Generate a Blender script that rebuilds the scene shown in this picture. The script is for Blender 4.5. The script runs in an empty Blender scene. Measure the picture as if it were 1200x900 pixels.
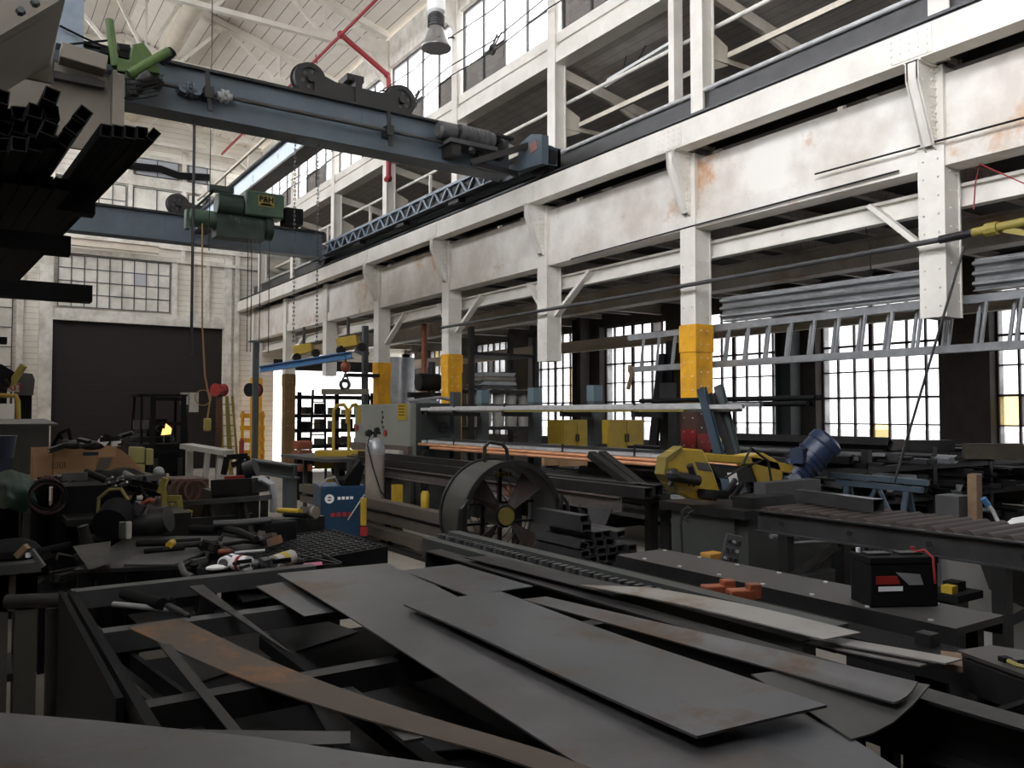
import bpy, math, random
from mathutils import Vector, Matrix
rnd = random.Random(11)
sc = bpy.context.scene
COL = sc.collection
TH, PT = math.radians(33.77), math.radians(2.03)
CAM = Vector((0, 0, 1.7))
FW = Vector((math.sin(TH)*math.cos(PT), math.cos(TH)*math.cos(PT), math.sin(PT)))
RT = Vector((math.cos(TH), -math.sin(TH), 0))
UP = RT.cross(FW)
V = Vector

def G(px, py, X=None, Y=None, Z=None, D=None):
    """where the line of sight through a photo point meets a plane of the building"""
    d = FW + RT*((px-600)/960) + UP*((450-py)/960)
    if X is not None: k = X/d.x
    elif Y is not None: k = Y/d.y
    elif Z is not None: k = (Z-CAM.z)/d.z
    else: k = D
    return CAM + d*k

# ------------------------------------------------------------------ materials
DIMK = .75  # colours not listed in BRIGHT are darkened to carry the lower hall's shade
BRIGHT = {'white_paint','white_panel_paint','cream_paint','column_yellow','crane_grey_blue','pale_crane_blue','lattice_blue','galvanised','aluminium','roof_boards','wall_boards','mezzanine_boards','trim_paint','painted_pane','grey_pane','red_pipe','lamp_shade_metal','hoist_green','hoist_dark_green','white_plastic','yard_asphalt','lime_green_paint','copper_coloured_bar'}
DIM = {'machine_yellow':.85,'cardboard':1.3,'concrete':.75,'sheet_steel':.62,'sheet_steel_blue':.6,'bright_sheet':.75,'cream_white':.8,'press_grey_green':.75,'cylinder_tan':.75,'door_brown':.6,'painted_steel':.7}
def mat(name, col, rough=.6, metal=0., col2=None, scale=4., mix=.5, bump=0., rust=None, rust_amt=.0, rscale=1.5, spec=None, detail=6, coords='Object'):
    if name not in BRIGHT:
        q_ = DIM.get(name, .62)*DIMK; col = tuple(c*q_ for c in col); col2 = col2 and tuple(c*q_ for c in col2); rust = rust and tuple(c*q_ for c in rust)
    m = bpy.data.materials.new(name); m.use_nodes = True
    nt = m.node_tree; N = nt.nodes; L = nt.links
    b = N['Principled BSDF']
    b.inputs['Roughness'].default_value = rough; b.inputs['Metallic'].default_value = metal
    if spec is not None: b.inputs['Specular IOR Level'].default_value = spec
    c = (*col, 1)
    if col2 is None and rust is None:
        b.inputs['Base Color'].default_value = c
        return m
    tc = N.new('ShaderNodeNewGeometry')
    out = None
    if col2 is not None:
        n = N.new('ShaderNodeTexNoise'); n.inputs['Scale'].default_value = scale; n.inputs['Detail'].default_value = detail
        n.inputs['Roughness'].default_value = .65
        L.new(tc.outputs['Position'], n.inputs['Vector'])
        r = N.new('ShaderNodeValToRGB'); r.color_ramp.elements[0].position = .5-.22*mix*2*.5-.08; r.color_ramp.elements[1].position = .62
        r.color_ramp.elements[0].color = (*col2, 1); r.color_ramp.elements[1].color = c
        L.new(n.outputs['Fac'], r.inputs['Fac']); out = r.outputs['Color']
        if bump:
            bp = N.new('ShaderNodeBump'); bp.inputs['Strength'].default_value = bump; bp.inputs['Distance'].default_value = .02
            L.new(n.outputs['Fac'], bp.inputs['Height']); L.new(bp.outputs['Normal'], b.inputs['Normal'])
        rr = N.new('ShaderNodeMapRange'); rr.inputs['To Min'].default_value = max(.05, rough-.12); rr.inputs['To Max'].default_value = min(1, rough+.12)
        L.new(n.outputs['Fac'], rr.inputs['Value']); L.new(rr.outputs['Result'], b.inputs['Roughness'])
    if rust is not None:
        n2 = N.new('ShaderNodeTexNoise'); n2.inputs['Scale'].default_value = rscale; n2.inputs['Detail'].default_value = 8; n2.inputs['Roughness'].default_value = .7
        L.new(tc.outputs['Position'], n2.inputs['Vector'])
        r2 = N.new('ShaderNodeValToRGB'); a = .68-rust_amt
        r2.color_ramp.elements[0].position = a; r2.color_ramp.elements[1].position = a+.1
        L.new(n2.outputs['Fac'], r2.inputs['Fac'])
        mx = N.new('ShaderNodeMix'); mx.data_type = 'RGBA'
        L.new(r2.outputs['Color'], mx.inputs['Factor'])
        if out: L.new(out, mx.inputs[6])
        else: mx.inputs[6].default_value = c
        mx.inputs[7].default_value = (*rust, 1); out = mx.outputs[2]
    L.new(out, b.inputs['Base Color'])
    return m

def striped(name, col, line, axis, period, width=.06, rough=.7, col2=None, bump=.5, nscale=3):
    """boards or corrugation: thin dark joints every period metres along one axis of the building"""
    m = mat(name, col, rough, 0, col2 or tuple(c*.8 for c in col), nscale, .5)
    nt = m.node_tree; N = nt.nodes; L = nt.links; b = N['Principled BSDF']
    src = b.inputs['Base Color'].links[0].from_socket
    g = N.new('ShaderNodeNewGeometry'); s = N.new('ShaderNodeSeparateXYZ'); L.new(g.outputs['Position'], s.inputs[0])
    d = N.new('ShaderNodeMath'); d.operation = 'DIVIDE'; L.new(s.outputs[axis], d.inputs[0]); d.inputs[1].default_value = period
    f = N.new('ShaderNodeMath'); f.operation = 'FRACT'; L.new(d.outputs[0], f.inputs[0])
    c = N.new('ShaderNodeMath'); c.operation = 'LESS_THAN'; L.new(f.outputs[0], c.inputs[0]); c.inputs[1].default_value = width
    mx = N.new('ShaderNodeMix'); mx.data_type = 'RGBA'; L.new(c.outputs[0], mx.inputs['Factor']); L.new(src, mx.inputs[6]); mx.inputs[7].default_value = (*line, 1)
    L.new(mx.outputs[2], b.inputs['Base Color'])
    return m

def M_(*a, **k): return mat(*a, **k)
white = mat('white_paint', (.74,.71,.65), .55, 0, (.60,.57,.51), 2.2, .5, rust=(.30,.19,.11), rust_amt=.0, rscale=2.1)
whiter = mat('white_panel_paint', (.76,.73,.68), .5, 0, (.56,.51,.45), .9, .1, rust=(.50,.29,.16), rust_amt=.115, rscale=.8)
cream = mat('cream_paint', (.62,.56,.47), .6, 0, (.50,.45,.37), 2, .5)
yellowp = mat('column_yellow', (.80,.40,.012), .5, 0, (.60,.29,.02), 5, .4, rust=(.16,.10,.06), rust_amt=.03, rscale=6)
yellow = mat('machine_yellow', (.66,.43,.025), .45, 0, (.48,.33,.03), 6, .4, rust=(.08,.07,.05), rust_amt=.04, rscale=9)
yellowd = mat('dull_yellow', (.62,.50,.10), .55, 0, (.45,.36,.08), 6, .4)
crane_blue = mat('crane_grey_blue', (.075,.10,.125), .5, .0, (.055,.073,.09), 2, .5)
pale_blue = mat('pale_crane_blue', (.62,.72,.84), .3, .0, (.5,.6,.72), 2, .4)
lattice_blue = mat('lattice_blue', (.23,.28,.34), .45, 0, (.16,.2,.25), 4, .4)
black = mat('black_steel', (.018,.017,.017), .5, .1, (.028,.026,.025), 6, .5)
matblack = mat('matt_black', (.012,.012,.013), .75, spec=.15)
dark = mat('dark_steel', (.055,.053,.052), .45, .45, (.03,.028,.027), 5, .5, rust=(.07,.04,.025), rust_amt=.06, rscale=4)
midsteel = mat('mill_steel', (.16,.16,.165), .4, .6, (.10,.10,.10), 4, .5, rust=(.14,.085,.055), rust_amt=.05, rscale=2.5)
sheet = mat('sheet_steel', (.34,.34,.355), .40, .7, (.14,.135,.135), 1.9, .9, rust=(.24,.165,.115), rust_amt=.15, rscale=1.7)
sheet2 = mat('sheet_steel_blue', (.33,.345,.375), .36, .75, (.17,.17,.18), 1.5, .9, rust=(.25,.175,.125), rust_amt=.15, rscale=2.3)
sheetb = mat('bright_sheet', (.62,.60,.56), .38, .5, (.42,.39,.34), 2.8, .5, rust=(.33,.24,.16), rust_amt=.12, rscale=2)
rusty = mat('rusted_strip', (.20,.155,.12), .6, .35, (.13,.10,.08), 3, .8, rust=(.42,.20,.08), rust_amt=.16, rscale=2.6)
galv = mat('galvanised', (.34,.35,.36), .35, .45, (.23,.24,.25), 6, .5)
alu = mat('aluminium', (.66,.67,.68), .36, .4, (.5,.5,.51), 8, .4)
copper = mat('copper_coloured_bar', (.72,.36,.19), .42, .5, (.52,.25,.13), 5, .5)
concrete = mat('concrete', (.52,.475,.40), .75, 0, (.36,.325,.275), 1.1, .6, bump=.1, rust=(.09,.08,.07), rust_amt=.10, rscale=.8)
roofw = striped('roof_boards', (.80,.765,.70), (.20,.18,.16), 0, .26, .065, .8, (.72,.68,.62))
wallw = striped('wall_boards', (.80,.765,.69), (.33,.30,.26), 2, .16, .06, .8, (.62,.58,.51), nscale=1.2)
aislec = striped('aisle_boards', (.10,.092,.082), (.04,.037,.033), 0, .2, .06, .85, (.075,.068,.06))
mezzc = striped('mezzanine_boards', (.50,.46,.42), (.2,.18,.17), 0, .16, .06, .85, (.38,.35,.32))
doorm = striped('door_brown', (.045,.030,.027), (.028,.018,.017), 2, .42, .04, .7, (.038,.026,.024))
trimw = mat('trim_paint', (.78,.75,.69), .65, 0, (.48,.45,.39), 3, .5)
panelw = mat('painted_pane', (.80,.77,.70), .6, 0, (.55,.52,.46), 2, .5)
panelg = mat('grey_pane', (.45,.47,.50), .5)
brick = mat('pier_brown', (.15,.13,.11), .85, 0, (.10,.085,.075), 5, .5)
redpipe = mat('red_pipe', (.26,.018,.025), .5)
redp = mat('red_paint', (.62,.035,.03), .45, 0, (.42,.03,.03), 8, .4)
orange = mat('orange_paint', (.55,.13,.05), .5, 0, (.30,.09,.04), 9, .4)
greenm = mat('lime_green_paint', (.055,.105,.018), .45, 0, (.03,.065,.012), 7, .4)
hoistg = mat('hoist_green', (.05,.09,.058), .45, 0, (.03,.06,.038), 6, .5)
hoistd = mat('hoist_dark_green', (.018,.036,.025), .5, 0, (.012,.02,.016), 6, .5)
rubber = mat('rubber', (.015,.015,.015), .8)
bluep = mat('blue_paint', (.012,.085,.19), .4, 0, (.01,.07,.16), 6, .4)
blueb = mat('blue_beam', (.10,.30,.62), .45)
sawblue = mat('sawhorse_blue', (.075,.125,.175), .55, 0, (.05,.085,.12), 6, .5)
motorblue = mat('motor_blue', (.02,.05,.15), .4, 0, (.06,.075,.11), 12, .5)
pressg = mat('press_grey_green', (.36,.38,.33), .5, 0, (.30,.31,.27), 3, .4)
pressd = mat('press_dark_green', (.085,.095,.085), .55, 0, (.06,.067,.06), 3, .4)
wood = mat('wood', (.42,.27,.15), .7, 0, (.30,.18,.10), 9, .5)
shaded_cream = mat('bracket_shaded_cream', (.36,.32,.26), .6, 0, (.28,.25,.20), 2, .5)  # darker copy of the cream paint, the bracket's shade put into its colour
card = mat('cardboard', (.50,.31,.17), .8, 0, (.42,.25,.13), 3, .4)
cyltan = mat('cylinder_tan', (.42,.37,.30), .5, 0, (.30,.25,.20), 5, .5, rust=(.22,.13,.08), rust_amt=.05, rscale=4)
creamw = mat('cream_white', (.62,.60,.54), .6, 0, (.5,.48,.42), 6, .4)
whitep = mat('white_plastic', (.80,.80,.80), .4)
lampm = mat('lamp_shade_metal', (.42,.41,.40), .3, .7, (.3,.3,.29), 8, .4)
pink = mat('pink_label', (.80,.16,.36), .5)
cord = mat('orange_cord', (.55,.33,.12), .6)
tarp = mat('green_tarp', (.05,.13,.09), .6, 0, (.03,.08,.06), 8, .5)
hosered = mat('dark_red_hose', (.10,.025,.022), .6)
greyplate = mat('grey_plate', (.15,.15,.155), .5, .2, (.10,.10,.10), 4, .5)
mull = mat('rusty_mullion', (.085,.045,.032), .7, 0, (.055,.035,.028), 8, .5)
mullg = mat('grey_mullion', (.16,.165,.17), .6)
greenpost = mat('grey_green_post', (.13,.155,.155), .55, 0, (.09,.11,.11), 6, .4)

def glass(name, tint, dirt):
    m = bpy.data.materials.new(name); m.use_nodes = True; nt = m.node_tree; N = nt.nodes; L = nt.links
    N.remove(N['Principled BSDF']); o = N['Material Output']
    t = N.new('ShaderNodeBsdfTransparent'); t.inputs[0].default_value = (*tint, 1)
    d = N.new('ShaderNodeBsdfTranslucent'); d.inputs[0].default_value = (*[c*.9 for c in tint], 1)
    g = N.new('ShaderNodeBsdfGlossy'); g.inputs['Roughness'].default_value = .1; g.inputs[0].default_value = (.8,.8,.8,1)
    n = N.new('ShaderNodeTexNoise'); n.inputs['Scale'].default_value = 2.5; n.inputs['Detail'].default_value = 6
    ge = N.new('ShaderNodeNewGeometry'); L.new(ge.outputs['Position'], n.inputs['Vector'])
    mr = N.new('ShaderNodeMapRange'); mr.inputs['From Min'].default_value = .35; mr.inputs['From Max'].default_value = .75
    mr.inputs['To Min'].default_value = dirt*.3; mr.inputs['To Max'].default_value = dirt
    L.new(n.outputs['Fac'], mr.inputs['Value'])
    x = N.new('ShaderNodeMixShader'); L.new(mr.outputs['Result'], x.inputs[0]); L.new(t.outputs[0], x.inputs[1]); L.new(d.outputs[0], x.inputs[2])
    y = N.new('ShaderNodeMixShader'); y.inputs[0].default_value = .05; L.new(x.outputs[0], y.inputs[1]); L.new(g.outputs[0], y.inputs[2])
    L.new(y.outputs[0], o.inputs['Surface'])
    return m
g_clear = glass('window_glass', (.93,.94,.96), .25)
g_dimmed = glass('dimmed_window_glass', (.40,.405,.41), .3)  # this and the high glass are tinted down against window glare
g_high = glass('high_window_glass', (.5,.505,.51), .3)
g_yel = glass('window_glass_yellowed', (.40,.35,.24), .3)
g_grey = glass('window_glass_dirty', (.13,.125,.12), .6)

# ------------------------------------------------------------------ mesh builder
class MB:
    def __init__(s): s.v = []; s.f = []; s.mi = []; s.m = 0
    def add(s, vs, fs):
        o = len(s.v); s.v += [V(v) for v in vs]
        for f in fs: s.f.append([i+o for i in f]); s.mi.append(s.m)
        return s
    def hexa(s, a, b):   # a, b: lower and upper quads
        return s.add(list(a)+list(b), [(3,2,1,0),(4,5,6,7),(0,1,5,4),(1,2,6,5),(2,3,7,6),(3,0,4,7)])
    def box(s, x0, x1, y0, y1, z0, z1):
        return s.hexa([(x0,y0,z0),(x1,y0,z0),(x1,y1,z0),(x0,y1,z0)], [(x0,y0,z1),(x1,y0,z1),(x1,y1,z1),(x0,y1,z1)])
    def cbox(s, c, sx, sy, sz, rz=0, rx=0, ry=0):
        Mx = Matrix.Rotation(rz,3,'Z') @ Matrix.Rotation(ry,3,'Y') @ Matrix.Rotation(rx,3,'X'); c = V(c)
        q = lambda z: [c + Mx@V((a*sx/2, b*sy/2, z*sz/2)) for a,b in ((-1,-1),(1,-1),(1,1),(-1,1))]
        return s.hexa(q(-1), q(1))
    def frame(s, p0, p1, up=(0,0,1)):
        p0, p1 = V(p0), V(p1); d = (p1-p0).normalized(); u = V(up)
        if abs(d.dot(u)) > .98: u = V((0,1,0)) if abs(d.y) < .9 else V((1,0,0))
        a = d.cross(u).normalized(); u = a.cross(d).normalized()
        return p0, p1, a, u
    def bar(s, p0, p1, w, h, up=(0,0,1)):
        p0, p1, a, u = s.frame(p0, p1, up)
        q = lambda p: [p-a*w/2-u*h/2, p+a*w/2-u*h/2, p+a*w/2+u*h/2, p-a*w/2+u*h/2]
        A, B = q(p0), q(p1)
        return s.add(A+B, [(0,1,2,3),(7,6,5,4),(0,4,5,1),(1,5,6,2),(2,6,7,3),(3,7,4,0)])
    def rtube(s, p0, p1, w, h, t=.005, up=(0,0,1)):
        p0, p1, a, u = s.frame(p0, p1, up)
        q = lambda p, k: [p-a*(w/2-k)-u*(h/2-k), p+a*(w/2-k)-u*(h/2-k), p+a*(w/2-k)+u*(h/2-k), p-a*(w/2-k)+u*(h/2-k)]
        vs = q(p0,0)+q(p1,0)+q(p0,t)+q(p1,t); fs = []
        for i in range(4):
            j = (i+1)%4
            fs += [(i,i+4,j+4,j), (8+i,8+j,12+j,12+i), (i,j,8+j,8+i), (4+j,4+i,12+i,12+j)]
        return s.add(vs, fs)
    def section(s, p0, p1, pts, up=(0,0,1)):   # sweep a 2-D section (side, up) along a line
        p0, p1, a, u = s.frame(p0, p1, up); n = len(pts)
        vs = [p0+a*x+u*y for x,y in pts]+[p1+a*x+u*y for x,y in pts]
        fs = [tuple(range(n)), tuple(range(2*n-1,n-1,-1))]+[(i, i+n, (i+1)%n+n, (i+1)%n) for i in range(n)]
        return s.add(vs, fs)
    def ibeam(s, p0, p1, w, h, tf=.02, tw=.015, up=(0,0,1)):
        a, b, c, d = w/2, h/2, tw/2, h/2-tf
        return s.section(p0, p1, [(-a,-b),(a,-b),(a,-d),(c,-d),(c,d),(a,d),(a,b),(-a,b),(-a,d),(-c,d),(-c,-d),(-a,-d)], up)
    def channel(s, p0, p1, w, h, t=.01, up=(0,0,1), side=1):
        k = side; b = h/2
        return s.section(p0, p1, [(-k*w/2,-b),(k*w/2,-b),(k*w/2,-b+t),(-k*w/2+k*t,-b+t),(-k*w/2+k*t,b-t),(k*w/2,b-t),(k*w/2,b),(-k*w/2,b)], up)
    def angle(s, p0, p1, w, t=.006, up=(0,0,1)):
        return s.section(p0, p1, [(0,0),(w,0),(w,t),(t,t),(t,w),(0,w)], up)
    def cyl(s, p0, p1, r0, r1=None, n=16, cap=True):
        if r1 is None: r1 = r0
        p0, p1, a, u = s.frame(p0, p1)
        vs = []
        for p, r in ((p0,r0),(p1,r1)):
            vs += [p+a*(r*math.cos(2*math.pi*i/n))+u*(r*math.sin(2*math.pi*i/n)) for i in range(n)]
        fs = [(i,i+n,(i+1)%n+n,(i+1)%n) for i in range(n)]
        if cap: fs += [tuple(range(n)), tuple(range(2*n-1,n-1,-1))]
        return s.add(vs, fs)
    def ring(s, c, axis, ro, ri, w, n=32):
        c = V(c); ax = V(axis).normalized(); _,_,a,u = s.frame(c, c+ax)
        vs = []
        for r, k in ((ro,-w/2),(ro,w/2),(ri,w/2),(ri,-w/2)):
            vs += [c+ax*k+a*(r*math.cos(2*math.pi*i/n))+u*(r*math.sin(2*math.pi*i/n)) for i in range(n)]
        fs = []
        for q in range(4):
            o, p = q*n, ((q+1)%4)*n
            fs += [(o+i, p+i, p+(i+1)%n, o+(i+1)%n) for i in range(n)]
        return s.add(vs, fs)
    def path(s, pts, r, n=8, closed=False):
        pts = [V(p) for p in pts]; m = len(pts); vs = []; fs = []
        d0 = (pts[1]-pts[0]).normalized(); u = V((0,0,1)) if abs(d0.z) < .9 else V((1,0,0))
        a = d0.cross(u).normalized(); u = a.cross(d0).normalized()
        for i, p in enumerate(pts):
            if closed: d = (pts[(i+1)%m]-pts[i-1]).normalized()
            else: d = ((pts[min(i+1,m-1)]-pts[max(i-1,0)])).normalized()
            a = (a-d*a.dot(d)).normalized(); u = a.cross(d).normalized()*-1
            vs += [p+a*(r*math.cos(2*math.pi*k/n))+u*(r*math.sin(2*math.pi*k/n)) for k in range(n)]
        for i in range(m if closed else m-1):
            j = (i+1)%m
            fs += [(i*n+k, i*n+(k+1)%n, j*n+(k+1)%n, j*n+k) for k in range(n)]
        if not closed: fs += [tuple(range(n-1,-1,-1)), tuple(range((m-1)*n, m*n))]
        return s.add(vs, fs)
    def prism(s, pts, vec):
        pts = [V(p) for p in pts]; vec = V(vec); n = len(pts)
        return s.add(pts+[p+vec for p in pts], [tuple(range(n-1,-1,-1)), tuple(range(n,2*n))]+[(i,(i+1)%n,(i+1)%n+n,i+n) for i in range(n)])
    def lathe(s, prof, c, axis=(0,0,1), n=24):
        c = V(c); ax = V(axis).normalized(); _,_,a,u = s.frame(c, c+ax); vs = []
        for r, z in prof: vs += [c+ax*z+a*(r*math.cos(2*math.pi*i/n))+u*(r*math.sin(2*math.pi*i/n)) for i in range(n)]
        fs = [(k*n+i, k*n+(i+1)%n, (k+1)*n+(i+1)%n, (k+1)*n+i) for k in range(len(prof)-1) for i in range(n)]
        if prof[0][0] > 1e-4: fs.append(tuple(range(n-1,-1,-1)))
        if prof[-1][0] > 1e-4: fs.append(tuple(range((len(prof)-1)*n, len(prof)*n)))
        return s.add(vs, fs)
    def ball(s, c, r, n=12, sq=(1,1,1)):
        m = n//2; o = V(c)
        vs = [o+V((0,0,-r*sq[2]))]
        for j in range(1, m):
            t = math.pi*j/m
            vs += [o+V((r*sq[0]*math.sin(t)*math.cos(2*math.pi*i/n), r*sq[1]*math.sin(t)*math.sin(2*math.pi*i/n), -r*sq[2]*math.cos(t))) for i in range(n)]
        vs.append(o+V((0,0,r*sq[2]))); e = len(vs)-1
        fs = [(0,1+(i+1)%n,1+i) for i in range(n)]
        for j in range(m-2): fs += [(1+j*n+i, 1+j*n+(i+1)%n, 1+(j+1)*n+(i+1)%n, 1+(j+1)*n+i) for i in range(n)]
        fs += [(e, 1+(m-2)*n+i, 1+(m-2)*n+(i+1)%n) for i in range(n)]
        return s.add(vs, fs)
    def rivet(s, c, nrm, r=.018):
        c = V(c); nrm = V(nrm); return s.cyl(c, c+nrm*r*.8, r, r*.45, 6)

INV = {}
def make(name, mb, m, parent=None, inv=None, bevel=0, smooth=True):
    me = bpy.data.meshes.new(name)
    inv = inv or Matrix.Identity(4)
    me.from_pydata([inv@v for v in mb.v], [], mb.f)
    ms = m if isinstance(m, (list, tuple)) else [m]
    for x in ms: me.materials.append(x)
    if len(ms) > 1: me.polygons.foreach_set('material_index', mb.mi)
    if smooth:
        me.polygons.foreach_set('use_smooth', [True]*len(me.polygons)); me.set_sharp_from_angle(angle=math.radians(32))
    me.update()
    o = bpy.data.objects.new(name, me); COL.objects.link(o)
    if parent is not None: o.parent = parent
    if bevel:
        b = o.modifiers.new('bevel', 'BEVEL'); b.width = bevel; b.segments = 2; b.limit_method = 'ANGLE'; b.angle_limit = math.radians(40)
    return o
def tag(o, label=None, cat=None, group=None, kind=None):
    if label: o['label'] = label
    if cat: o['category'] = cat
    if group: o['group'] = group
    if kind: o['kind'] = kind
    return o
def struct(name, mb, m, label=None, parent=None, kind='structure'):
    o = make(name, mb, m, parent)
    if parent is None: tag(o, label, {'w':'wall'}.get(name[0], name.split('_')[0]), None, kind)
    return o
def thing(name, label, cat, base, group=None, rz=0):
    o = bpy.data.objects.new(name, None); COL.objects.link(o)
    o.empty_display_size = .1; o.location = V(base); o.rotation_euler = (0,0,rz)
    tag(o, label, cat, group)
    INV[o.name] = (Matrix.Translation(V(base)) @ Matrix.Rotation(rz,4,'Z')).inverted()
    return o
def part(t, name, mb, m, label=None, bevel=0, local=False):
    inv = INV[t.name]
    o = make(name, mb, m, t, None if local else inv, bevel)
    INV[o.name] = inv
    if label: o['label'] = label
    return o
def one(name, mb, m, label, cat, group=None, bevel=0, rz=0):
    xs = [v.x for v in mb.v]; ys = [v.y for v in mb.v]; zs = [v.z for v in mb.v]
    b = V(((min(xs)+max(xs))/2, (min(ys)+max(ys))/2, min(zs)))
    o = make(name, mb, m, None, Matrix.Translation(b).inverted(), bevel); o.location = b
    INV[o.name] = Matrix.Translation(b).inverted()
    return tag(o, label, cat, group)
def copy_tree(o, loc=None, label=None, rz=None, parent=None):
    c = o.copy(); COL.objects.link(c)
    if parent is not None: c.parent = parent
    if loc is not None: c.location = loc
    if rz is not None: c.rotation_euler.z = rz
    if label: c['label'] = label
    for ch in o.children: copy_tree(ch, parent=c)
    return c
def text(t, name, s, pos, size, m, right, up, label=None, ext=.002, bold=0, align='CENTER'):
    cu = bpy.data.curves.new(name, 'FONT'); cu.body = s; cu.size = size; cu.align_x = align; cu.align_y = 'CENTER'; cu.extrude = ext; cu.offset = bold
    cu.materials.append(m)
    tmp = bpy.data.objects.new(name+'_curve', cu); COL.objects.link(tmp)
    me = bpy.data.meshes.new_from_object(tmp); bpy.data.objects.remove(tmp); me.name = name
    o = bpy.data.objects.new(name, me); COL.objects.link(o)
    r, u = V(right).normalized(), V(up).normalized(); n = r.cross(u)
    Mw = Matrix((( r.x,u.x,n.x,pos[0]),(r.y,u.y,n.y,pos[1]),(r.z,u.z,n.z,pos[2]),(0,0,0,1)))
    o.parent = t; o.matrix_basis = INV[t.name] @ Mw
    if label: o['label'] = label
    return o
def sheetobj(name, cs, m, label, cat='steel sheet', group=None, th=.005, bend=None, nx=14, ny=4):
    """a thin plate between four corners (a,b far end; c,d near end), with an optional sag"""
    a,b,c,d = [V(x) for x in cs]; mb = MB(); vs = []
    for i in range(nx+1):
        t = i/nx; l = a.lerp(d,t); r = b.lerp(c,t)
        for j in range(ny+1):
            p = l.lerp(r, j/ny); 
            if bend: p = p+V((0,0,bend(t, j/ny)))
            vs.append(p)
    n = len(vs); q = ny+1
    top = [(i*q+j, i*q+j+1, (i+1)*q+j+1, (i+1)*q+j) for i in range(nx) for j in range(ny)]
    nor = (b-a).cross(d-a); 
    if nor.z > 0: top = [f[::-1] for f in top]
    fs = [f[::-1] for f in top]+[tuple(k+n for k in f) for f in top]
    per = [j for j in range(q)]+[i*q+ny for i in range(1,nx+1)]+[nx*q+j for j in range(ny-1,-1,-1)]+[i*q for i in range(nx-1,0,-1)]
    fs += [(per[k], per[(k+1)%len(per)], per[(k+1)%len(per)]+n, per[k]+n) for k in range(len(per))]
    mb.add(vs+[v-V((0,0,th)) for v in vs], [[(k+n)%(2*n) for k in f] for f in fs])
    return one(name, mb, m, label, cat, group)
SKY, SUN, EXPO = 18, 0.0, 0.0
# ================================================================== the building
YE, YB = 26.3, -6.0          # end wall, back wall
XW, XL = 13.0, -1.3          # window wall, left wall
CY = [4.09+3.07*k for k in range(8)]     # column line
struct('floor', MB().box(XL-.3, XW+.3, YB-.3, YE+2.2, -.2, 0), concrete, 'worn concrete workshop floor')
struct('ground', MB().box(-60, 90, -60, 90, -.45, -.25), mat('yard_asphalt', (.32,.31,.29), .9), 'pale yard outside the windows')
struct('wall_yard', MB().box(3, 22, 33, 33.4, -.25, 5.5), mat('added_facade', (.6,.6,.58), .9), 'pale facade added across the yard to tone down the open doorway')  # facade added to tone down the bright open doorway
# gable roof of the tall hall
RX, RZ, EZ = 3.2, 11.35, 10.1
rb = MB()
for x0, x1, z0, z1 in ((RX, 7.95, RZ, EZ-.1), (XL-.15, RX, EZ-.1, RZ)):
    rb.hexa([(x0,YB,z0),(x1,YB,z1),(x1,YE+.2,z1),(x0,YE+.2,z0)], [(x0,YB,z0+.12),(x1,YB,z1+.12),(x1,YE+.2,z1+.12),(x0,YE+.2,z0+.12)])
struct('ceiling', rb, roofw, 'white painted board roof over the tall hall')
# lean-to roof and floor of the gallery behind the runway
b = MB(); b.hexa([(7.7,YB,7.25),(XW+.2,YB,6.3),(XW+.2,YE+.2,6.3),(7.7,YE+.2,7.25)], [(7.7,YB,7.37),(XW+.2,YB,6.42),(XW+.2,YE+.2,6.42),(7.7,YE+.2,7.37)])
struct('ceiling_gallery', b, mezzc, 'dark board roof over the gallery')
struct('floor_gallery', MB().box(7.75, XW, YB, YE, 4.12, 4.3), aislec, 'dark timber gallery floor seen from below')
# end wall with roll door, an open doorway in the aisle, painted-over windows
def ywall(mb, x0, x1, z0, z1, y0, y1): mb.box(x0, x1, y0, y1, z0, z1)
DL, DR, DT = G(62,374,Y=YE).x, G(261,386,Y=YE).x, G(160,380,Y=YE).z
w = MB()
ywall(w, XL-.2, DL, 0, DT, YE, YE+.25); ywall(w, DR, 8.3, 0, DT, YE, YE+.25); ywall(w, XL-.2, 8.3, DT, 9.9, YE, YE+.25)
w.prism([(XL-.2,YE,9.9),(8.0,YE,9.9),(8.0,YE,10.0),(RX,YE,RZ),(XL-.2,YE,10.1)], (0,.25,0))
ywall(w, 12.6, XW+.2, 0, 4.1, YE, YE+.25); ywall(w, 8.3, 12.6, 3.45, 4.1, YE, YE+.25); ywall(w, 8.3, XW+.2, 4.1, 7.2, YE, YE+.25)
struct('wall_end', w, wallw, 'tall white boarded end wall')
dd = MB(); n = 60
for i in range(n):
    z0, z1 = DT*i/n, DT*(i+.5)/n
    dd.box(DL, DR, YE+.06, YE+.10, z0, z1); dd.box(DL, DR, YE+.07, YE+.10, z1, DT*(i+1)/n)
d1 = struct('door_1', dd, doorm, 'big dark brown roll-up door in the end wall')
struct('bottom_rail', MB().box(DL, DR, YE+.03, YE+.1, 0, .15), dark, parent=d1)
b = MB(); b.box(8.3,12.6,YE+.02,YE+.1,3.1,3.45)
struct('door_2', b, dark, 'raised shutter above the bright open doorway')
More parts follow.
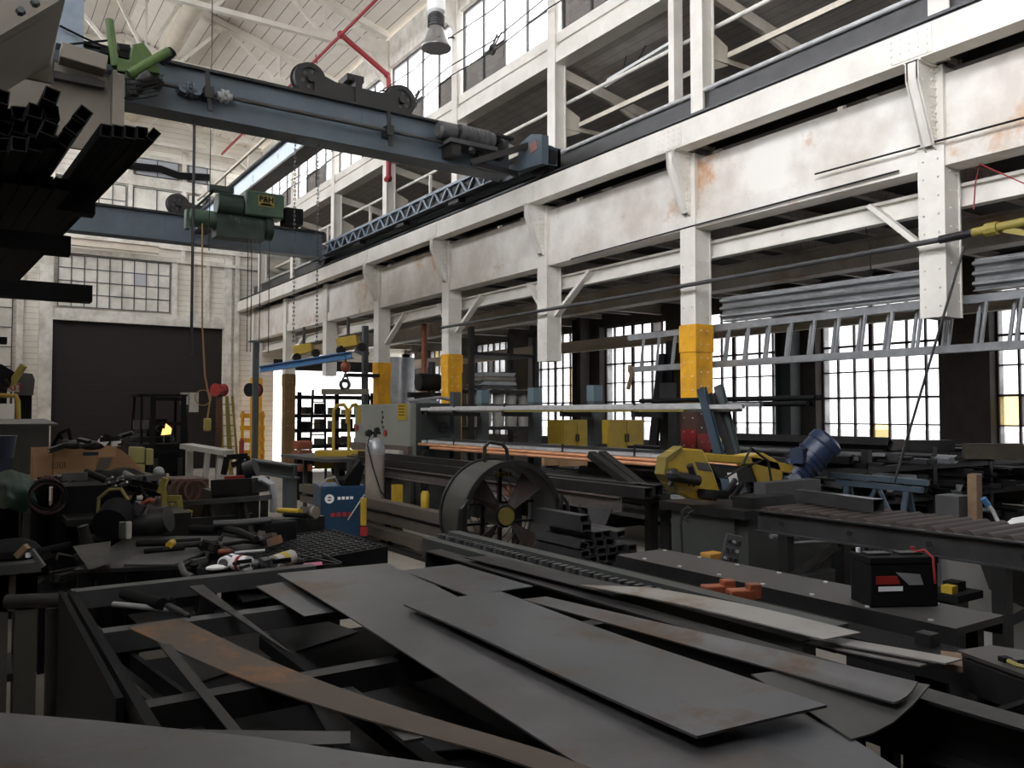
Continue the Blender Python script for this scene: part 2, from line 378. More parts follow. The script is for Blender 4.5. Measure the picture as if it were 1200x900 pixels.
# door posts, lintel and studs
def trimY(n, px0, px1, py0, py1, m=trimw, d=.08, label=None):
    a, c = G(px0,py0,Y=YE-d), G(px1,py1,Y=YE-d)
    return struct('trim_%d'%n, MB().box(a.x, c.x, YE-d, YE-.002, c.z, a.z), m, label)
b = MB(); b.box(DL-.35, DL-.02, YE-.18, YE-.003, 0, 9.6)
struct('trim_1', b, trimw, 'white post left of the brown door')
b = MB(); b.box(DL-.02, DR+.1, YE-.12, YE-.003, DT, DT+.33); struct('trim_2', b, trimw, 'white lintel above the brown door')
b = MB()
for k,(x,wd,z0,z1) in enumerate([(DR+.02,.22,0,7.2),(DR+.34,.14,0,7.2),(5.15,.16,DT+.33,6.3),(5.7,.1,DT+.33,6.3),(6.15,.1,DT+.33,6.3),(1.15,.16,0,6.5),(3.9,.12,6.3,9.7),(5.4,.12,6.3,9.7)]):
    b.box(x, x+wd, YE-.10-.002*k, YE-.003, z0, z1)
struct('trim_3', b, trimw, 'white vertical studs on the end wall')
b = MB()
for z, h in ((6.25,.12),(6.65,.25),(8.45,.3),(9.3,.12),(7.6,.1)): b.box(XL, 8.0, YE-.14, YE-.003, z, z+h)
struct('trim_4', b, trimw, 'white horizontal bands across the end wall')
# painted-over windows
def pwin(n, x0, x1, z0, z1, nc, nr, lab, grey=()):
    o = struct('window_%d'%n, MB().box(x0, x1, YE-.05, YE-.003, z0, z1), panelw, lab)
    f = MB()
    for i in range(nc+1):
        x = x0+(x1-x0)*i/nc; f.box(x-.012, x+.012, YE-.075, YE-.045, z0, z1)
    for i in range(nr+1):
        z = z0+(z1-z0)*i/nr; f.box(x0, x1, YE-.073, YE-.047, z-.012, z+.012)
    struct('window_frame', f, mullg, parent=o)
    if grey:
        g = MB()
        for i,j in grey: g.box(x0+(x1-x0)*i/nc+.015, x0+(x1-x0)*(i+1)/nc-.015, YE-.06, YE-.045, z0+(z1-z0)*j/nr+.015, z0+(z1-z0)*(j+1)/nr-.015)
        struct('pane', g, panelg, parent=o)
a = G(67,372,Y=YE).x
pwin(1, a, 5.1, DT+.4, 6.2, 9, 4, 'painted-over steel window right above the brown door', [(6,2)])
pwin(2, XL+.1, 1.05, 1.9, 6.2, 7, 8, 'painted-over window left of the white post')
pwin(3, 1.7, 3.85, 7.0, 8.4, 6, 3, 'white painted window high on the end wall, left')
pwin(4, 4.05, 5.35, 7.0, 8.4, 2, 1, 'pale blank panel high on the end wall')
pwin(5, 5.6, 7.4, 7.0, 8.4, 3, 1, 'white panelled window high on the end wall, right', [(1,0)])
pwin(6, 4.1, 5.3, 8.8, 9.3, 2, 1, 'grey louvre panel in the gable', [(0,0),(1,0)])
pwin(7, 5.6, 6.7, 8.8, 9.3, 2, 1, 'grey louvre panel in the gable beside the first', [(0,0)])
struct('ceiling_loft', MB().box(XL, 7.38, YB, .5, 4.25, 4.45), aislec, 'added unseen slab above and behind the viewer, keeps the foreground dark')  # unseen slab added to keep daylight off the foreground
wb = MB().box(XL-.2, XW+.2, YB-.25, YB, 0, 11.4)
struct('wall_back', wb, cream, 'back wall behind the viewer')

# window wall of the aisle
P0 = 6.66-3.05*4
piers = [P0+3.05*k for k in range(0, 12)]
w = MB(); w.box(XW, XW+.3, YB, YE+.2, 0, 1.05); w.box(XW, XW+.3, YB, YE+.2, 3.8, 6.45)
edges = [YB]
for p in piers:
    if p-.39 < YB: continue
    w.box(XW-.12, XW+.3, p-.39, min(p+.39, YE), 1.05, 3.8)
struct('wall_right', w, brick, 'dark brown window wall of the side aisle')
wn = 10
vis = [p for p in piers if p-.39 > YB and p < 24]
for k, p in enumerate(vis):
    y0, y1 = p+.39, min(p+3.05-.39, YE); z0, z1 = 1.05, 3.8; nc, nr = 7, 6
    sp = 4
    cw = (y1-y0)/nc; rh = (z1-z0)/nr
    g = MB()
    for i in range(nc):
        for j in range(nr):
            h = rnd.random(); g.m = 1 if h > .975 else 2 if h > .955 else 0
            g.box(XW+.10, XW+.106, y0+i*cw+.01, y0+(i+1)*cw-.01, z0+j*rh+.01, z0+(j+1)*rh-.01)
    o = struct('window_%d'%(wn+k), g, [g_dimmed, g_yel, g_grey], 'many-paned steel window in the aisle wall, number %d from the near end' % (k+1))
    f = MB()
    for i in range(nc+1): t = .035 if i in (0,4,nc) else .013; f.box(XW+.07, XW+.13, y0+i*cw-t, y0+i*cw+t, z0, z1)
    for j in range(nr+1): t = .03 if j in (0,nr) else .018 if j in (2,4) else .011; f.box(XW+.068, XW+.132, y0, y1, z0+j*rh-t, z0+j*rh+t)
    struct('window_frame', f, mull, parent=o)
    struct('window_sill', MB().box(XW-.06, XW+.12, y0, y1, 1.0, 1.04), brick, parent=o)

# left wall with its high windows (opposite the visible row) and the visible clerestory
lw = MB(); lw.box(XL-.2, XL, YB, YE, 0, 4.7); lw.box(XL-.2, XL, 4.1, YE, 4.7, 7.2); lw.box(XL-.2, XL, YB, 4.1, 7.1, 7.2)
for y in (-6,-3.5,-1.0,1.5,4.0): lw.box(XL-.2, XL, y, y+.1, 4.7, 7.1)
lw.box(XL-.2, XL, YB, YE, 9.5, 10.15)
for y in CY+[CY[0]-3.07*k for k in (1,2,3)]: lw.box(XL-.2, XL, y-.15, y+.15, 7.2, 9.5)
struct('wall_left', lw, cream, 'painted left wall of the hall')
def hwin(n, x, y0, y1, lab, z0=7.68, z1=9.28, nc=4):
    g = MB(); nr = 3
    cw = (y1-y0)/nc; rh = (z1-z0)/nr
    for i in range(nc):
        for j in range(nr):
            g.m = 1 if j == 0 and rnd.random() > .6 else 0
            g.box(x, x+.006, y0+i*cw+.01, y0+(i+1)*cw-.01, z0+j*rh+.004, z0+(j+1)*rh-.004)
    o = struct('window_%d'%n, g, [g_high if x > 0 else g_clear, g_grey], lab)
    f = MB()
    for i in range(nc+1): t = .022 if i in (0,nc) else .014; f.box(x-.02, x+.03, y0+i*cw-t, y0+i*cw+t, z0, z1)
    f.box(x-.018, x+.028, y0, y1, z0+.01, z0+.05); f.box(x-.018, x+.028, y0, y1, z1-.04, z1)
    f.box(x-.016, x+.026, y0, y0+cw*1.0, z0+rh-.01, z0+rh+.01); f.box(x-.016, x+.026, y0+2*cw, y0+3*cw, z0+rh-.01, z0+rh+.01)
    struct('window_frame', f, mullg, parent=o)
allc = [CY[0]-3.07*k for k in (3,2,1)]+CY
for n_,(ya,yb_) in enumerate(((-5.9,-3.5),(-3.4,-1.0),(-.9,1.5),(1.6,4.0))): hwin(70+n_, XL-.1, ya, yb_, 'tall window in the upper left wall, %s' % ('rearmost','second','third','fourth')[n_], z0=4.72, z1=7.08)
names = 'nearest,second,third,fourth,fifth,sixth,seventh,eighth,ninth,tenth,eleventh,twelfth'.split(',')
for k in range(len(allc)-1):
    hwin(30+k, 7.72, allc[k]+.14, allc[k+1]-.14, 'high white-lit clerestory window, %s bay from the near end' % names[k])
    hwin(50+k, XL-.1, allc[k]+.16, allc[k+1]-.16, 'high window in the left wall, %s bay' % names[k], z0=7.2, z1=9.5)
# beams of the clerestory
b = MB(); b.box(7.60, 7.86, YB, YE, 7.19, 7.42); b.box(7.66, 7.84, YB, YE, 7.42, 7.5); b.box(7.62, 7.84, YB, YE, 7.5, 7.66)
struct('trim_5', b, white, 'layered white sill beam under the high windows')
b = MB(); b.box(7.64, 7.84, YB, YE, 9.3, 9.96)
struct('trim_6', b, trimw, 'white head board above the high windows')
b = MB(); b.box(7.65, 7.9, YB, YE, 5.05, 5.72)
parapet = one('kick_plate', b, greyplate, 'long dark grey plate behind the crane rail, under the pipe rail', 'plate')

# columns --------------------------------------------------------------
full = {1,3,4,6,7}
zb = {0:2.58, 2:2.5, 5:2.62}
labs = ['white riveted hanging column cut off above the ladder, nearest on the right',
        'white riveted column with yellow and red painted foot beside the yellow band saw',
        'white riveted hanging column with two knee braces, second of the cut-off ones',
        'white column with yellow foot just right of the grey press',
        'white column with yellow foot rising behind the grey press',
        'short hanging column above the bright doorway, farthest of the cut-off ones',
        'column with yellow foot, backlit shade in its colour, beside the blue jib beam',
        'last column against the end wall corner']
redfoot = mat('brown_foot', (.16,.07,.045), .6, 0, (.09,.04,.03), 5, .6); yellow_backlit = mat('backlit_yellow', (.42,.23,.06), .6, 0, (.25,.14,.05), 4, .6)  # the second is column yellow with its backlit shade painted in
for k, y in enumerate(CY):
    z0 = 0 if k in full else zb[k]
    t = thing('steel_column', labs[k], 'column', (7.53,y,z0 if z0 else 0), 'steel columns of the crane arcade')
    x0, x1, hw = 7.40, 7.68, .125
    def shaft(mb, za, zt, g=0):
        mb.box(x0-g, x0+.02, y-hw-g, y+hw+g, za, zt); mb.box(x1-.02, x1+g, y-hw-g, y+hw+g, za, zt)
        mb.box(x0+.02, x1-.02, y-hw+.012-g, y-hw+.03, za, zt); mb.box(x0+.02, x1-.02, y+hw-.03, y+hw-.012+g, za, zt)
    s = MB(); s.m = 0; shaft(s, 2.79 if k in full else z0, 4.9)
    s.box(x0+.012, x0+.016, y-.003, y+.003, 3, 4.6)
    if k in full:
        s.m = 1; shaft(s, 1.72 if k == 1 else 0, 2.79, .006)
        if k == 1: s.m = 2; shaft(s, 0, 1.72, .006)
        s.m = 1; shaft(s, 2.45, 2.78, .016)
    r = s; r.m = 0
    for j in range(14 if k < 4 else 5):
        zz = (z0 if z0 else 1.2)+.1+j*(.17 if k < 4 else .4)
        if zz > 4.7: break
        for dy in (-.07,.07): r.rivet((x0-.008,y+dy,zz), (-1,0,0), .011)
        for dx in (.08,.2): r.rivet((x0+dx,y-hw-.008,zz+.05), (0,-1,0), .011)
    part(t, 'shaft', s, [white, yellow_backlit if k == 6 else yellowp, redfoot])
    if k == 1: part(t, 'red_patch', MB().box(x0-.012, x0-.008, y-hw, y+hw, 1.22, 1.5).box(x0, x1, y-hw-.014, y-hw-.009, 1.22, 1.45), redp, 'faded red painted patch')
    # tapered bracket carrying the runway girder
    g = MB()
    prof = [(x0, 4.9), (7.10, 4.9), (7.10, 4.72), (7.34, 4.16), (x0, 4.12)]
    g.prism([(a, y+.03, z) for a, z in prof], (0,.014,0)); g.prism([(a, y-.06, z) for a, z in prof], (0,.014,0))
    g.prism([(7.10,y-.07,4.9),(7.10,y-.07,4.72),(7.34,y-.07,4.16),(7.348,y-.07,4.165),(7.112,y-.07,4.73),(7.112,y-.07,4.9)], (0,.125,0))
    g.box(7.10,7.40,y-.09,y+.07,4.886,4.9)
    if k < 5:
        for j in range(9):
            zz = 4.84-j*.075
            g.rivet((7.385,y-.061,zz), (0,-1,0), .017)
            if j < 6: g.rivet((7.14+.042*j,y-.061,zz-.03), (0,-1,0), .012)
            g.rivet((7.33,y-.061,zz), (0,-1,0), .017)
        part(t, 'bracket', g, white)
    # upper column above the runway
    u = MB(); u.box(7.58, 7.60, y-.1, y+.1, 5.0, 9.9); u.box(7.78,7.80,y-.1,y+.1,5.0,9.9); u.box(7.60,7.78,y-.012-.06,y+.012-.06,5.0,9.9); u.box(7.60,7.78,y+.05,y+.07,5.0,9.9)
    u.prism([(7.58,y-.05,9.9),(7.58,y-.05,9.1),(7.2,y-.05,9.66),(6.9,y-.05,9.9)], (0,.02,0))
    part(t, 'upper_shaft', u, white)
    if k in (0,1,2,3,4,6):
        for sg in (-1,1):
            kb = MB()
            if k == 0 and sg < 0: continue
            if k == 1: continue
            p0 = V((7.6, y+sg*.1, 3.2)); p1 = V((7.72, y+sg*.80, 3.82))
            kb.channel(p0, p1, .05, .11, .012, up=(1,0,0), side=1)
            part(t, 'knee_brace', kb, white)

# longitudinal members ---------------------------------------------------
t = thing('runway_girder', 'long white riveted crane runway girder on tapered brackets', 'girder', (7.26,10,4.9))
g = MB(); g.box(7.10, 7.12, YB, YE, 4.9, 5.19); g.box(7.12, 7.31, YB, YE, 4.9, 4.93); g.box(7.12, 7.42, YB, YE, 5.16, 5.19); g.box(7.27,7.29,YB,YE,4.93,5.16)
r = g
y = -2
for k, yc in enumerate(CY[:7]):
    n = 5 if k < 2 else 4
    for i in range(n):
        for j in range(4): r.rivet((7.10, yc-.16+i*.085, 4.94+j*.065), (-1,0,0), .017 if k < 3 else .02)
    for i in range(40 if k < 4 else 0):
        r.rivet((7.10, yc-.5-i*.06, 5.165), (-1,0,0), .006) if k == 1 and i < 30 else None
for i in range(46): r.rivet((7.10, CY[1]+.45+i*.15, 5.12), (-1,0,0), .009); 
part(t, 'beam', r, white)
for yc in CY[:6]: part(t, 'splice_plate', MB().box(7.092, 7.10, yc-.2, yc+.18, 4.92, 5.17), white)
r = MB(); r.section((7.24,YB,5.19), (7.24,YE,5.19), [(-.06,0),(.06,0),(.06,.012),(.012,.02),(.012,.07),(.035,.08),(.035,.11),(-.035,.11),(-.035,.08),(-.012,.07),(-.012,.02),(-.06,.012)])
part(t, 'rail', r, midsteel, 'worn steel crane rail')
for i in range(44):
    yy = .5+i*.42; part(t, 'rail_clip', MB().bar((7.12,yy,5.2), (7.38,yy,5.2), .03, .03), dark)
t = thing('plate_girder', 'deep white steel plate girder with rust stains between the columns', 'girder', (7.5,10,3.97))
g = MB(); g.box(7.47, 7.485, YB, YE, 4.14, 4.83); part(t, 'web', g, whiter)
g = MB(); g.box(7.43, 7.455, YB, YE, 3.97, 4.19); g.box(7.455, 7.7, YB, YE, 3.97, 3.99)
for k in range(7):
    for i in range(9):
        g.rivet((7.43, CY[k]+.35+i*.3, 4.16), (-1,0,0), .008)
part(t, 'lower_channel', g, whiter)
g = MB(); g.box(7.48, 7.75, YB, YE, 4.80, 4.83); part(t, 'top_flange', g, dark)
g = MB().ibeam((7.78,YB,3.74), (7.78,YE,3.74), .12, .22, .03, .02)
one('edge_beam', g, white, 'white I-beam under the gallery edge, just behind the columns', 'beam')
g = MB().ibeam((9.6,YB,3.74), (9.6,YE,3.74), .26, .36, .02, .015)
one('gallery_beam', g, whiter, 'silvery long I-beam under the gallery, second row in', 'beam')
g = MB().ibeam((11.9,YB,3.25), (11.9,YE,3.25), .14, .26, .02, .015)
one('gallery_beam', g, cream, 'tan long beam across the top of the aisle windows', 'beam')
for k, y in enumerate(CY):
    g = MB().ibeam((7.7,y,4.0), (XW-.12,y,4.0), .12, .22, .015, .012)
    one('cross_beam', g, cream if k > 2 else mezzc, 'painted cross beam under the gallery floor at the %s column' % names[k], 'beam', 'cross beams under the gallery')
for k in range(7):
    g = MB()
    g.ibeam((7.7,CY[k]+1.02,4.05), (XW-.12,CY[k]+1.02,4.05), .08, .12); g.ibeam((7.7,CY[k]+2.04,4.05), (XW-.12,CY[k]+2.04,4.05), .08, .12)
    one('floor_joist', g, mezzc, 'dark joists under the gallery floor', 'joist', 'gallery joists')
# aisle inner posts in front of the windows
for k, (p, m) in enumerate([(9.71,greenpost),(15.8,brick)]):
    g = MB().ibeam((12.6,p,0), (12.6,p,4.0), .28, .34, .02, .015, up=(0,1,0))
    one('aisle_post', g, m, ['grey green steel post before the aisle windows, right of the yellow saw', 'brown post before the aisle windows, behind the hanging column'][k], 'post')
# gallery interior: rafters, props, hand rails
for k, y in enumerate(CY):
    t = thing('gallery_truss', 'painted steel gallery roof frame at the %s column' % names[k], 'roof frame', (7.8,y,5.6), 'gallery roof frames')
    g = MB(); g.bar((7.7,y,7.1), (XW-.14,y,6.2), .08, .16); part(t, 'rafter', g, cream)
    g = MB(); g.bar((7.75,y,6.25), (10.6,y,6.25), .06, .07); part(t, 'tie', g, cream)
    g = MB(); g.bar((10.6,y,6.25), (8.7,y,6.9), .05, .07); g.bar((10.6,y,6.2), (10.6,y,4.3), .09, .09); part(t, 'prop', g, cream)
    g = MB(); g.prism([(7.8,y-.01,6.05),(8.15,y-.01,6.2),(8.15,y-.01,6.45),(7.8,y-.01,6.6)], (0,.02,0)); g.bar((8.1,y,6.3),(8.1,min(y+3.0,YE-.3),6.3),.05,.07); part(t, 'gusset', g, cream)
def pipe_run(name, pts, r, m, label, cat, n=10, group=None): return one(name, MB().path(pts, r, n), m, label, cat, group)
pipe_run('hand_rail', [(7.62,YB,5.74),(7.62,YE,5.74)], .028, alu, 'lower pipe hand rail along the top of the dark plate', 'hand rail')
pipe_run('hand_rail', [(7.88,YB,6.62),(7.88,YE,6.62)], .03, white, 'upper pipe rail running across the gallery opening', 'hand rail')
for y in (7.9,12.0,14.8,17.8,20.5): one('rail_post', MB().bar((7.88,y,5.72), (7.88,y,6.59), .05, .05), white, 'short white post under the upper gallery rail', 'rail post', 'gallery rail posts')
g = MB().bar((7.7,7.64,5.72), (7.7,7.64,7.2), .16, .1)
one('gallery_post', g, white, 'thin white post standing on the dark plate, left of the tall column', 'post')
# strip light hanging in the gallery
t = thing('strip_light', 'long white strip light hanging in the dark gallery', 'lamp', (8.4,8.9,6.0))
A = G(714,97,X=8.3); B = G(790,52,X=8.3)
g = MB(); g.section(A, B, [(-.09,-.02),(.09,-.02),(.04,.06),(-.04,.06)]); part(t, 'reflector', g, whitep)
g = MB(); g.cyl(A+V((0,.1,-.03)), B-V((0,.1,.03)), .015); part(t, 'tube', g, whitep)
g = MB(); g.path([A.lerp(B,.2), A.lerp(B,.2)+V((0,-.25,.55))], .008); g.path([A.lerp(B,.4), A.lerp(B,.4)+V((0,-.9,.85))], .008); part(t, 'hanger', g, dark)

# roof trusses -------------------------------------------------------------
for k, y in enumerate(allc):
    if y < 3: continue
    t = thing('roof_truss', 'white steel roof truss, %s from the near end' % names[k-3], 'truss', (RX,y,9.6), 'roof trusses')
    zr = lambda x: RZ-.12-(RZ-EZ)*abs(x-RX)/4.6
    g = MB(); g.bar((7.62,y,zr(7.62)), (RX,y,zr(RX)), .2, .14); g.bar((RX,y,zr(RX)), (XL,y,zr(XL)), .2, .14); part(t, 'top_chord', g, white)
    g = MB(); g.bar((7.6,y,9.62), (XL,y,9.62), .12, .1); part(t, 'bottom_chord', g, white)
    for x0, x1 in ((7.0,6.2),(4.9,6.2),(4.9,3.9),(3.9,3.2),(2.5,3.2),(1.5,2.5),(1.5,.2),(-.6,.2)):
        up = x0 in (7.0,4.9,2.5,-.6,1.5)
        pa = (x0,y,zr(x0)) if abs(x0-x1) else None
        part(t, 'diagonal', MB().bar((x0,y,zr(x0)-.03), (x1,y,9.64), .06, .07), white)
    for x in (6.2,3.2,.2): part(t, 'upright', MB().bar((x,y,9.62), (x,y,zr(x)), .05, .05), white)
    for x in (6.2,3.2,4.9): 
        zz = 9.64 if x != 4.9 else zr(x)-.14
        g = MB(); g.prism([(x-.3,y-.045,zz),(x-.1,y-.045,zz+.2),(x+.1,y-.045,zz+.2),(x+.3,y-.045,zz)], (0,.09,0)); part(t, 'gusset', g, white)
    g = MB(); g.prism([(7.6,y-.04,9.65),(6.7,y-.04,9.65),(7.3,y-.04,9.2),(7.6,y-.04,8.9)], (0,.08,0))
    part(t, 'gusset', g, white)
g = MB()
one('roof_duct', MB().cyl((3.95,14.5,10.45), (3.95,YE-.3,10.45), .2, n=20), cream, 'round tan duct along the roof ridge, upper left', 'duct')
# red sprinkler pipe
a = G(320,100,X=6.3); 
t = thing('sprinkler_pipe', 'red sprinkler pipe under the roof with a branch dropping to the gallery', 'pipe', (6.3,15.7,9.5))
g = MB(); g.path([(6.3,9.0,9.48),(6.3,YE-1.2,9.48)], .035)
q = [V((6.3,15.75,9.48)), V((7.46,16.0,9.0)), V((7.5,16.0,8.9)), V((7.5,16.0,6.75)), V((7.4,15.9,6.68))]
g.path(q, .055); g.ball(q[0], .085); g.ball(q[1], .075); g.ball(q[3], .08)
part(t, 'pipe', g, redpipe)
g = MB()
for yy in (17.2,19.9,22.5): g.cyl((6.3,yy,9.48),(6.3,yy,9.60),.012); g.ball((6.3,yy,9.45),.04,8)
part(t, 'sprinkler_head', g, redpipe)
pipe_run('conduit', [(1.2,CY[3],9.54),(2.75,CY[3],9.54),(2.75,CY[3],9.6)], .025, redpipe, 'short thin red pipe under the roof at upper left', 'pipe')
# cables along the clerestory
for k,(z,x) in enumerate(((8.75,7.45),(8.2,7.45),(8.05,7.5))):
    pts = []
    for yc in [allc[i] for i in range(2,len(allc)-1)]:
        pts += [(x,yc,z),(x,yc+1.5,z-.09)]
    pipe_run('power_cable', pts, .011, dark, ['top thin wire strung along the high windows','middle thin wire strung along the high windows','lowest thin wire strung along the high windows'][k], 'cable', 6)
for yc in CY[1:]:
    one('cable_bracket', MB().bar((7.575,yc,8.8),(7.45,yc,8.77),.03,.03), dark, 'small dark bracket holding wires on a clerestory column', 'bracket', 'wire brackets')
for k, yc in enumerate((CY[1]+1.5, CY[2]+1.6, CY[3]+1.5, CY[4]+1.6)):
    g = MB(); g.ring((7.5,yc,8.0),(1,0,0),.09,.04,.05,14); g.bar((7.5,yc,8.05),(7.6,yc,8.3),.02,.03); g.path([(7.5,yc-.3,8.2),(7.5,yc,8.0),(7.5,yc+.35,8.0)],.015,6)
    one('cable_pulley', g, dark, 'small dark pulley on the wires by the high windows', 'pulley', 'pulleys on the window wires')
g = MB()
for i in range(4): g.ring((7.5,CY[2]-.05,8.55-.015*i),(1,.1*i,0),.15+.01*i,.125,.03,16)
one('cable_coil', g, dark, 'coil of dark cable hung on a high clerestory column', 'cable coil')
# ================================================================== overhead cranes
t = thing('bridge_crane', 'big grey-blue double-girder overhead crane spanning the hall below the roof', 'overhead crane', (3,10.7,5.37))
def girder(y, n):
    g = MB(); g.box(XL+.2, 6.95, y-.02, y+.02, 5.41, 5.93); g.box(XL+.2, 6.95, y+.26, y+.30, 5.41, 5.93)
    g.box(XL+.2, 6.95, y-.05, y+.33, 5.37, 5.41)
    for i in range(8): g.box(-.6+i*1.02, -.592+i*1.02, y-.024, y-.019, 5.41, 5.93)
    part(t, 'girder', g, crane_blue)
    g = MB(); g.box(XL+.2, 7.0, y-.10, y+.38, 5.93, 5.965); g.bar((XL+.2,y+.05,5.985),(6.9,y+.05,5.985),.05,.04)
    part(t, 'top_flange', g, black)
girder(10.5, 0); girder(18.5, 1)
g = MB(); g.cyl((XL+.3,10.34,5.63),(6.5,10.34,5.63),.028,n=12); part(t, 'drive_shaft', g, midsteel)
for px in (263, 222):
    c = G(px,112 if px == 263 else 104,Y=10.34); c.z = 5.63
    g = MB(); g.cyl(c-V((.09,0,0)),c+V((.09,0,0)),.05,n=14); g.cyl(c-V((.045,0,0)),c-V((.02,0,0)),.085,n=14); g.cyl(c+V((.045,0,0)),c+V((.02,0,0)),.085,n=14)
    for a in range(6): g.ball(c+V((0,.06*math.cos(a),.06*math.sin(a))),.022,6)
    part(t, 'shaft_coupling', g, galv if px == 263 else crane_blue)
for px in (244, 456, 560):
    c = G(px,110,Y=10.34); c.z = 5.63
    g = MB(); g.box(c.x-.05,c.x+.05,10.28,10.49,5.56,5.70); g.bar(c+V((.02,-.02,-.22)),c+V((-.02,-.02,.26)),.05,.03); g.cyl(c-V((.06,0,0)),c+V((.06,0,0)),.055,n=12)
    part(t, 'shaft_bearing', g, black)
for px, y0 in ((214,105),(228,108)):
    c = G(px,y0,Y=10.4)
    g = MB(); g.cyl(c+V((0,-.1,0)),c+V((0,.1,0)),.07,n=8); part(t, 'cover_plate', g, crane_blue)
g = MB(); g.cyl((5.62,10.28,5.78),(5.86,10.28,5.78),.13,n=18); g.cyl((5.58,10.28,5.78),(5.62,10.28,5.78),.1,.13,n=18); g.cyl((5.93,10.28,5.78),(6.5,10.28,5.76),.14,n=18)
for i in range(7): g.ring((5.98+.07*i,10.28,5.77),(1,0,0),.152,.13,.015,16)
g.box(5.7,6.5,10.1,10.5,5.58,5.64); part(t, 'drive_motor', g, greyplate)
g = MB(); g.box(5.75,5.9,10.15,10.45,5.42,5.6); g.ball((6.1,10.2,5.55),.08,10); part(t, 'brake', g, black)
g = MB(); g.ring((6.62,10.25,5.66),(1,0,0),.17,.12,.06,20); g.cyl((6.55,10.25,5.66),(6.7,10.25,5.66),.05)
for i in range(6):
    a = i*math.pi/3; g.bar((6.62,10.25,5.66),(6.62,10.25+.14*math.cos(a),5.66+.14*math.sin(a)),.02,.03)
part(t, 'gear_wheel', g, black)
g = MB(); g.bar((6.1,10.2,5.36),(6.98,10.0,5.72),.06,.09); g.bar((6.1,10.2,5.36),(6.98,10.3,5.36),.06,.08); part(t, 'brace', g, black)
g = MB(); g.box(7.12,7.16,9.75,19.3,5.40,5.62); g.box(7.34,7.40,9.75,19.3,5.40,5.66); g.box(6.98,7.40,9.75,10.0,5.40,5.68); g.box(6.98,7.40,19.1,19.3,5.4,5.66)
part(t, 'end_truck', g, crane_blue)
for y in (9.95, 19.0):
    g = MB(); g.cyl((7.17,y,5.53),(7.31,y,5.53),.23,n=28); g.cyl((7.15,y,5.53),(7.17,y,5.53),.26,n=28); g.cyl((7.08,y,5.53),(7.36,y,5.53),.05)
    part(t, 'wheel', g, black)
g = MB(); g.prism([(6.96,9.62,5.35),(6.96,9.62,5.78),(6.96,9.9,5.86),(6.96,10.2,5.80),(6.96,10.3,5.40)],(.12,0,0)); part(t, 'wheel_guard', g, crane_blue)
g = MB(); g.prism([(6.95,9.72,5.60),(6.95,9.76,5.74),(6.95,9.92,5.70),(6.95,9.9,5.56)],(.02,0,0)); part(t, 'rusty_plate', g, mat('primer_patch',(.45,.22,.17),.6))
lt = MB(); x = 7.04; ya, yb = 10.95, 18.45
lt.bar((x,ya,5.70),(x,yb,5.70),.05,.045); lt.bar((x,ya,5.44),(x,yb,5.44),.06,.05)
n = 16; st = (yb-ya)/n
for i in range(n): 
    lt.bar((x,ya+i*st,5.44),(x,ya+(i+.5)*st,5.70),.03,.04); lt.bar((x,ya+(i+.5)*st,5.70),(x,ya+(i+1)*st,5.44),.03,.04)
part(t, 'lattice_beam', lt, lattice_blue, 'pale blue lattice beam along the rail')
g = MB(); g.box(x+.03,x+.05,ya,yb,5.41,5.72); g.box(x-.1,x+.03,ya,yb,5.40,5.412); part(t, 'walkway_plate', g, black)
g = MB(); 
for yy in (12.1, 14.2, 16.3): part(t, 'cable_shoe', MB().box(6.98,7.12,yy,yy+.35,5.33,5.40), black)
# rope trolley riding on both girders
t2 = thing('crane_trolley', 'black wheeled crane trolley on top of the girders with a pale blue cross beam', 'crane trolley', (4.4,10.6,5.98))
def truck(y, w1, w2):
    for x in (w1, w2):
        g = MB(); c = (x,y,6.21)
        g.ring(c,(0,1,0),.22,.15,.1,30); g.cyl((x,y-.03,6.21),(x,y+.03,6.21),.16,n=24); g.cyl((x,y-.09,6.21),(x,y+.09,6.21),.055,n=14); g.cyl((x,y+.05,6.21),(x,y+.07,6.21),.245,n=30)
        w_ = part(t2, 'wheel', g, black)
        for i in range(6):
            a = i*math.pi/3+.3; cc = V((x+.105*math.cos(a),y-.031,6.21+.105*math.sin(a))); part(w_, 'wheel_hole', MB().cyl(cc,cc+V((0,-.004,0)),.026,n=10), greyplate)
    g = MB(); g.prism([(w1+.05,y-.06,6.02),(w1+.05,y-.06,6.33),(w1+.35,y-.06,6.24),(w2-.35,y-.06,6.24),(w2-.05,y-.06,6.31),(w2-.05,y-.06,6.02)],(0,.12,0))
    g.box((w1+w2)/2-.05,(w1+w2)/2+.05,y-.09,y+.2,6.0,6.38); g.box((w1+w2)/2-.15,(w1+w2)/2+.1,y-.03,y+.3,6.33,6.42)
    part(t2, 'truck_frame', g, black)
truck(10.62, 3.80, 5.16); truck(18.62, 3.76, 5.2)
g = MB(); g.box(4.09,4.11,10.92,18.4,5.60,5.93); part(t2, 'cross_beam_web', g, pale_blue, 'pale sky-blue web of the cross beam')
g = MB(); g.box(4.02,4.3,10.92,18.4,5.565,5.60); g.box(4.02,4.3,10.92,18.4,5.93,5.955); part(t2, 'cross_beam_flange', g, black)
g = MB(); g.cyl((4.1,11.2,6.29),(4.1,18.3,6.29),.028,n=8)
for y in (12.3,14.5,16.8): g.bar((4.1,y,5.95),(4.1,y,6.29),.03,.03)
part(t2, 'guard_rail', g, cream)
g = MB(); g.box(3.98,4.16,12.2,12.5,6.25,6.42); part(t2, 'limit_switch', g, black)
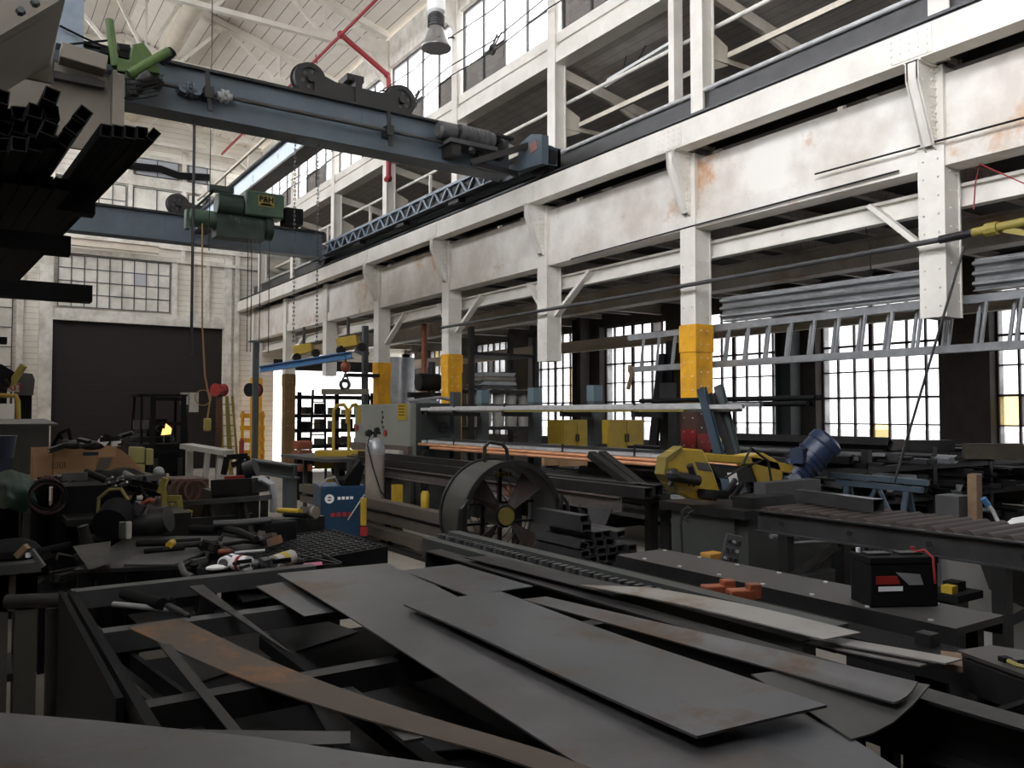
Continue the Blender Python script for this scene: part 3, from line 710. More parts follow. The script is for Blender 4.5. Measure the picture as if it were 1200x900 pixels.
# hoist
t3 = thing('electric_hoist', 'green electric hoist with yellow letters hanging at the far crane girder', 'hoist', (5,17.7,5.4))
g = MB(); g.box(4.88,5.73,17.5,17.95,5.92,6.46); gb = part(t3, 'control_box', g, hoistg, 'light green box with yellow name plate', bevel=.04)
g = MB(); g.box(5.16,5.50,17.485,17.5,6.14,6.38); part(t3, 'name_plate', g, yellowd)
text(t3, 'lettering', 'P&H', (5.33,17.478,6.29), .17, matblack, (1,0,0), (0,0,1), bold=.006)
g = MB(); g.prism([(5.17,17.48,6.16),(5.25,17.48,6.21),(5.40,17.48,6.21),(5.49,17.48,6.16)],(0,.01,0)); part(t3, 'emblem', g, matblack)
g = MB(); g.box(5.76,6.15,17.5,17.9,5.85,6.2); part(t3, 'resistor_box', g, matblack)
g = MB(); g.cyl((4.33,17.7,6.1),(4.86,17.7,6.1),.22,n=20); g.box(4.35,4.86,17.55,17.85,6.1,6.33); part(t3, 'gearbox', g, hoistd, bevel=.015)
g = MB(); g.cyl((3.85,17.7,5.75),(4.3,17.7,5.75),.19,n=22); g.cyl((3.78,17.7,5.75),(3.85,17.7,5.75),.14,.19,n=22); g.box(3.72,3.8,17.6,17.8,5.5,5.9); part(t3, 'hoist_motor', g, hoistg, 'pale green round motor')
g = MB(); g.cyl((4.3,17.7,5.72),(5.45,17.7,5.72),.2,n=22); g.cyl((5.35,17.7,5.7),(5.5,17.7,5.7),.25,n=24); g.box(4.3,5.3,17.5,17.9,5.4,5.7)
for i in range(14): g.ring((4.5+.06*i,17.7,5.72),(1,0,0),.212,.19,.02,18)
part(t3, 'rope_drum', g, hoistd)
for x in (4.98,5.06,5.24,5.44):
    part(t3, 'wire_rope', MB().cyl((x,17.6,5.6),(x,17.6,3.0),.010,n=6), midsteel)
g = MB(); g.bar((3.9,17.7,5.95),(4.4,17.9,6.5),.04,.04); g.bar((4.2,17.8,6.45),(4.7,17.8,6.45),.2,.12); part(t3, 'suspension_arm', g, hoistd)
t3.scale = (.746,.746,.746); t3.location = CAM+(t3.location-CAM)*.746
# pendant on orange cord
PY = 13.0; c0 = G(237,262,Y=PY); c1 = G(243,490,Y=PY)
t4 = thing('pendant_control', 'yellow pendant control hanging on a long orange cord before the brown door', 'pendant control', c1-V((0,0,.3)))
pts = [c0, G(237,320,Y=PY), G(237,380,Y=PY), G(240,440,Y=PY), G(246,470,Y=PY), c1]
part(t4, 'cord', MB().path(pts, .013, 8), cord)
g = MB(); q = G(238,466,Y=PY+.03); g.ring(q,(0,1,0),.125,.11,.015,24); part(t4, 'cord_loop', g, cord)
g = MB(); g.box(c1.x-.05,c1.x+.05,PY-.05,PY+.05,c1.z-.2,c1.z); part(t4, 'handle_box', g, yellowd, bevel=.02)
# rods and chains
c = G(228,132,Y=10.62); z1 = G(226,415,Y=10.62).z
one('hanging_rod', MB().cyl((c.x,10.62,5.36),(c.x,10.62,z1),.018,n=8), dark, 'thin dark rod hanging from the near crane girder, left of the hoist', 'rod')
c = G(247,142,Y=13)
one('hanging_wire', MB().cyl((c.x,13,9.3),(c.x,13,4.2),.008,n=6), dark, 'thin wire hanging between the crane girders', 'wire')
def chain(mb, a, b, r=.02, step=.055):
    a, b = V(a), V(b); n = int((a-b).length/step)
    for i in range(n):
        p = a.lerp(b, (i+.5)/n); mb.ring(p, (1,0,0) if i%2 else (0,1,0), r, r*.55, .008, 8)
for px, lab in ((346,'left of two hanging lifting chains in front of the arcade'),(373,'right of two hanging lifting chains in front of the arcade')):
    c = G(px,170,Y=10.65); z = G(px,402,Y=10.65).z
    m_ = MB(); chain(m_, (c.x,10.65,5.37), (c.x,10.65,z)); one('lifting_chain', m_, midsteel, lab, 'chain')
# high bay lamp
c = G(511,57,D=12)
t = thing('high_bay_lamp', 'big round metal high bay lamp hanging under the roof', 'lamp', c)
g = MB().lathe([(.22,0),(.225,.015),(.17,.12),(.12,.27),(.10,.31)], c, n=32); part(t, 'reflector', g, lampm)
g = MB().lathe([(.10,.31),(.11,.34),(.11,.50),(.09,.52)], c, n=24)
for i in range(5): g.ring(c+V((0,0,.33+.035*i)),(0,0,1),.125,.1,.014,24)
part(t, 'ballast_fins', g, midsteel)
g = MB().lathe([(.09,.52),(.13,.55),(.13,.74),(.06,.8)], c, n=24); part(t, 'ballast_housing', g, whitep)
g = MB().cyl(c+V((0,0,.8)), (c.x,c.y,9.95), .015); part(t, 'hanging_rod', g, dark)
g = MB().lathe([(0,.03),(.06,.05),(.07,.12),(.03,.2)], c, n=16); part(t, 'bulb', g, whitep)
# left runway bracket, blue end post and green drive
t = thing('crane_runway_bracket', 'cream painted steel bracket in a shade-darkened tone carrying the crane at upper left, behind the black tubes', 'bracket', (0,10.2,4.7))
a = G(130,92,Y=10.1); b_ = G(144,98,Y=10.1)
g = MB(); g.prism([(XL,10.1,4.62),(a.x,10.1,4.62),(a.x,10.1,a.z),(G(62,72,Y=10.1).x,10.1,G(62,72,Y=10.1).z),(XL,10.1,6.0)],(0,.06,0)); part(t, 'web', g, shaded_cream)
g = MB(); g.box(a.x, b_.x, 9.95, 10.4, 4.62, a.z+.05); part(t, 'end_flange', g, shaded_cream)
p0, p1 = G(70,62,Y=9.9), G(124,78,Y=9.9)
g = MB(); g.bar(p0, p1, .25, .17); part(t, 'buffer_beam', g, shaded_cream, bevel=.012)
g = MB(); g.box(p0.x-.1,p1.x,9.95,10.05,p1.z-.22,p1.z-.14); part(t, 'rail', g, dark)
g = MB(); g.path([G(62,55,Y=9.8),G(61,75,Y=9.8),G(60,98,Y=9.8)],.02); part(t, 'conduit', g, dark)
p0, p1 = G(66,50,Y=10.15), G(100,-60,Y=10.15)
one('crane_end_post', MB().box(p0.x,p1.x,10.15,10.35,p0.z,p1.z), lattice_blue, 'grey-blue steel plate rising at the top left corner', 'post')
t = thing('crane_bracket', 'near cream riveted bracket, shade-darkened tone, with two big bolts in the top left corner', 'bracket', (0,5.6,3.8))
A = G(-20,62,Y=5.5); B = G(75,6,Y=5.5); C_ = G(77,-40,Y=5.5)
g = MB(); g.prism([(XL,5.5,A.z-.35),(A.x,5.5,A.z),(B.x,5.5,B.z),(C_.x,5.5,C_.z+.3),(XL,5.5,C_.z+.3)],(0,.03,0)); part(t, 'web', g, shaded_cream)
g = MB(); d_ = (B-A); g.prism([A,B,B+V((0,0,.035)),A+V((0,0,.035))],(0,-.12,0)); g.prism([A,B,B+V((0,0,.03)),A+V((0,0,.03))],(0,1.0,0)); part(t, 'flange', g, shaded_cream)
for px,py in ((24,14),(41,4)):
    c = G(px,py,Y=5.5); part(t, 'bolt', MB().cyl(c,c-V((0,.04,0)),.028,.02,6), greenpost)
g = MB(); A2 = G(0,48,Y=6.4); B2 = G(62,20,Y=6.4)
g.prism([(XL,6.5,4.0),(G(58,96,Y=6.5).x,6.5,G(58,96,Y=6.5).z),(G(72,10,Y=6.5).x,6.5,G(72,10,Y=6.5).z),(XL,6.5,5.2)],(0,.04,0)); part(t, 'rear_plate', g, shaded_cream)
t = thing('crane_drive_unit', 'lime green crane drive machine perched at the left end of the near girder', 'crane drive', (1.7,10.1,5.3))
def q(px,py,d=10.0): return G(px,py,Y=d)
part(t, 'lever', MB().cyl(q(128,23),q(135,78),.045,n=10), greenm)
part(t, 'slant_tube', MB().cyl(q(151,87,9.85),q(198,60,9.85),.05,n=12), greenm)
g = MB(); g.prism([q(151,72),q(155,52),q(168,49),q(179,64),q(170,76)],(0,.35,0)); part(t, 'housing', g, greenm, bevel=.015)
g = MB(); g.box(q(137,0).x,q(188,0).x,9.95,10.35,q(150,80).z,q(150,72).z); g.box(q(138,0).x,q(160,0).x,9.95,10.3,q(150,90).z,q(150,80).z); part(t, 'base_frame', g, greenm)
g = MB(); g.cyl(q(138,60,10.2),q(152,62,10.2),.09,n=14); g.box(q(120,0).x,q(152,0).x,10.0,10.3,q(150,68).z,q(150,62).z); part(t, 'motor', g, matblack)
g = MB(); g.cyl(q(188,72,10.2),q(202,60,10.2),.06,n=12); part(t, 'brake_cylinder', g, matblack)
g = MB()
rr = random.Random(3)
for i in range(16):
    c = q(146+rr.random()*44, 88+rr.random()*28, 9.9+rr.random()*.3); g.ring(c,(rr.uniform(-1,1),rr.uniform(-1,1),rr.uniform(-.5,.5)),.10+rr.random()*.06,.09,.014,14)
g = MB()
for i in range(26):
    a_ = i/25; pts = [q(148+42*a_, 88+6*math.sin(a_*9), 9.95), q(150+42*a_, 100+10*math.sin(a_*5+1), 9.9), q(146+40*a_, 116+4*math.sin(a_*7)-12*a_, 9.95)]
    g.path(pts, .009, 5)
for k in range(5): g.path([q(146+k, 92+k*6, 9.92), q(168, 95+k*5, 9.88), q(192-k*2, 88+k*6, 9.92)], .009, 5)
part(t, 'wire_guard', g, dark)
g = MB(); g.path([q(70,30,10.1),q(100,45,10.1),q(130,58,10.1)],.012,6); g.path([q(80,52,10.1),q(130,47,10.1)],.012,6); part(t, 'stay_rods', g, matblack)
# black duct and monorail on the end wall
pts = [G(188,198,Y=26.05),G(210,206,Y=26.05),G(245,208,Y=26.05)]
one('black_duct', MB().path([G(150,194,Y=26.05)]+pts,.11,12), matblack, 'black flexible duct high on the end wall', 'duct')
a, c = G(60,280,Y=25.8), G(186,296,Y=25.8)
g = MB().ibeam((XL,25.8,a.z),(c.x,25.8,a.z),.15,.22); one('monorail', g, cream, 'tan monorail beam across the end wall above the painted window', 'beam')

# ================================================================== black tubes on the left cantilever rack
def dirv(deg): return V((math.sin(math.radians(deg)), math.cos(math.radians(deg)), 0))
yaw = dirv(-3.4); k = 0
def tube(px, py, D, w, h, roll=0, L=6.0, lab='black square steel tube on the high left rack, end facing the viewer', drop=0):
    c = G(px,py,D=D); e = c+yaw*L; e.z = c.z-drop
    up = V((math.sin(roll),0,math.cos(roll)))
    return one('steel_tube', MB().rtube(c, e, w, h, .006, up), matblack, lab, 'steel tube', 'black tubes on the high left rack')
for px,py,w_,rl in [(125,153,.060,0),(139,154,.058,.03),(153,155,.060,0),(167,156,.058,-.04),(180,158,.05,.6)]: tube(px,py,4.5,w_,.07,rl)
for px,py,rl in ((98,133,.55),(87,148,.55),(76,163,.5)): tube(px,py,4.4,.07,.072,rl)
for py, row in ((113,(2,60)),(131,(-13,5,23,41,60)),(149,(-13,5,23,41,58)),(167,(-13,5,23,41,59))):
    for px in row: tube(px+rnd.uniform(-.8,.8),py+rnd.uniform(-2,3),4.35+rnd.uniform(-.12,.16),.072,.074,rnd.choice((0,.1,.25,-.15,0)))
one('spacer_block', MB().box(.45,.70,6.03,6.17,3.02,3.185), matblack, 'black spacer block on the top rack arm under the right bunch of tubes', 'block')
for i in range(7): c = V((-.06+.087*i,5.5,3.06)); one('steel_tube', MB().rtube(c,c+yaw*5.5,.078,.076,.006), matblack, 'black square steel tube in the lowest layer on the high left rack', 'steel tube', 'lowest layer of black tubes')
t = thing('cantilever_rack', 'black cantilever rack arms under the tubes at the left edge', 'rack', (-.4,6.1,0))
part(t, 'upright', MB().box(-.5,-.3,5.95,6.25,0,4.6), matblack)
for px, y0, y1 in ((82,279,300),(107,336,355),(8,396,403)):
    a, c = G(px,y0,Y=6.1), G(px,y1,Y=6.1)
    part(t, 'arm', MB().rtube((-.3,6.1,(a.z+c.z)/2),(a.x,6.1,(a.z+c.z)/2),.14,a.z-c.z,.01), matblack)

# ================================================================== items hung along the arcade
t = thing('extension_ladder', 'long aluminium extension ladder hung on its side along the arcade', 'ladder', (7.85,5.5,2.3))
for i,(x,dy) in enumerate(((7.80,0),(7.88,.12))):
    y0, y1 = (1.2,8.7) if i == 0 else (1.6,8.2)
    for z in (2.31,2.76):
        part(t, 'rail', MB().channel((x,y0,z),(x,y1,z),.03,.075,.006), galv)
    y = y0+.2; n = 0
    while y < y1-.1:
        part(t, 'rung', MB().cyl((x,y+.03,2.33),(x,y-.03,2.74),.019,n=8), galv); y += .305
g = MB(); g.path([(7.86,5.0,2.8),(7.86,5.0,3.4),(7.78,5.0,3.64)],.006,6); g.path([(7.86,7.6,2.8),(7.86,7.6,3.64)],.006,6); part(t, 'hanging_wire', g, dark)
def deck(y0, y1, lab):
    t = thing('corrugated_sheets', lab, 'corrugated sheets', (7.85,(y0+y1)/2,2.82), 'corrugated sheets above the ladder')
    pts = []
    for i in range(3):
        for dx, dz in ((.0,0),(.0,.018),(-.055,.034),(-.055,.058),(0,.075)): pts.append((dx,-.14+.093*i+dz))
    pts.append((0,.14))
    pts2 = [(x+.008,z) for x,z in pts[::-1]]
    for k in range(2):
        part(t, 'sheet', MB().section((7.80+.03*k,y0+.08*k,2.97),(7.78+.03*k,y1,2.99),pts+pts2), galv)
    part(t, 'edge_flange', MB().box(7.74,7.90,y0,y1,2.826,2.836), galv)
deck(4.28, 6.95, 'galvanised corrugated sheets lying above the ladder between two columns')
deck(1.6, 3.9, 'galvanised corrugated sheets above the ladder at the right edge')
g = MB().path([(7.28,13.3,3.27),(7.28,8,3.25),(7.28,3.95,3.26)],.026,10)
one('air_pipe', g, greyplate, 'dark pipe running along the front of the columns', 'pipe')
t = thing('hose_fitting', 'yellow handled fitting on the air pipe at the right edge', 'fitting', (7.3,3.6,3.2))
part(t, 'collar', MB().cyl((7.28,3.95,3.26),(7.28,3.66,3.27),.038,n=12), black)
g = MB().cyl((7.28,3.66,3.27),(7.28,3.0,3.29),.04,n=12); g.cyl((7.28,3.55,3.27),(7.28,3.45,3.27),.06,n=10); g.bar((7.28,3.4,3.25),(7.3,3.0,3.1),.04,.05)
part(t, 'body', g, yellowd)
for k,(x,y0,y1,z) in enumerate([(7.36,1,5.3,4.2),(7.40,9.5,4.4,4.02)]):
    one('electric_cable', MB().path([(x,y0,z-.05),(x,(y0+y1)/2,z-.02),(x,y1,z)],.01,6), dark, ['thin cable sagging across the nearest plate at right','thin cable along the lower edge of the white plate'][k], 'cable')
one('red_wire', MB().path([G(1200,215,X=7.3),G(1148,192,X=7.35),G(1143,215,X=7.3),G(1141,245,X=7.3)],.006,6), redpipe, 'thin red wire hanging right of the nearest column', 'wire')
one('leaning_rod', MB().cyl(G(1130,288,D=6.6),G(1048,565,D=6.9),.011,n=8), midsteel, 'long thin rod leaning across the window at right', 'rod')
pts = [G(1082,200+y,X=7.3) for y in (0,)]
one('rope_scrap', MB().path([G(738,428,X=7.7),G(740,440,X=7.7),G(736,456,X=7.7)],.03,6), wood, 'brown rag hanging from the end of the ladder', 'rag')
# ================================================================== machines and stock along the arcade
def bx(px0, px1, py0, py1, **k):  # span between two photo points on a plane
    return G(px0,py0,**k), G(px1,py1,**k)
# press brake
t = thing('press_brake', 'grey-green press brake machine with a yellow notice between two yellow-footed columns', 'machine', (6.6,13.6,0))
g = MB(); g.prism([(6.28,12.5,.95),(6.28,12.5,1.86),(6.28,14.85,1.86),(6.28,14.85,.95)],(.12,0,0)); part(t, 'upper_beam', g, pressg, 'pale grey-green front plate', bevel=.01)
g = MB(); g.box(6.22,6.30,12.45,14.9,1.0,1.14); part(t, 'ram_edge', g, mat('ram_brown',(.20,.15,.12),.6,0,(.12,.09,.07),6,.5))
g = MB(); g.prism([(6.4,12.5,0),(6.4,12.5,1.87),(7.05,12.5,1.87),(7.2,12.5,1.5),(7.2,12.5,0)],(0,.12,0)); g.box(6.40,7.12,12.62,12.9,0,1.84); part(t, 'side_frame', g, pressd, 'dark green side frame')
g = MB(); g.box(6.42,7.1,14.3,14.8,0,1.8); part(t, 'side_frame', g, pressd)
g = MB(); g.box(6.1,6.5,12.5,14.85,.62,.78); g.box(6.3,6.36,12.5,14.85,0,.62); part(t, 'bed', g, pressd)
g = MB(); g.box(6.15,6.3,12.62,13.2,.84,1.06); part(t, 'control_panel', g, creamw)
g = MB(); g.box(6.265,6.28,12.62,12.95,1.58,1.86); nt_ = part(t, 'notice', g, yellow, 'yellow notice')
g = MB()
for i in range(4): g.box(6.26,6.266,12.68,12.9,1.66+.05*i,1.675+.05*i)
part(t, 'notice_print', g, matblack)
for py,pz in ((14.72,1.42),(13.45,1.34)):
    part(t, 'lamp_button', MB().cyl((6.28,py,pz),(6.25,py,pz),.055,n=14), redp, 'red round mark')
g = MB()
for i in range(4): g.box(6.272,6.28,13.55+.03*(i%2),13.6+.03*(i%2),1.42+i*.09,1.47+i*.09)
part(t, 'marking', g, dark)
g = MB(); g.ring((6.9,12.46,1.45),(0,1,0),.1,.07,.03,16); g.bar((6.8,12.46,1.45),(7.0,12.46,1.45),.02,.02); part(t, 'hand_wheel', g, black); part(t, 'motor', MB().cyl((6.55,12.3,.95),(6.55,12.5,.95),.13,n=14), black)
g = MB()
for i in range(5): g.box(6.5+.055*i,6.54+.055*i,12.49,12.5,1.68,1.75)
part(t, 'dark_lettering', g, matblack)
g = MB(); g.box(6.5,6.9,12.6,13.1,1.86,1.92); g.path([(6.35,12.7,1.9),(6.9,12.6,1.97),(7.2,12.55,1.92)],.03); part(t, 'top_pipes', g, galv)

# gas cylinder
c = G(439,626,Z=0)
t = thing('gas_cylinder', 'tall tan gas cylinder with a black hose beside the blue welder', 'gas cylinder', c)
g = MB().lathe([(.12,0),(.135,.02),(.135,1.18),(.12,1.27),(.07,1.34),(.045,1.36)], c, n=28); part(t, 'body', g, cyltan)
g = MB().lathe([(.138,1.12),(.137,1.18),(.122,1.275),(.072,1.345),(.05,1.35)], c, n=28); part(t, 'shoulder', g, galv, 'silvery shoulder')
g = MB().cyl(c+V((0,0,1.36)), c+V((0,0,1.42)), .028, n=12); g.cyl(c+V((-.12,0,1.42)), c+V((.08,0,1.42)), .02, n=10); g.cyl(c+V((-.1,-.03,1.42)), c+V((-.1,.03,1.42)), .05, n=16); g.cyl(c+V((.02,-.03,1.46)), c+V((.02,.02,1.46)), .04, n=16)
part(t, 'regulator', g, black)
g = MB().path([c+V((-.1,-.05,1.4)),c+V((-.16,-.1,1.25)),c+V((-.1,-.15,.95)),c+V((.02,-.16,.6)),c+V((.18,-.14,.45)),c+V((.12,-.2,.3))],.011,6); part(t, 'hose', g, rubber)
# blue welder
a, b_ = G(376,571,D=9.9), G(428,571,D=10.1)
t = thing('welding_machine', 'blue welding machine with a white round emblem in front of the gas cylinder', 'welding machine', ((a.x+b_.x)/2,(a.y+b_.y)/2,0), rz=math.atan2(b_.y-a.y,b_.x-a.x))
W = (b_-a).length/2
g = MB(); g.box(-W,W,0,.62,.12,.80); part(t, 'case', g, bluep, bevel=.015, local=True)
g = MB(); g.box(-W-.002,W+.002,-.004,.6,.785,.81); part(t, 'lid', g, mat('blue_lid',(.03,.12,.26),.4), local=True)
g = MB(); g.ring((-W*.62,-.008,.66),(0,1,0),.055,.028,.012,20); g.box(-W*.62-.05,-W*.62+.05,-.012,-.003,.652,.668)
for i in range(4): g.box(-W*.25+.05*i,-W*.25+.035+.05*i,-.008,0,.645,.68)
g.box(W*.35,W*.45,-.008,0,.645,.68); part(t, 'emblem', g, whitep, 'white emblem and letters', local=True)
g = MB()
for i in range(4): g.box(-W*.55+.07*i,-W*.55+.05+.07*i,-.008,0,.44,.49)
part(t, 'red_lettering', g, redp, 'dull red lettering', local=True)
for x in (-W+.06, W-.06):
    for y in (.05,.5): part(t, 'wheel', MB().cyl((x-.02,y,.06),(x+.02,y,.06),.06,n=14), rubber, local=True)
g = MB(); g.prism([(-.02,-.0,.80),(.06,-.05,.95),(.2,-.02,1.12),(.26,0,1.04),(.2,.0,.80)],(0,.2,0)); g.ball((.08,.1,.86),.1,10,(1.6,1,.6)); part(t, 'dark_cloth', g, matblack, 'black cloth on the lid', local=True)
g = MB(); g.path([(-.28,.02,.8),(-.2,.0,.9),(-.1,.02,.92),(-.05,.05,.82)],.014,6); g.path([(.26,-.01,.7),(.15,-.04,.55),(.05,-.04,.4)],.008,6); part(t, 'cable', g, galv, local=True)
g = MB(); g.box(W*.75,W*1.02,-.07,-.01,.32,.66); part(t, 'yellow_pendant', g, yellow, 'yellow switch box hung on the corner', bevel=.01, local=True)
g = MB(); g.box(W*.72,W*1.05,-.08,-.01,.2,.31); part(t, 'red_plug', g, redp, local=True)
# yellow stand on castors
c = G(465,634,Z=.06)
t = thing('yellow_stand', 'yellow post on a small wheeled foot beside the gas cylinder', 'stand', (c.x,c.y,0))
g = MB().rtube((c.x,c.y,.12),(c.x,c.y,.78),.11,.11,.006); part(t, 'post', g, yellow)
g = MB().box(c.x-.2,c.x+.18,c.y-.15,c.y+.15,.09,.12); part(t, 'foot_plate', g, yellow)
for dx,dy in ((-.15,-.1),(.14,-.1),(-.15,.1),(.14,.1)): part(t, 'castor', MB().cyl((c.x+dx-.02,c.y+dy,.045),(c.x+dx+.02,c.y+dy,.045),.045,n=12), rubber)

# three-level stock rack in front of the columns
t = thing('bar_rack', 'long cantilever stock rack with pale blue posts along the arcade', 'rack', (6.9,9,0))
for i,y in enumerate((7.1,8.47,9.85,11.3,12.2)):
    part(t, 'post', MB().box(6.92,7.06,y-.07,y+.07,0,2.06), greenpost if i else dark)
    if 0 < i < 4: part(t, 'post_top', MB().box(6.915,7.065,y-.075,y+.075,1.86,2.07), mat('pale_blue_paint%d'%i,(.22,.33,.38),.5))
    for z in (1.68,1.16,.72):
        part(t, 'arm', MB().bar((6.92,y,z),(6.42,y,z+.01),.05,.07), dark)
        if z > 1: part(t, 'end_pin', MB().cyl((6.45,y,z),(6.45,y,z+.14),.014,n=8), dark)
bars = [(6.45,1.765,.05,.045,5.5,12.4,alu),(6.515,1.735,.05,.045,5.6,12.3,alu),(6.57,1.735,.05,.045,5.9,12.4,alu),(6.64,1.74,.06,.05,5.7,12.4,galv),(6.53,1.785,.05,.04,6.1,12.2,alu),(6.60,1.785,.05,.04,5.4,11.8,galv),
        (6.72,1.74,.06,.05,6.2,12.4,alu),(6.455,1.727,.04,.022,6.3,9.9,yellowd)]
for i,(x,z,w_,h,y0,y1,m) in enumerate(bars):
    one('metal_bar', MB().rtube((x,y0,z),(x,y1,z),w_,h,.004), m, 'bright aluminium bar on the top level of the long stock rack' if m is not yellowd else 'yellowish flat bar at the front edge of the top rack level', 'metal bar', 'bars on the rack top level' if m is not yellowd else None)
for i,(x,z,y0,y1) in enumerate([(6.5,1.745,4.9,6.1),(6.58,1.745,4.8,5.9),(6.66,1.75,4.95,6.0),(6.55,1.80,4.85,5.8)]):
    one('black_tube', MB().cyl((x+.15,y0,1.79+.055*(i%2)),(x+.15,y1+1.4,1.79+.055*(i%2)),.026,n=12), matblack, 'black round tube end jutting from the top rack level near the red column foot', 'tube', 'black tubes on the rack')
for i,(x,z,w_,h,y0,y1,m) in enumerate([(6.5,1.22,.10,.04,5.2,12.4,alu),(6.62,1.22,.10,.05,5.6,12.4,galv),(6.56,1.265,.08,.03,5.4,12.0,midsteel),(6.74,1.23,.08,.06,5.2,12.4,dark)]):
    one('steel_bar', MB().bar((x,y0,z),(x,y1,z),w_,h), m, 'grey steel flat bar on the middle level of the long stock rack', 'metal bar', 'bars on the rack middle level')
for i,(x,z,y0,y1) in enumerate([(6.40,1.175,5.4,12.6),(6.36,1.13,6.4,11.9),(6.43,1.13,5.6,10.2)]):
    one('copper_bar', MB().cyl((x,y0,z),(x,min(y1,12.4),z-.0),.024,n=10), copper, 'copper coloured round bar slung under the middle rack level', 'metal bar', 'copper coloured bars')
for i in range(9):
    x = 6.42+.055*i; one('steel_bar', MB().rtube((x,5.4+rnd.random()*.9,.79+.05*(i%3)),(x,11.8+rnd.random(),.79+.05*(i%3)),.05,.045,.004), dark if i%3 else galv, 'dark square tube on the low level of the long stock rack', 'metal bar', 'bars on the rack low level')
# leaning channels by the column with the red foot
for i,(px0,py0,px1,py1,m) in enumerate([(822,455,842,530,sawblue),(832,462,858,532,midsteel),(842,452,862,532,greenpost),(776,415,766,520,matblack),(786,400,781,520,matblack)]):
    D = 8.6 if i < 3 else 12.5
    a, b_ = G(px0,py0,D=D), G(px1,py1,D=D-.2); b2 = a+(b_-a)*(1.0 if False else 1.55 if i < 3 else 2.1)
    if b2.z < .03: b2 = a+(b_-a)*((a.z-.03)/(a.z-b_.z))
    one('leaning_channel', MB().channel(a,b2,.1 if i < 3 else .16,.05,.008,up=(1,0,0)), m, ['blue-grey steel channel leaning by the red column foot, leftmost','steel channel leaning behind the blue-grey one','greenish steel channel leaning rightmost of three','black steel beam leaning before the window, left','black steel beam leaning before the window, right'][i], 'steel channel')

# roller feed table with square tubes, in front of the rack
t = thing('feed_table', 'long roller feed table carrying black square tubes to the yellow saw', 'feed table', (5.3,9,0))
part(t, 'front_rail', MB().channel((5.0,5.7,.86),(5.0,12.6,.86),.05,.14,.01,side=-1), mat('brown_grey_rail',(.20,.16,.14),.6,.2,(.12,.10,.09),6,.5))
part(t, 'rear_rail', MB().channel((5.65,5.7,.86),(5.65,12.6,.86),.05,.14,.01), dark)
for i in range(22): part(t, 'roller', MB().cyl((5.03,5.85+i*.31,.9),(5.62,5.85+i*.31,.9),.03,n=10), midsteel)
for y in (5.95,8.3,10.7,12.4):
    for x in (5.02,5.62): part(t, 'leg', MB().rtube((x,y,0),(x,y,.8),.09,.09,.006), dark)
    part(t, 'brace', MB().bar((5.0,y-.02,.4),(5.0,y+.35,.79),.03,.05), dark)
part(t, 'gusset', MB().prism([(4.97,5.78,.82),(4.97,6.16,.82),(4.97,6.0,.58),(4.97,5.92,.58)],(.012,0,0)), greyplate)
for i,y in enumerate((9.0,9.12,9.24,9.36,9.48)): part(t, 'red_marker', MB().box(4.965,4.975,y-2,y-1.95,.80,.90), orange)
for i,(x,w_,y0,y1,z,m) in enumerate([(5.12,.10,5.45,12.3,.98,dark),(5.25,.11,5.75,12.5,.985,black),(5.39,.10,5.6,11.8,.98,dark),(5.5,.08,6.8,12.5,.97,galv),(5.17,.08,7.4,12,1.07,dark)]):
    one('square_tube', MB().rtube((x,y0,z),(x,y1,z),w_,w_,.006), m, 'long dark square tube lying on the roller feed table, open end at right', 'steel tube', 'square tubes on the feed table')
g = MB(); a, b_ = G(705,532,D=8.6), G(762,580,D=7.9)
for i in range(2):
    o = V((-.14*i,0,.0)); one('leaning_tube', MB().rtube(a+o,b_+o*.7+V((0,0,.02)),.09,.07,.006), black if i == 0 else dark, ['black tube lying askew on the feed table, right one','black tube lying askew on the feed table, left one'][i], 'steel tube')
# lower shelf beams of the feed area
for i,(y0,y1,x,z,m) in enumerate([(7.4,12.8,4.55,.52,wood),(7.2,12.9,4.60,.35,cream),(7.6,12.6,4.5,.18,cyltan)]):
    one('timber_beam', MB().box(x-.08,x+.08,y0,y1,z-.07,z+.05), mat('timber_%d'%i,(.20,.16,.12),.7,0,(.12,.10,.08),5,.5), ['topmost brownish beam stacked behind the yellow stand','middle brownish beam stacked behind the yellow stand','lowest beam stacked on the floor behind the yellow stand'][i], 'beam')
one('beam_trestle', MB().box(4.35,4.8,8.0,8.12,0,.11).box(4.35,4.8,11.5,11.62,0,.11).box(4.4,4.47,8.0,11.6,.0,.05), dark, 'low dark trestle under the brownish beams', 'trestle')
c = G(498,585,X=4.6)
t = thing('yellow_bottle', 'small yellow spray bottle on the brownish beams', 'bottle', (4.6,c.y,.57))
part(t, 'body', MB().lathe([(.05,0),(.052,.16),(.035,.2)],(4.6,c.y,.57),n=14), yellow); part(t, 'cap', MB().lathe([(.02,.2),(.02,.25),(.012,.27)],(4.6,c.y,.57),n=10), matblack)

# yellow band saw
S = lambda px,py,y=4.85: G(px,py,Y=y)
t = thing('band_saw', 'yellow horizontal band saw with a motor guard and grey base', 'band saw', (5.6,4.9,0))
hp = [S(779,555),S(781,538),S(790,528),S(800,525),S(824,527),S(836,552),S(846,582),S(840,587),S(812,585),S(795,577),S(783,566)]
part(t, 'idler_guard', MB().prism(hp,(0,.09,0)), yellow, bevel=.012)
ring_ = [S(778,556,4.83),S(781,536,4.83),S(800,523,4.83),S(800,526,4.83),S(784,539,4.83),S(782,556,4.83),S(797,575,4.83),S(795,579,4.83)]
part(t, 'guard_rim', MB().prism(ring_,(0,.11,0)), mat('rim_dark_yellow',(.34,.26,.04),.6))
p_ = [S(826,531,5.0),S(885,535,5.0),S(930,545,5.0),S(930,556,5.0),S(885,545,5.0),S(830,541,5.0)]
part(t, 'bow_arm', MB().prism(p_,(0,.12,0)), yellow, bevel=.01)
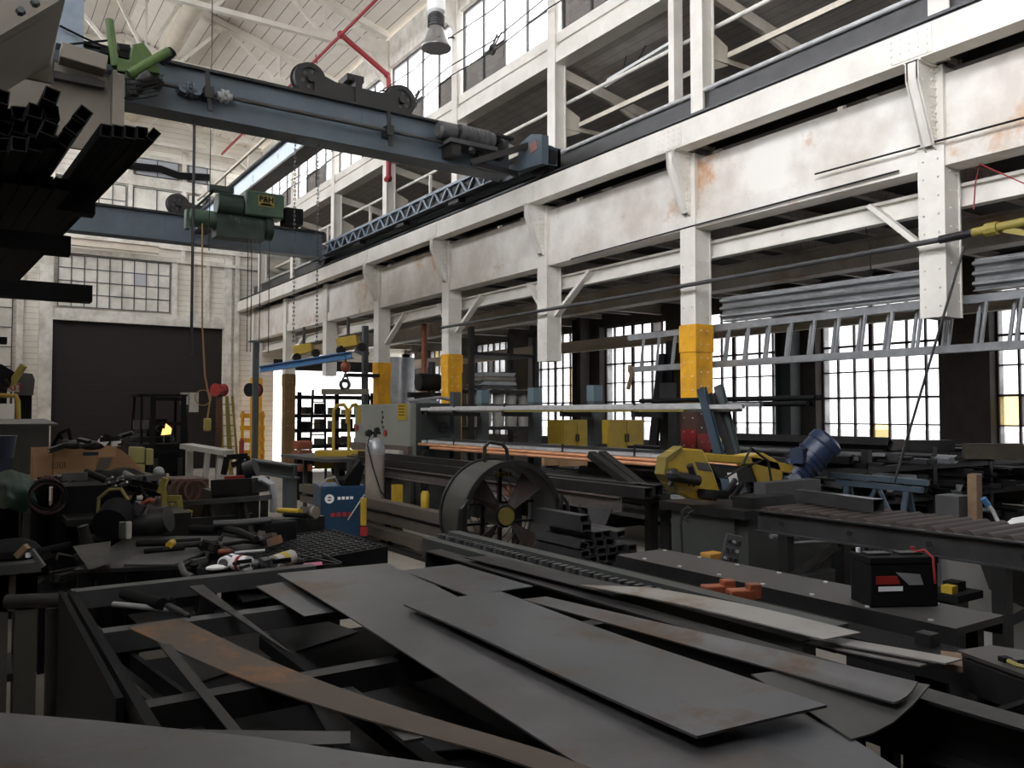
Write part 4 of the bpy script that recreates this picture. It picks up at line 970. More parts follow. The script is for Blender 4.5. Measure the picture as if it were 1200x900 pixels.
dp = [S(878,534,5.0),S(896,531,5.0),S(912,540,5.0),S(918,556,5.0),S(915,568,5.0),S(890,566,5.0)]
part(t, 'drive_guard', MB().prism(dp,(0,.2,0)), yellow, bevel=.012)
part(t, 'bow_cover', MB().prism([S(832,543,5.02),S(884,548,5.02),S(895,566,5.02),S(842,560,5.02)],(0,.1,0)), black)
part(t, 'white_label', MB().prism([S(853,554,4.95),S(863,554,4.95),S(866,568,4.95),S(857,569,4.95)],(0,.01,0)), whitep)
part(t, 'label_plate', MB().prism([S(815,541,4.845),S(830,543,4.845),S(835,553,4.845),S(819,551,4.845)],(0,.01,0)), greyplate)
g = MB(); g.cyl(S(788,558,4.78),S(818,563,4.78),.045,n=14); g.cyl(S(808,545,4.78),S(817,566,4.78),.03,n=10); g.ball(S(788,557,4.76),.055,10); g.bar(S(785,570,4.8),S(792,550,4.8),.03,.03); part(t, 'tension_unit', g, black)
g = MB(); g.bar(S(822,578,4.8),S(850,580,4.8),.08,.07); g.bar(S(850,582,4.8),S(862,562,4.8),.03,.04); g.bar(S(858,585,4.8),S(870,566,4.8),.03,.04); part(t, 'blade_guide', g, dark)
for px,py in ((808,568),(813,569)): part(t, 'bolt', MB().cyl(S(px,py,4.84),S(px,py,4.82),.012,n=8), black)
# table, vice, base
g = MB(); g.box(5.1,6.6,4.35,5.3,.86,.93); g.box(5.25,5.8,4.4,4.6,.93,1.02); part(t, 'table', g, dark)
p0, p1 = S(897,566,4.5), S(962,600,4.5); g = MB(); g.box(p0.x,p1.x,4.5,4.62,p1.z,p0.z); part(t, 'side_plate', g, greyplate)
g = MB(); g.box(5.15,5.65,4.5,5.2,.25,.86); g.prism([(5.2,4.4,.3),(5.9,4.4,.25),(6.3,4.4,.55),(6.6,4.4,.62),(6.6,4.4,.86),(5.2,4.4,.86)],(0,.7,0)); part(t, 'base', g, pressd)
g = MB(); g.box(5.0,6.3,4.3,5.3,0,.35); part(t, 'coolant_tray', g, greyplate)
g = MB(); g.cyl((5.35,4.3,.72),(6.5,4.22,.66),.02,n=8); g.cyl((5.4,4.26,.66),(6.2,4.2,.64),.012,n=8); part(t, 'hydraulic_cylinder', g, galv)
g = MB(); part(t, 'cable', MB().path([S(800,598,4.4),S(798,615,4.4),S(800,650,4.4),S(828,676,4.3),S(850,655,4.1)],.010,6), rubber); g.path([S(870,545,4.9),S(880,525,4.9),S(900,540,4.9),S(905,570,4.9)],.012,6); part(t, 'cable', g, rubber); part(t, 'cable', MB().path([S(893,540,4.9),S(870,548,4.9),S(850,560,4.85)],.009,6), rubber)
g = MB(); 
for py in (598,608): g.path([S(800,py,4.4),S(806,py-4,4.4),S(812,py,4.4),S(806,py+4,4.4)],.007,6,closed=True)
part(t, 'bracket', g, dark)
# control panel on stand
a = G(858,644,D=5.7)
t = thing('control_panel', 'tilted grey control panel with rows of black knobs before the saw', 'control panel', (a.x,a.y,0))
r_, u_ = V((.83,-.556,.0)), V((.15,.1,.98)).normalized(); 
u_ = (V((0,0,1))*1.0+r_*.25).normalized(); r2 = (r_-V((0,0,.22))).normalized(); nn = r2.cross(u_).normalized()
corn = [a+r2*sx*.055+u_*sz*.10 for sx,sz in ((-1,-1),(1,-1),(1,1),(-1,1))]
part(t, 'panel', MB().prism(corn, -nn*.05), greyplate)
for i in range(3):
    for j in range(3): 
        p = a+r2*(-.035+.035*i)+u_*(-.065+.06*j); part(t, 'knob', MB().cyl(p, p+nn*.02, .011, n=10), black if (i+j)%3 else galv)
part(t, 'stand', MB().bar((a.x,a.y+.05,0),(a.x,a.y+.05,.72),.05,.05), dark)
c = G(834,652,D=5.9)
one('yellow_box', MB().box(c.x-.07,c.x+.07,c.y-.05,c.y+.05,c.z-.05,c.z+.03), mat('amber',(.75,.38,.05),.5), 'small amber yellow box beside the knob panel', 'box', bevel=.01)
one('box_shelf', MB().box(c.x-.12,c.x+.12,c.y-.1,c.y+.1,c.z-.08,c.z-.052).box(c.x-.03,c.x+.03,c.y-.03,c.y+.03,0,c.z-.08), dark, 'dark little stand under the amber box', 'stand')
# blue motor at the back of the saw
t = thing('blue_motor', 'large blue electric motor tilted behind the saw', 'motor', G(940,600,D=8.0))
a, b_ = G(925,562,D=7.9), G(962,524,D=7.9); d_ = (b_-a).normalized()
part(t, 'housing', MB().cyl(a,b_,.15,n=24), motorblue)
g = MB()
for i in range(6): g.ring(a+d_*(.05+i*.055),d_,.165,.14,.016,24)
part(t, 'cooling_rings', g, motorblue)
part(t, 'end_cap', MB().lathe([(.15,0),(.165,.02),(.16,.09),(.12,.12)],b_,d_,24), motorblue)
part(t, 'gear_case', MB().cyl(a-d_*.2,a,.17,.15,n=16).cyl(a+V((-.15,-.1,-.05)),a+V((-.05,-.15,-.02)),.09,n=14), mat('grey_blue',(.16,.20,.28),.5,0,(.3,.3,.3),14,.5))
part(t, 'terminal_box', MB().cbox(a.lerp(b_,.5)+V((-.16,-.05,.08)),.14,.12,.14,.3), motorblue)
q = a-d_*.15; part(t, 'support', MB().box(q.x-.08,q.x+.08,q.y-.08,q.y+.08,0,q.z), dark)

# roller conveyor at the right with a barrel beneath
t = thing('roller_conveyor', 'roller conveyor table running off the right edge beside the saw', 'conveyor', (5.3,2.5,0))
part(t, 'front_rail', MB().channel((5.0,.6,.89),(5.0,4.15,.89),.05,.16,.01,side=-1), midsteel)
part(t, 'rear_rail', MB().channel((5.72,.6,.89),(5.72,4.15,.89),.05,.16,.01), midsteel)
for i in range(30): part(t, 'roller', MB().cyl((5.02,.75+i*.115,.955),(5.7,.75+i*.115,.955),.04,n=12), mat('roller_brown',(.17,.13,.115),.5,.4,(.10,.08,.07),8,.5) if i == 0 else bpy.data.materials['roller_brown'])
for y in (3.9,2.4,1.0):
    for x in (5.02,5.7): part(t, 'leg', MB().rtube((x,y,0),(x,y,.82),.08,.08,.006), dark)
    part(t, 'brace', MB().bar((5.0,y+.03,.45),(5.0,y-.45,.8),.03,.05), dark)
for i in range(5): part(t, 'bolt', MB().cyl((4.975,3.9-i*.55,.89),(4.965,3.9-i*.55,.89),.02,n=8), black)
a = G(937,602,D=6.5); b_ = G(1030,612,D=5.75); a.z = b_.z = 1.05
one('square_tube', MB().rtube(a,b_,.10,.09,.006), midsteel, 'short grey square tube lying on the right roller conveyor', 'steel tube')
c = V((5.78,2.86,.33)); whitebin = mat('cream_white_bin',(.95,.95,.93),.5)
t = thing('white_bin', 'round whitish bin under the right roller conveyor', 'bin', (c.x,c.y,0))
part(t, 'body', MB().lathe([(.24,.0),(.27,.5),(.275,.79),(.285,.81),(.25,.81),(.24,.5)],(c.x,c.y,0),n=32), whitebin)
part(t, 'band', MB().ring((c.x,c.y,.4),(0,0,1),.272,.255,.02,32), whitebin)
t = thing('dark_funnel', 'dark angular steel chute beside the whitish bin at the right edge', 'chute', (5.25,2.0,0))
part(t, 'chute', MB().prism([G(1163,655,D=4.9),G(1200,670,D=4.9),G(1215,720,D=4.9),G(1180,702,D=4.9)],(.2,.2,0)), greyplate)
part(t, 'stand', MB().box(5.2,5.35,1.9,2.0,0,.6), dark)

# blue sawhorse
a, b_ = G(972,556,D=8.2), G(1088,566,D=7.6)
t = thing('sawhorse', 'blue steel sawhorse with splayed legs in front of the dark stock pile', 'sawhorse', ((a.x+b_.x)/2,(a.y+b_.y)/2,0))
part(t, 'top_beam', MB().bar(a,b_,.09,.05), sawblue)
d_ = (b_-a); part(t, 'lower_beam', MB().bar(a+d_*.08+V((0,0,-.07)),a+d_*.95+V((0,0,-.07)),.07,.05), sawblue)
sd = V((-d_.y,d_.x,0)).normalized()
for f in (.2,.8):
    for s_ in (-1,1):
        p = a+d_*f; e = p+sd*s_*.28+d_.normalized()*(.08*s_); e.z = .0
        part(t, 'leg', MB().bar(p+V((0,0,-.03)),e,.05,.03), sawblue)
p = a+d_*.5; 
for f in (.28,.72): part(t, 'brace', MB().bar(p+V((0,0,-.06)),V(((a+d_*f).x,(a+d_*f).y,.55)),.035,.03), sawblue)
# steel stock pile rack at the far right
t = thing('stock_rack', 'dark steel stock rack under the aisle windows at the right', 'rack', (9.2,6.5,0))
for x in (6.9,8.2,9.5,10.8,12.0):
    for y in (5.3,8.2): part(t, 'post', MB().rtube((x,y,0),(x,y,1.3),.08,.08,.006), black)
for z in (.3,.72,1.08):
    for y in (5.3,8.2): part(t, 'shelf_beam', MB().bar((6.85,y,z),(12.1,y,z),.07,.07), black)
for z, n, x0, x1 in ((.34,40,6.95,11.9),(.76,62,6.95,12.0),(1.12,34,7.0,12.0)):
    lvl = {.34:'lowest', .76:'middle', 1.12:'top'}[z]
    for i in range(n):
        x = x0+(x1-x0)*(i+rnd.random()*.6)/n; w_ = rnd.choice((.04,.05,.06,.08,.1)); h = rnd.choice((.04,.05,.06,.08)); zz = z+h/2+.003+rnd.choice((0,.07,.15) if z != 1.12 else (0,.05))
        y0 = 5.0+rnd.random()*.35; roll = rnd.choice((0,0,0,.3,.7,-.3)); m = rnd.choice((black,dark,midsteel,matblack,dark,galv))
        mb = MB(); up = (math.sin(roll),0,math.cos(roll))
        kind = rnd.random()
        yaw_ = (rnd.random()-.5)*.3
        p0, p1 = (x,y0,zz), (x+yaw_,y0+3.2+rnd.random()*.4,zz)
        if kind < .55: mb.rtube(p0,p1,w_,h,.005,up)
        elif kind < .85: mb.channel(p0,p1,w_,h,.006,up)
        else: mb.angle(p0,p1,w_,.006,up)
        one('steel_stock', mb, m, 'dark steel length on the %s level of the right stock rack, end facing the viewer' % lvl, 'steel stock', 'steel stock on the %s rack level' % lvl)
for i,(px0,px1,py0,py1,D,m) in enumerate([(996,1060,515,528,10.2,mat('grey_board',(.20,.185,.165),.7,0,(.14,.13,.11),5,.5)),(1062,1119,516,528,10.4,greyplate),(1132,1200,520,538,9.9,mat('tan_board',(.30,.26,.20),.7,0,(.2,.17,.13),5,.5))]):
    a, b_ = G(px0,py1,D=D), G(px1,py0,D=D)
    one('flat_board', MB().hexa([(a.x,a.y,a.z),(b_.x,b_.y,a.z),(b_.x+.1,b_.y+.1,a.z),(a.x+.1,a.y+.1,a.z)],[(a.x,a.y,b_.z),(b_.x,b_.y,b_.z),(b_.x+.1,b_.y+.1,b_.z),(a.x+.1,a.y+.1,b_.z)]), m, ['grey board standing on the stock rack below the window, left','grey board standing on the stock rack, middle','tan board on the stock rack at the right edge'][i], 'board')
c = G(1034,520,D=9.6); one('square_tube', MB().rtube(c-V((0,.1,0)),c+V((0,2.2,0)),.11,.11,.006,(.6,0,.8)), black, 'black square tube resting on its corner atop the right stock rack', 'steel tube')
a = G(1142,612,D=6.9); b_ = G(1142,555,D=6.9)
one('wood_post', MB().bar((a.x,a.y,0),(b_.x,b_.y,b_.z),.10,.08), wood, 'pale wooden post standing behind the roller conveyor at right', 'post', bevel=.01)
a = G(1118,612,D=7.0); b_ = G(1118,580,D=7.0)
one('grey_cabinet', MB().box(a.x-.11,a.x+.11,a.y-.1,a.y+.1,0,b_.z), greyplate, 'narrow grey box standing left of the wooden post', 'cabinet', bevel=.008)
t = thing('curved_tube', 'bright curved tube with a blue grip behind the right conveyor', 'tube', G(1168,615,D=6.7))
part(t, 'tube', MB().path([G(1172,640,D=6.6),G(1170,612,D=6.6),G(1163,598,D=6.6),G(1157,591,D=6.6)],.016,8), alu); part(t, 'grip', MB().cyl(G(1158,592,D=6.6),G(1152,584,D=6.6),.024,n=10), blueb)
g = MB(); a, b_ = G(1180,606,D=6.5), G(1205,612,D=6.5); one('low_crate', MB().box(a.x-.1,a.x+.5,a.y-.3,a.y+.2,0,.325), matblack, 'low dark crate under the white sack at the right edge', 'crate'); one('white_sack', MB().ball(((a.x+b_.x)/2+.1,(a.y+b_.y)/2,.60),.24,16,(1.2,.8,1.15)), whitep, 'white plastic sack behind the conveyor at the right edge', 'sack')
# drum fan
fc = G(588,604,D=6.5); ax = V((-.06,-1,0)).normalized(); sd = V((ax.y,-ax.x,0))*-1
t = thing('drum_fan', 'large dark drum fan with a wide round shroud and tube handles', 'drum fan', (fc.x,fc.y,0))
g = MB(); g.ring(fc-ax*.02,ax,.43,.41,.40,48); part(t, 'shroud', g, mat('shroud_olive',(.085,.082,.068),.6,0,(.055,.053,.045),5,.5))
for s_ in (-1,1):
    part(t, 'rim', MB().ring(fc+ax*(.19*s_-.02),ax,.445,.405,.03,48), black)
g = MB(); g.cyl(fc-ax*.14,fc+ax*.06,.09,n=18); part(t, 'motor', g, dark); part(t, 'hub', MB().cyl(fc+ax*.06,fc+ax*.08,.07,n=18), mat('hub_yellow',(.28,.22,.04),.6), 'dull yellow hub disc')
_,_,fa,fu = MB().frame((0,0,0),ax)
for i in range(4):
    a_ = i*math.pi/2+.5; d0 = fa*math.cos(a_)+fu*math.sin(a_); d1 = fa*math.cos(a_+.5)+fu*math.sin(a_+.5)
    part(t, 'blade', MB().prism([fc+d0*.09,fc+d0*.38,fc+d1*.37+ax*.06,fc+d1*.10+ax*.06],ax*.008), mat('blade_brown',(.07,.045,.035),.6) if i == 0 else bpy.data.materials['blade_brown'])
for k_ in (-1,1):
    part(t, 'strut', MB().bar(fc+fa*(.08*k_)-fu*.40-ax*.18,fc+fa*(.08*k_)+fu*.40-ax*.18,.03,.03), black)
    part(t, 'strut', MB().bar(fc-fa*.40+fu*.08*k_-ax*.17,fc+fa*.40+fu*.08*k_-ax*.17,.02,.02), black)
g = MB()
for r_ in (.12,.18,.24,.30,.36): g.ring(fc-ax*.2,ax,r_+.003,r_-.003,.006,32)
part(t, 'wire_guard', g, dark)
for k_,off in ((-1,.0),(1,.0)):
    b0 = fc+sd*(.475*k_)+ax*.22
    g = MB(); g.path([b0+V((0,0,-.42)),b0+V((0,0,-.1))+sd*.03*k_,b0+V((0,0,.10))-sd*.0*k_,b0+V((0,0,.16))-sd*.05*k_,b0+V((0,0,.02))-sd*.06*k_],.016,8); g.bar(b0+V((0,0,-.42)),b0+V((0,0,-.42))-sd*.1*k_,.03,.03); part(t, 'side_handle', g, black)
g = MB(); p = fc+V((0,0,.42)); g.path([p-sd*.10-ax*.1,p-sd*.10-ax*.1+V((0,0,.12)),p-sd*.06-ax*.1+V((0,0,.16)),p+sd*.06-ax*.1+V((0,0,.14)),p+sd*.10-ax*.1+V((0,0,.10)),p+sd*.12-ax*.1-V((0,0,.02))],.016,8); part(t, 'top_handle', g, dark)
g = MB(); 
for k_ in (-1,1): g.bar(fc+sd*.34*k_+V((0,0,-.46)),fc+sd*.34*k_+ax*.2+V((0,0,-.46)),.04,.04); g.bar(V((fc.x,fc.y,fc.z-.48))+sd*.34*k_,V((fc.x,fc.y,0))+sd*.38*k_,.045,.045)
g.bar(fc+sd*.36-V((0,0,.46)),fc-sd*.36-V((0,0,.46)),.05,.04); part(t, 'stand', g, black)
p = fc-ax*.05; 
for i in range(9):
    a_ = -.5+i*.12+.1; c_ = fc+V((0,0,.335))
g = MB()
for i in range(11): 
    q = fc+fa*(.17-.034*i)*1.0+V((0,0,.31))-ax*.16; 
    if i != 5: g.cbox(q,.022,.01,.035,0)
part(t, 'yellow_lettering', g, yellowd, 'dull yellow lettering inside the shroud')
# stack of rectangular tube ends
for r_i,(z,n,off) in enumerate([(.52,6,0),(.576,6,.0),(.632,6,.02),(.688,6,.01),(.744,4,.0),(.80,3,.16),(.862,1,.0),(.918,1,.0)]):
    for i in range(n):
        x = 3.62+off+i*.088+ (.0 if r_i < 6 else .06); y = 4.5+rnd.random()*.08; roll = rnd.choice((0,.12,-.15,.25)) if r_i in (4,5) else 0
        one('rectangular_tube', MB().rtube((x,y,z+.028),(x+.01,y+.55,z+.028),.084,.052 if r_i < 6 else .056,.008,(math.sin(roll),0,math.cos(roll))), midsteel, 'rectangular steel tube in the low stack beside the fan, open end showing', 'steel tube', 'rectangular tubes stacked beside the fan')
one('support_block', MB().box(3.55,4.2,4.62,5.0,0,.518), matblack, 'dark block under the stacked tubes', 'block')

# ================================================================== the aisle behind the columns
t = thing('storage_rack', 'tall black storage rack with pale buckets behind the second yellow column foot', 'rack', (9.6,12.2,0))
yA, yB = 11.0, 15.5
def SR(px,py,y): return G(px,py,Y=y)
Y0 = 13.0; xL, xR = G(552,500,Y=Y0).x, G(628,500,Y=Y0).x
for x in (xL, xR):
    for y in (Y0, Y0+.9): part(t, 'post', MB().rtube((x,y,0),(x,y,3.3),.09,.09,.006), black)
SZ = [G(590,py,Y=Y0).z for py in (532,507,484,461,454)]
zs = sorted({round(G(590,494,Y=Y0).z,2), round(G(590,468,Y=Y0).z+.03,2)-0, round(G(590,458,Y=Y0).z,2)})
z_a, z_b, z_c = G(590,500,Y=Y0).z, G(590,474,Y=Y0).z, G(590,457,Y=Y0).z
for z in (.6, z_a, z_b, z_c, z_c+.7):
    part(t, 'shelf', MB().box(xL,xR,Y0,Y0+.9,z-.06,z), dark)
for zi,z in enumerate((z_a,z_b)):
    for i in range(5):
        x = xL+.16+i*(xR-xL-.3)/4
        tt = thing('bucket', 'pale bucket on the black storage rack', 'bucket', (x,Y0+.22,z), 'buckets on the storage rack')
        part(tt, 'pail', MB().lathe([(.10,0),(.125,.27),(.12,.27),(.09,.02)],(x,Y0+.22,z+.002),n=18), creamw); part(tt, 'lid', MB().lathe([(.13,.27),(.13,.29),(0,.295)],(x,Y0+.22,z+.002),n=18), creamw)
for i in range(4): one('metal_part', MB().prism([(xL+.2+.05*i,Y0+.1,z_c+.01+i*.085),(xR-.35-.03*i,Y0+.1,z_c+.01+i*.085),(xR-.4,Y0+.1,z_c+.08+i*.085),(xL+.35,Y0+.1,z_c+.08+i*.085)],(0,.5,0)), [greyplate,galv,cyltan,galv][i], 'grey metal part piled on the upper shelf of the black rack', 'metal part', 'metal parts on the upper shelf')
# silver duct and rusty pipe near bright doorway
c = G(469,455,Y=17.5)
one('silver_duct', MB().cyl((c.x,17.5,1.9),(c.x,17.5,3.0),.33,n=24), galv, 'fat silver round duct behind the grey press', 'duct')
one('duct_stand', MB().box(c.x-.2,c.x+.2,17.3,17.7,0,1.9), dark, 'dark box below the silver duct', 'box')
c = G(497,460,Y=15.5); one('rusty_pipe', MB().cyl((c.x,15.5,0),(c.x,15.5,3.6),.06,n=12), mat('rust_pipe',(.42,.12,.04),.6), 'rusty red upright pipe right of the silver duct', 'pipe')
t = thing('dark_machine', 'dark drill-like machine between the silver duct and the yellow column', 'machine', (8.3,14.2,0))
c = G(506,440,Y=14.2); part(t, 'column', MB().cyl((c.x,14.2,0),(c.x,14.2,2.7),.07,n=12), black); part(t, 'head', MB().cyl((c.x-.3,14.2,2.3),(c.x+.15,14.2,2.3),.17,n=16), black); part(t, 'arm', MB().bar((c.x-.5,14.2,2.05),(c.x+.2,14.2,2.05),.12,.1), dark); part(t, 'table', MB().box(c.x-.35,c.x+.25,13.9,14.5,.9,1.0), dark)
# yellow cabinets
for i,(p0,p1,y0,y1,Y_) in enumerate([(659,692,492,512,13.2),(712,754,492,512,11.2)]):
    a, b_ = G(p0,y1,Y=Y_), G(p1,y0,Y=Y_)
    t = thing('yellow_cabinet', ['yellow steel cabinet below the windows, left of two','yellow steel cabinet below the windows, right of two'][i], 'cabinet', ((a.x+b_.x)/2,Y_+.2,0))
    part(t, 'body', MB().box(a.x,b_.x,Y_,Y_+.5,a.z-.5,b_.z), yellow, bevel=.01)
    for k_ in (0,1):
        xm = (a.x+b_.x)/2; d_ = part(t, 'door', MB().box((a.x+.02,xm+.01)[k_],(xm-.01,b_.x-.02)[k_],Y_-.02,Y_,a.z-.46,b_.z-.03), yellow); part(d_, 'handle', MB().box(xm-.04+.06*k_,xm-.02+.06*k_,Y_-.045,Y_-.02,a.z-.1,a.z+.05), black)
    part(t, 'stand', MB().box(a.x+.05,b_.x-.05,Y_+.05,Y_+.45,0,a.z-.5), dark)
for i,(p0,p1,y0,y1,Y_) in enumerate([(638,655,527,546,10.8),(655,690,530,547,10.9)]):
    a, b_ = G(p0,y1,Y=Y_), G(p1,y0,Y=Y_)
    one('cardboard_box', MB().box(a.x,b_.x,Y_,Y_+.4,a.z,b_.z), card, ['small cardboard box under the copper bars, left','wide cardboard box under the copper bars, right'][i], 'box', bevel=.006)
a, b_ = G(636,550,Y=10.7), G(700,546,Y=10.7)
t = thing('low_shelf', 'low dark shelf holding the cardboard boxes under the rack', 'shelf', ((a.x+b_.x)/2,11,0)); part(t, 'board', MB().box(a.x-.1,b_.x+.1,10.7,11.4,a.z-.04,b_.z), dark); part(t, 'frame', MB().box(a.x,b_.x,10.8,11.3,0,a.z-.04), matblack)
# low benches and bundles behind the rack
for i in range(14):
    x = 8.0+(i%5)*.35+rnd.random()*.1; z = .55+.12*(i//5)
    one('steel_bundle', MB().rtube((x,5.8+rnd.random(),z),(x,10+rnd.random(),z),.09,.07,.006), rnd.choice((galv,dark,midsteel)), 'steel length in the stacked bundle behind the long rack', 'steel stock', 'steel bundle behind the long rack')
for y in (6.5,9.3): one('bundle_block', MB().box(7.9,9.8,y,y+.12,0,.5), matblack, ['dark bearer under the near end of the bundle','dark bearer under the far end of the bundle'][int(y>7)], 'block')
# black racks before the bright doorway
for r_i,(yy,x0,x1) in enumerate([(22.8,7.95,10.2),(23.6,10.4,12.4)]):
    t = thing('black_shelving', ['open black shelving in front of the bright doorway, left','open black shelving in front of the bright doorway, right'][r_i], 'shelving', (x0,yy,0))
    for x in (x0,(x0+x1)/2,x1): part(t, 'post', MB().box(x-.05,x+.05,yy-.05,yy+.05,0,2.3), matblack)
    for z in (.25,.75,1.2,1.62,2.15): part(t, 'shelf', MB().box(x0-.2,x1+.2,yy-.4,yy+.4,z-.05,z+.05), matblack)
    for j,z in enumerate((.3,.8,1.25,1.67)):
        for i in range(5):
            x = x0+.1+i*(x1-x0-.2)/5; h = .12+rnd.random()*.22; w_ = .12+rnd.random()*.15
            one('stored_part', MB().box(x,x+w_,yy-.3,yy+.2,z+.002,z+h).cyl((x+w_/2,yy-.3,z+h*.5),(x+w_/2,yy-.36,z+h*.5),min(w_,h)*.3,n=10), rnd.choice((matblack,dark,dark,greyplate)), 'dark machine part stored on the black shelving', 'machine part', 'parts on the black shelving')
t = thing('step_ladder', 'black folding ladder in front of the bright doorway', 'ladder', (8.0,20.5,0))
a, b_ = G(358,460,Y=20.5), G(366,520,Y=20.5)
for dx in (-.0,.45):
    part(t, 'rail', MB().bar((a.x+dx*.7+.2,20.5,2.3),(a.x+dx,20.2,0),.05,.04), matblack)
for i in range(7): part(t, 'rung', MB().bar((a.x+.02*i,20.25,.3+.28*i),(a.x+.42-.0*i,20.25,.3+.28*i),.04,.03), matblack)
# ================================================================== hoists, jib and racks before the bright doorway
def gp(px,py,D): return G(px,py,D=D)
D0 = 19.0
t = thing('jib_post', 'thin grey upright post left of the bright doorway', 'post', (G(300,500,D=D0).x,G(300,500,D=D0).y,0))
a = gp(300,402,D0); part(t, 'upright', MB().bar((a.x,a.y,0),a,.12,.12), greenpost); part(t, 'cap_plate', MB().cbox(a+V((0,0,.03)),.3,.2,.04), greenpost)
a, b_ = gp(428,382,17.5), gp(428,478,17.5)
t = thing('steel_post', 'grey post with a bracket before the doorway, beside the orange hook ball', 'post', (a.x,a.y,0))
part(t, 'upright', MB().bar((a.x,a.y,0),a,.11,.11), greenpost); part(t, 'bracket', MB().bar(gp(416,410,17.5),gp(432,416,17.5),.08,.12), greenpost); part(t, 'plate', MB().cbox(gp(424,440,17.5),.7,.3,.07), dark)
a, b_ = gp(305,433,18.3), gp(412,416,16.2)
one('jib_beam', MB().ibeam(a,b_,.12,.14), blueb, 'bright blue jib beam crossing in front of the doorway', 'beam')
for i,(p0,p1,y0,y1,D) in enumerate([(345,367,406,419,18.6),(396,420,398,411,16.6)]):
    a, b_ = gp(p0,y1,D), gp(p1,y0-2,D)
    t = thing('chain_hoist', ['yellow crane end carriage at left above the blue beam','yellow crane end carriage at right above the blue beam'][i], 'hoist carriage', a)
    part(t, 'beam', MB().bar(V((a.x,a.y,(a.z+b_.z)/2)),V((b_.x,b_.y,(a.z+b_.z)/2+.08)),.3,.22), yellow, bevel=.02)
    part(t, 'wheel', MB().cyl(a+V((0,-.2,0)),a+V((0,-.12,0)),.09,n=14), dark); part(t, 'wheel', MB().cyl(b_+V((0,-.2,-.2)),b_+V((0,-.12,-.2)),.09,n=14), dark)
    part(t, 'hanger', MB().bar(a.lerp(b_,.5),a.lerp(b_,.5)+V((0,0,.55)),.05,.05), greyplate)
a = gp(405,430,16.4)
t = thing('hook_hoist', 'orange-red hook ball hanging from the end of the blue beam', 'hook', a)
part(t, 'ball', MB().ball(a,.10,14,(1,1,1.2)), orange); part(t, 'chain', MB().cyl(a+V((0,0,.1)),gp(405,418,16.3),.015,n=6), dark)
g = MB(); g.ring(a-V((0,0,.25)),(0,1,0),.07,.04,.03,14); g.cyl(a-V((0,0,.18)),a,.02,n=8); part(t, 'hook', g, greyplate)
a, b_ = gp(378,459,16.6), gp(431,459,16.2)
t = thing('spreader_beam', 'olive lifting beam with a top eye hanging under the orange ball', 'spreader beam', (a+b_)/2)
part(t, 'beam', MB().bar(a,b_,.08,.11), mat('olive',(.22,.20,.15),.6)); m_ = (a+b_)/2
part(t, 'eye', MB().ring(m_+V((0,0,.14)),(0,1,0),.12,.06,.04,18), greyplate)
for f in (0.03,.97): part(t, 'end_hook', MB().cyl(a.lerp(b_,f),a.lerp(b_,f)-V((0,0,.2)),.02,n=8), dark)
part(t, 'link', MB().cyl(m_+V((0,0,.2)),a*0+gp(405,444,16.4),.015,n=6), dark)
# yellow loop frames cart
t = thing('platform_truck', 'yellow cart with two tall loop handles left of the grey press', 'cart', (gp(402,520,13.4).x,gp(402,520,13.4).y,0))
TD = 13.4
for p0,p1 in ((391,407),(409,421)):
    l, r = gp(p0,475,TD), gp(p1,474,TD-.3)
    part(t, 'loop_handle', MB().path([V((l.x,l.y,.25)),V((l.x,l.y,l.z-.08)),l+V((.06,0,0)),r-V((.06,0,0)),V((r.x,r.y,r.z-.08)),V((r.x,r.y,r.z-.3))],.028,8), yellow)
c = gp(404,538,TD)
part(t, 'deck', MB().cbox((c.x,c.y,.95),.9,.5,.28,-.5), yellow); part(t, 'step', MB().cbox((c.x-.1,c.y-.2,.45),.5,.35,.5,-.5), yellow); part(t, 'base', MB().cbox((c.x,c.y,.1),.8,.5,.18,-.5), dark)
# red boxes
for i,(y0,y1) in enumerate(((517,527),(528,537),(545,553))):
    a, b_ = gp(349,y1,16), gp(371,y0,16)
    one('red_crate', MB().box(a.x,b_.x,a.y,a.y+.35,a.z,b_.z), orange, ['top red-orange plastic crate of a stack left of the yellow cart','second red-orange plastic crate of the stack','lowest red-orange crate near the stack'][i], 'crate', bevel=.02)
a = gp(349,553,16); b_ = gp(371,537,16)
t = thing('crate_stand', 'small dark stand under the red-orange crates', 'stand', (a.x+.2,a.y+.2,0))
part(t, 'top', MB().box(a.x-.02,b_.x+.02,a.y,a.y+.4,b_.z-.03,b_.z+.0), dark); part(t, 'lower_shelf', MB().box(a.x,b_.x,a.y,a.y+.4,0,a.z), matblack)
# steel work table in the middle distance
a, b_ = gp(349,562,14), gp(412,552,12.5)
t = thing('steel_table', 'long low dark steel bench behind the blue welder', 'bench', (a.x,a.y,0))
part(t, 'top', MB().bar((a.x,a.y,.98),(b_.x-.1,b_.y,.98),.6,.05), greyplate)
for f in (.05,.95):
    p = V((a.x,a.y,0)).lerp(V((b_.x-.1,b_.y,0)),f)
    for dy in (-.25,.25): part(t, 'leg', MB().bar((p.x,p.y+dy,0),(p.x,p.y+dy,.96),.06,.06), greyplate)
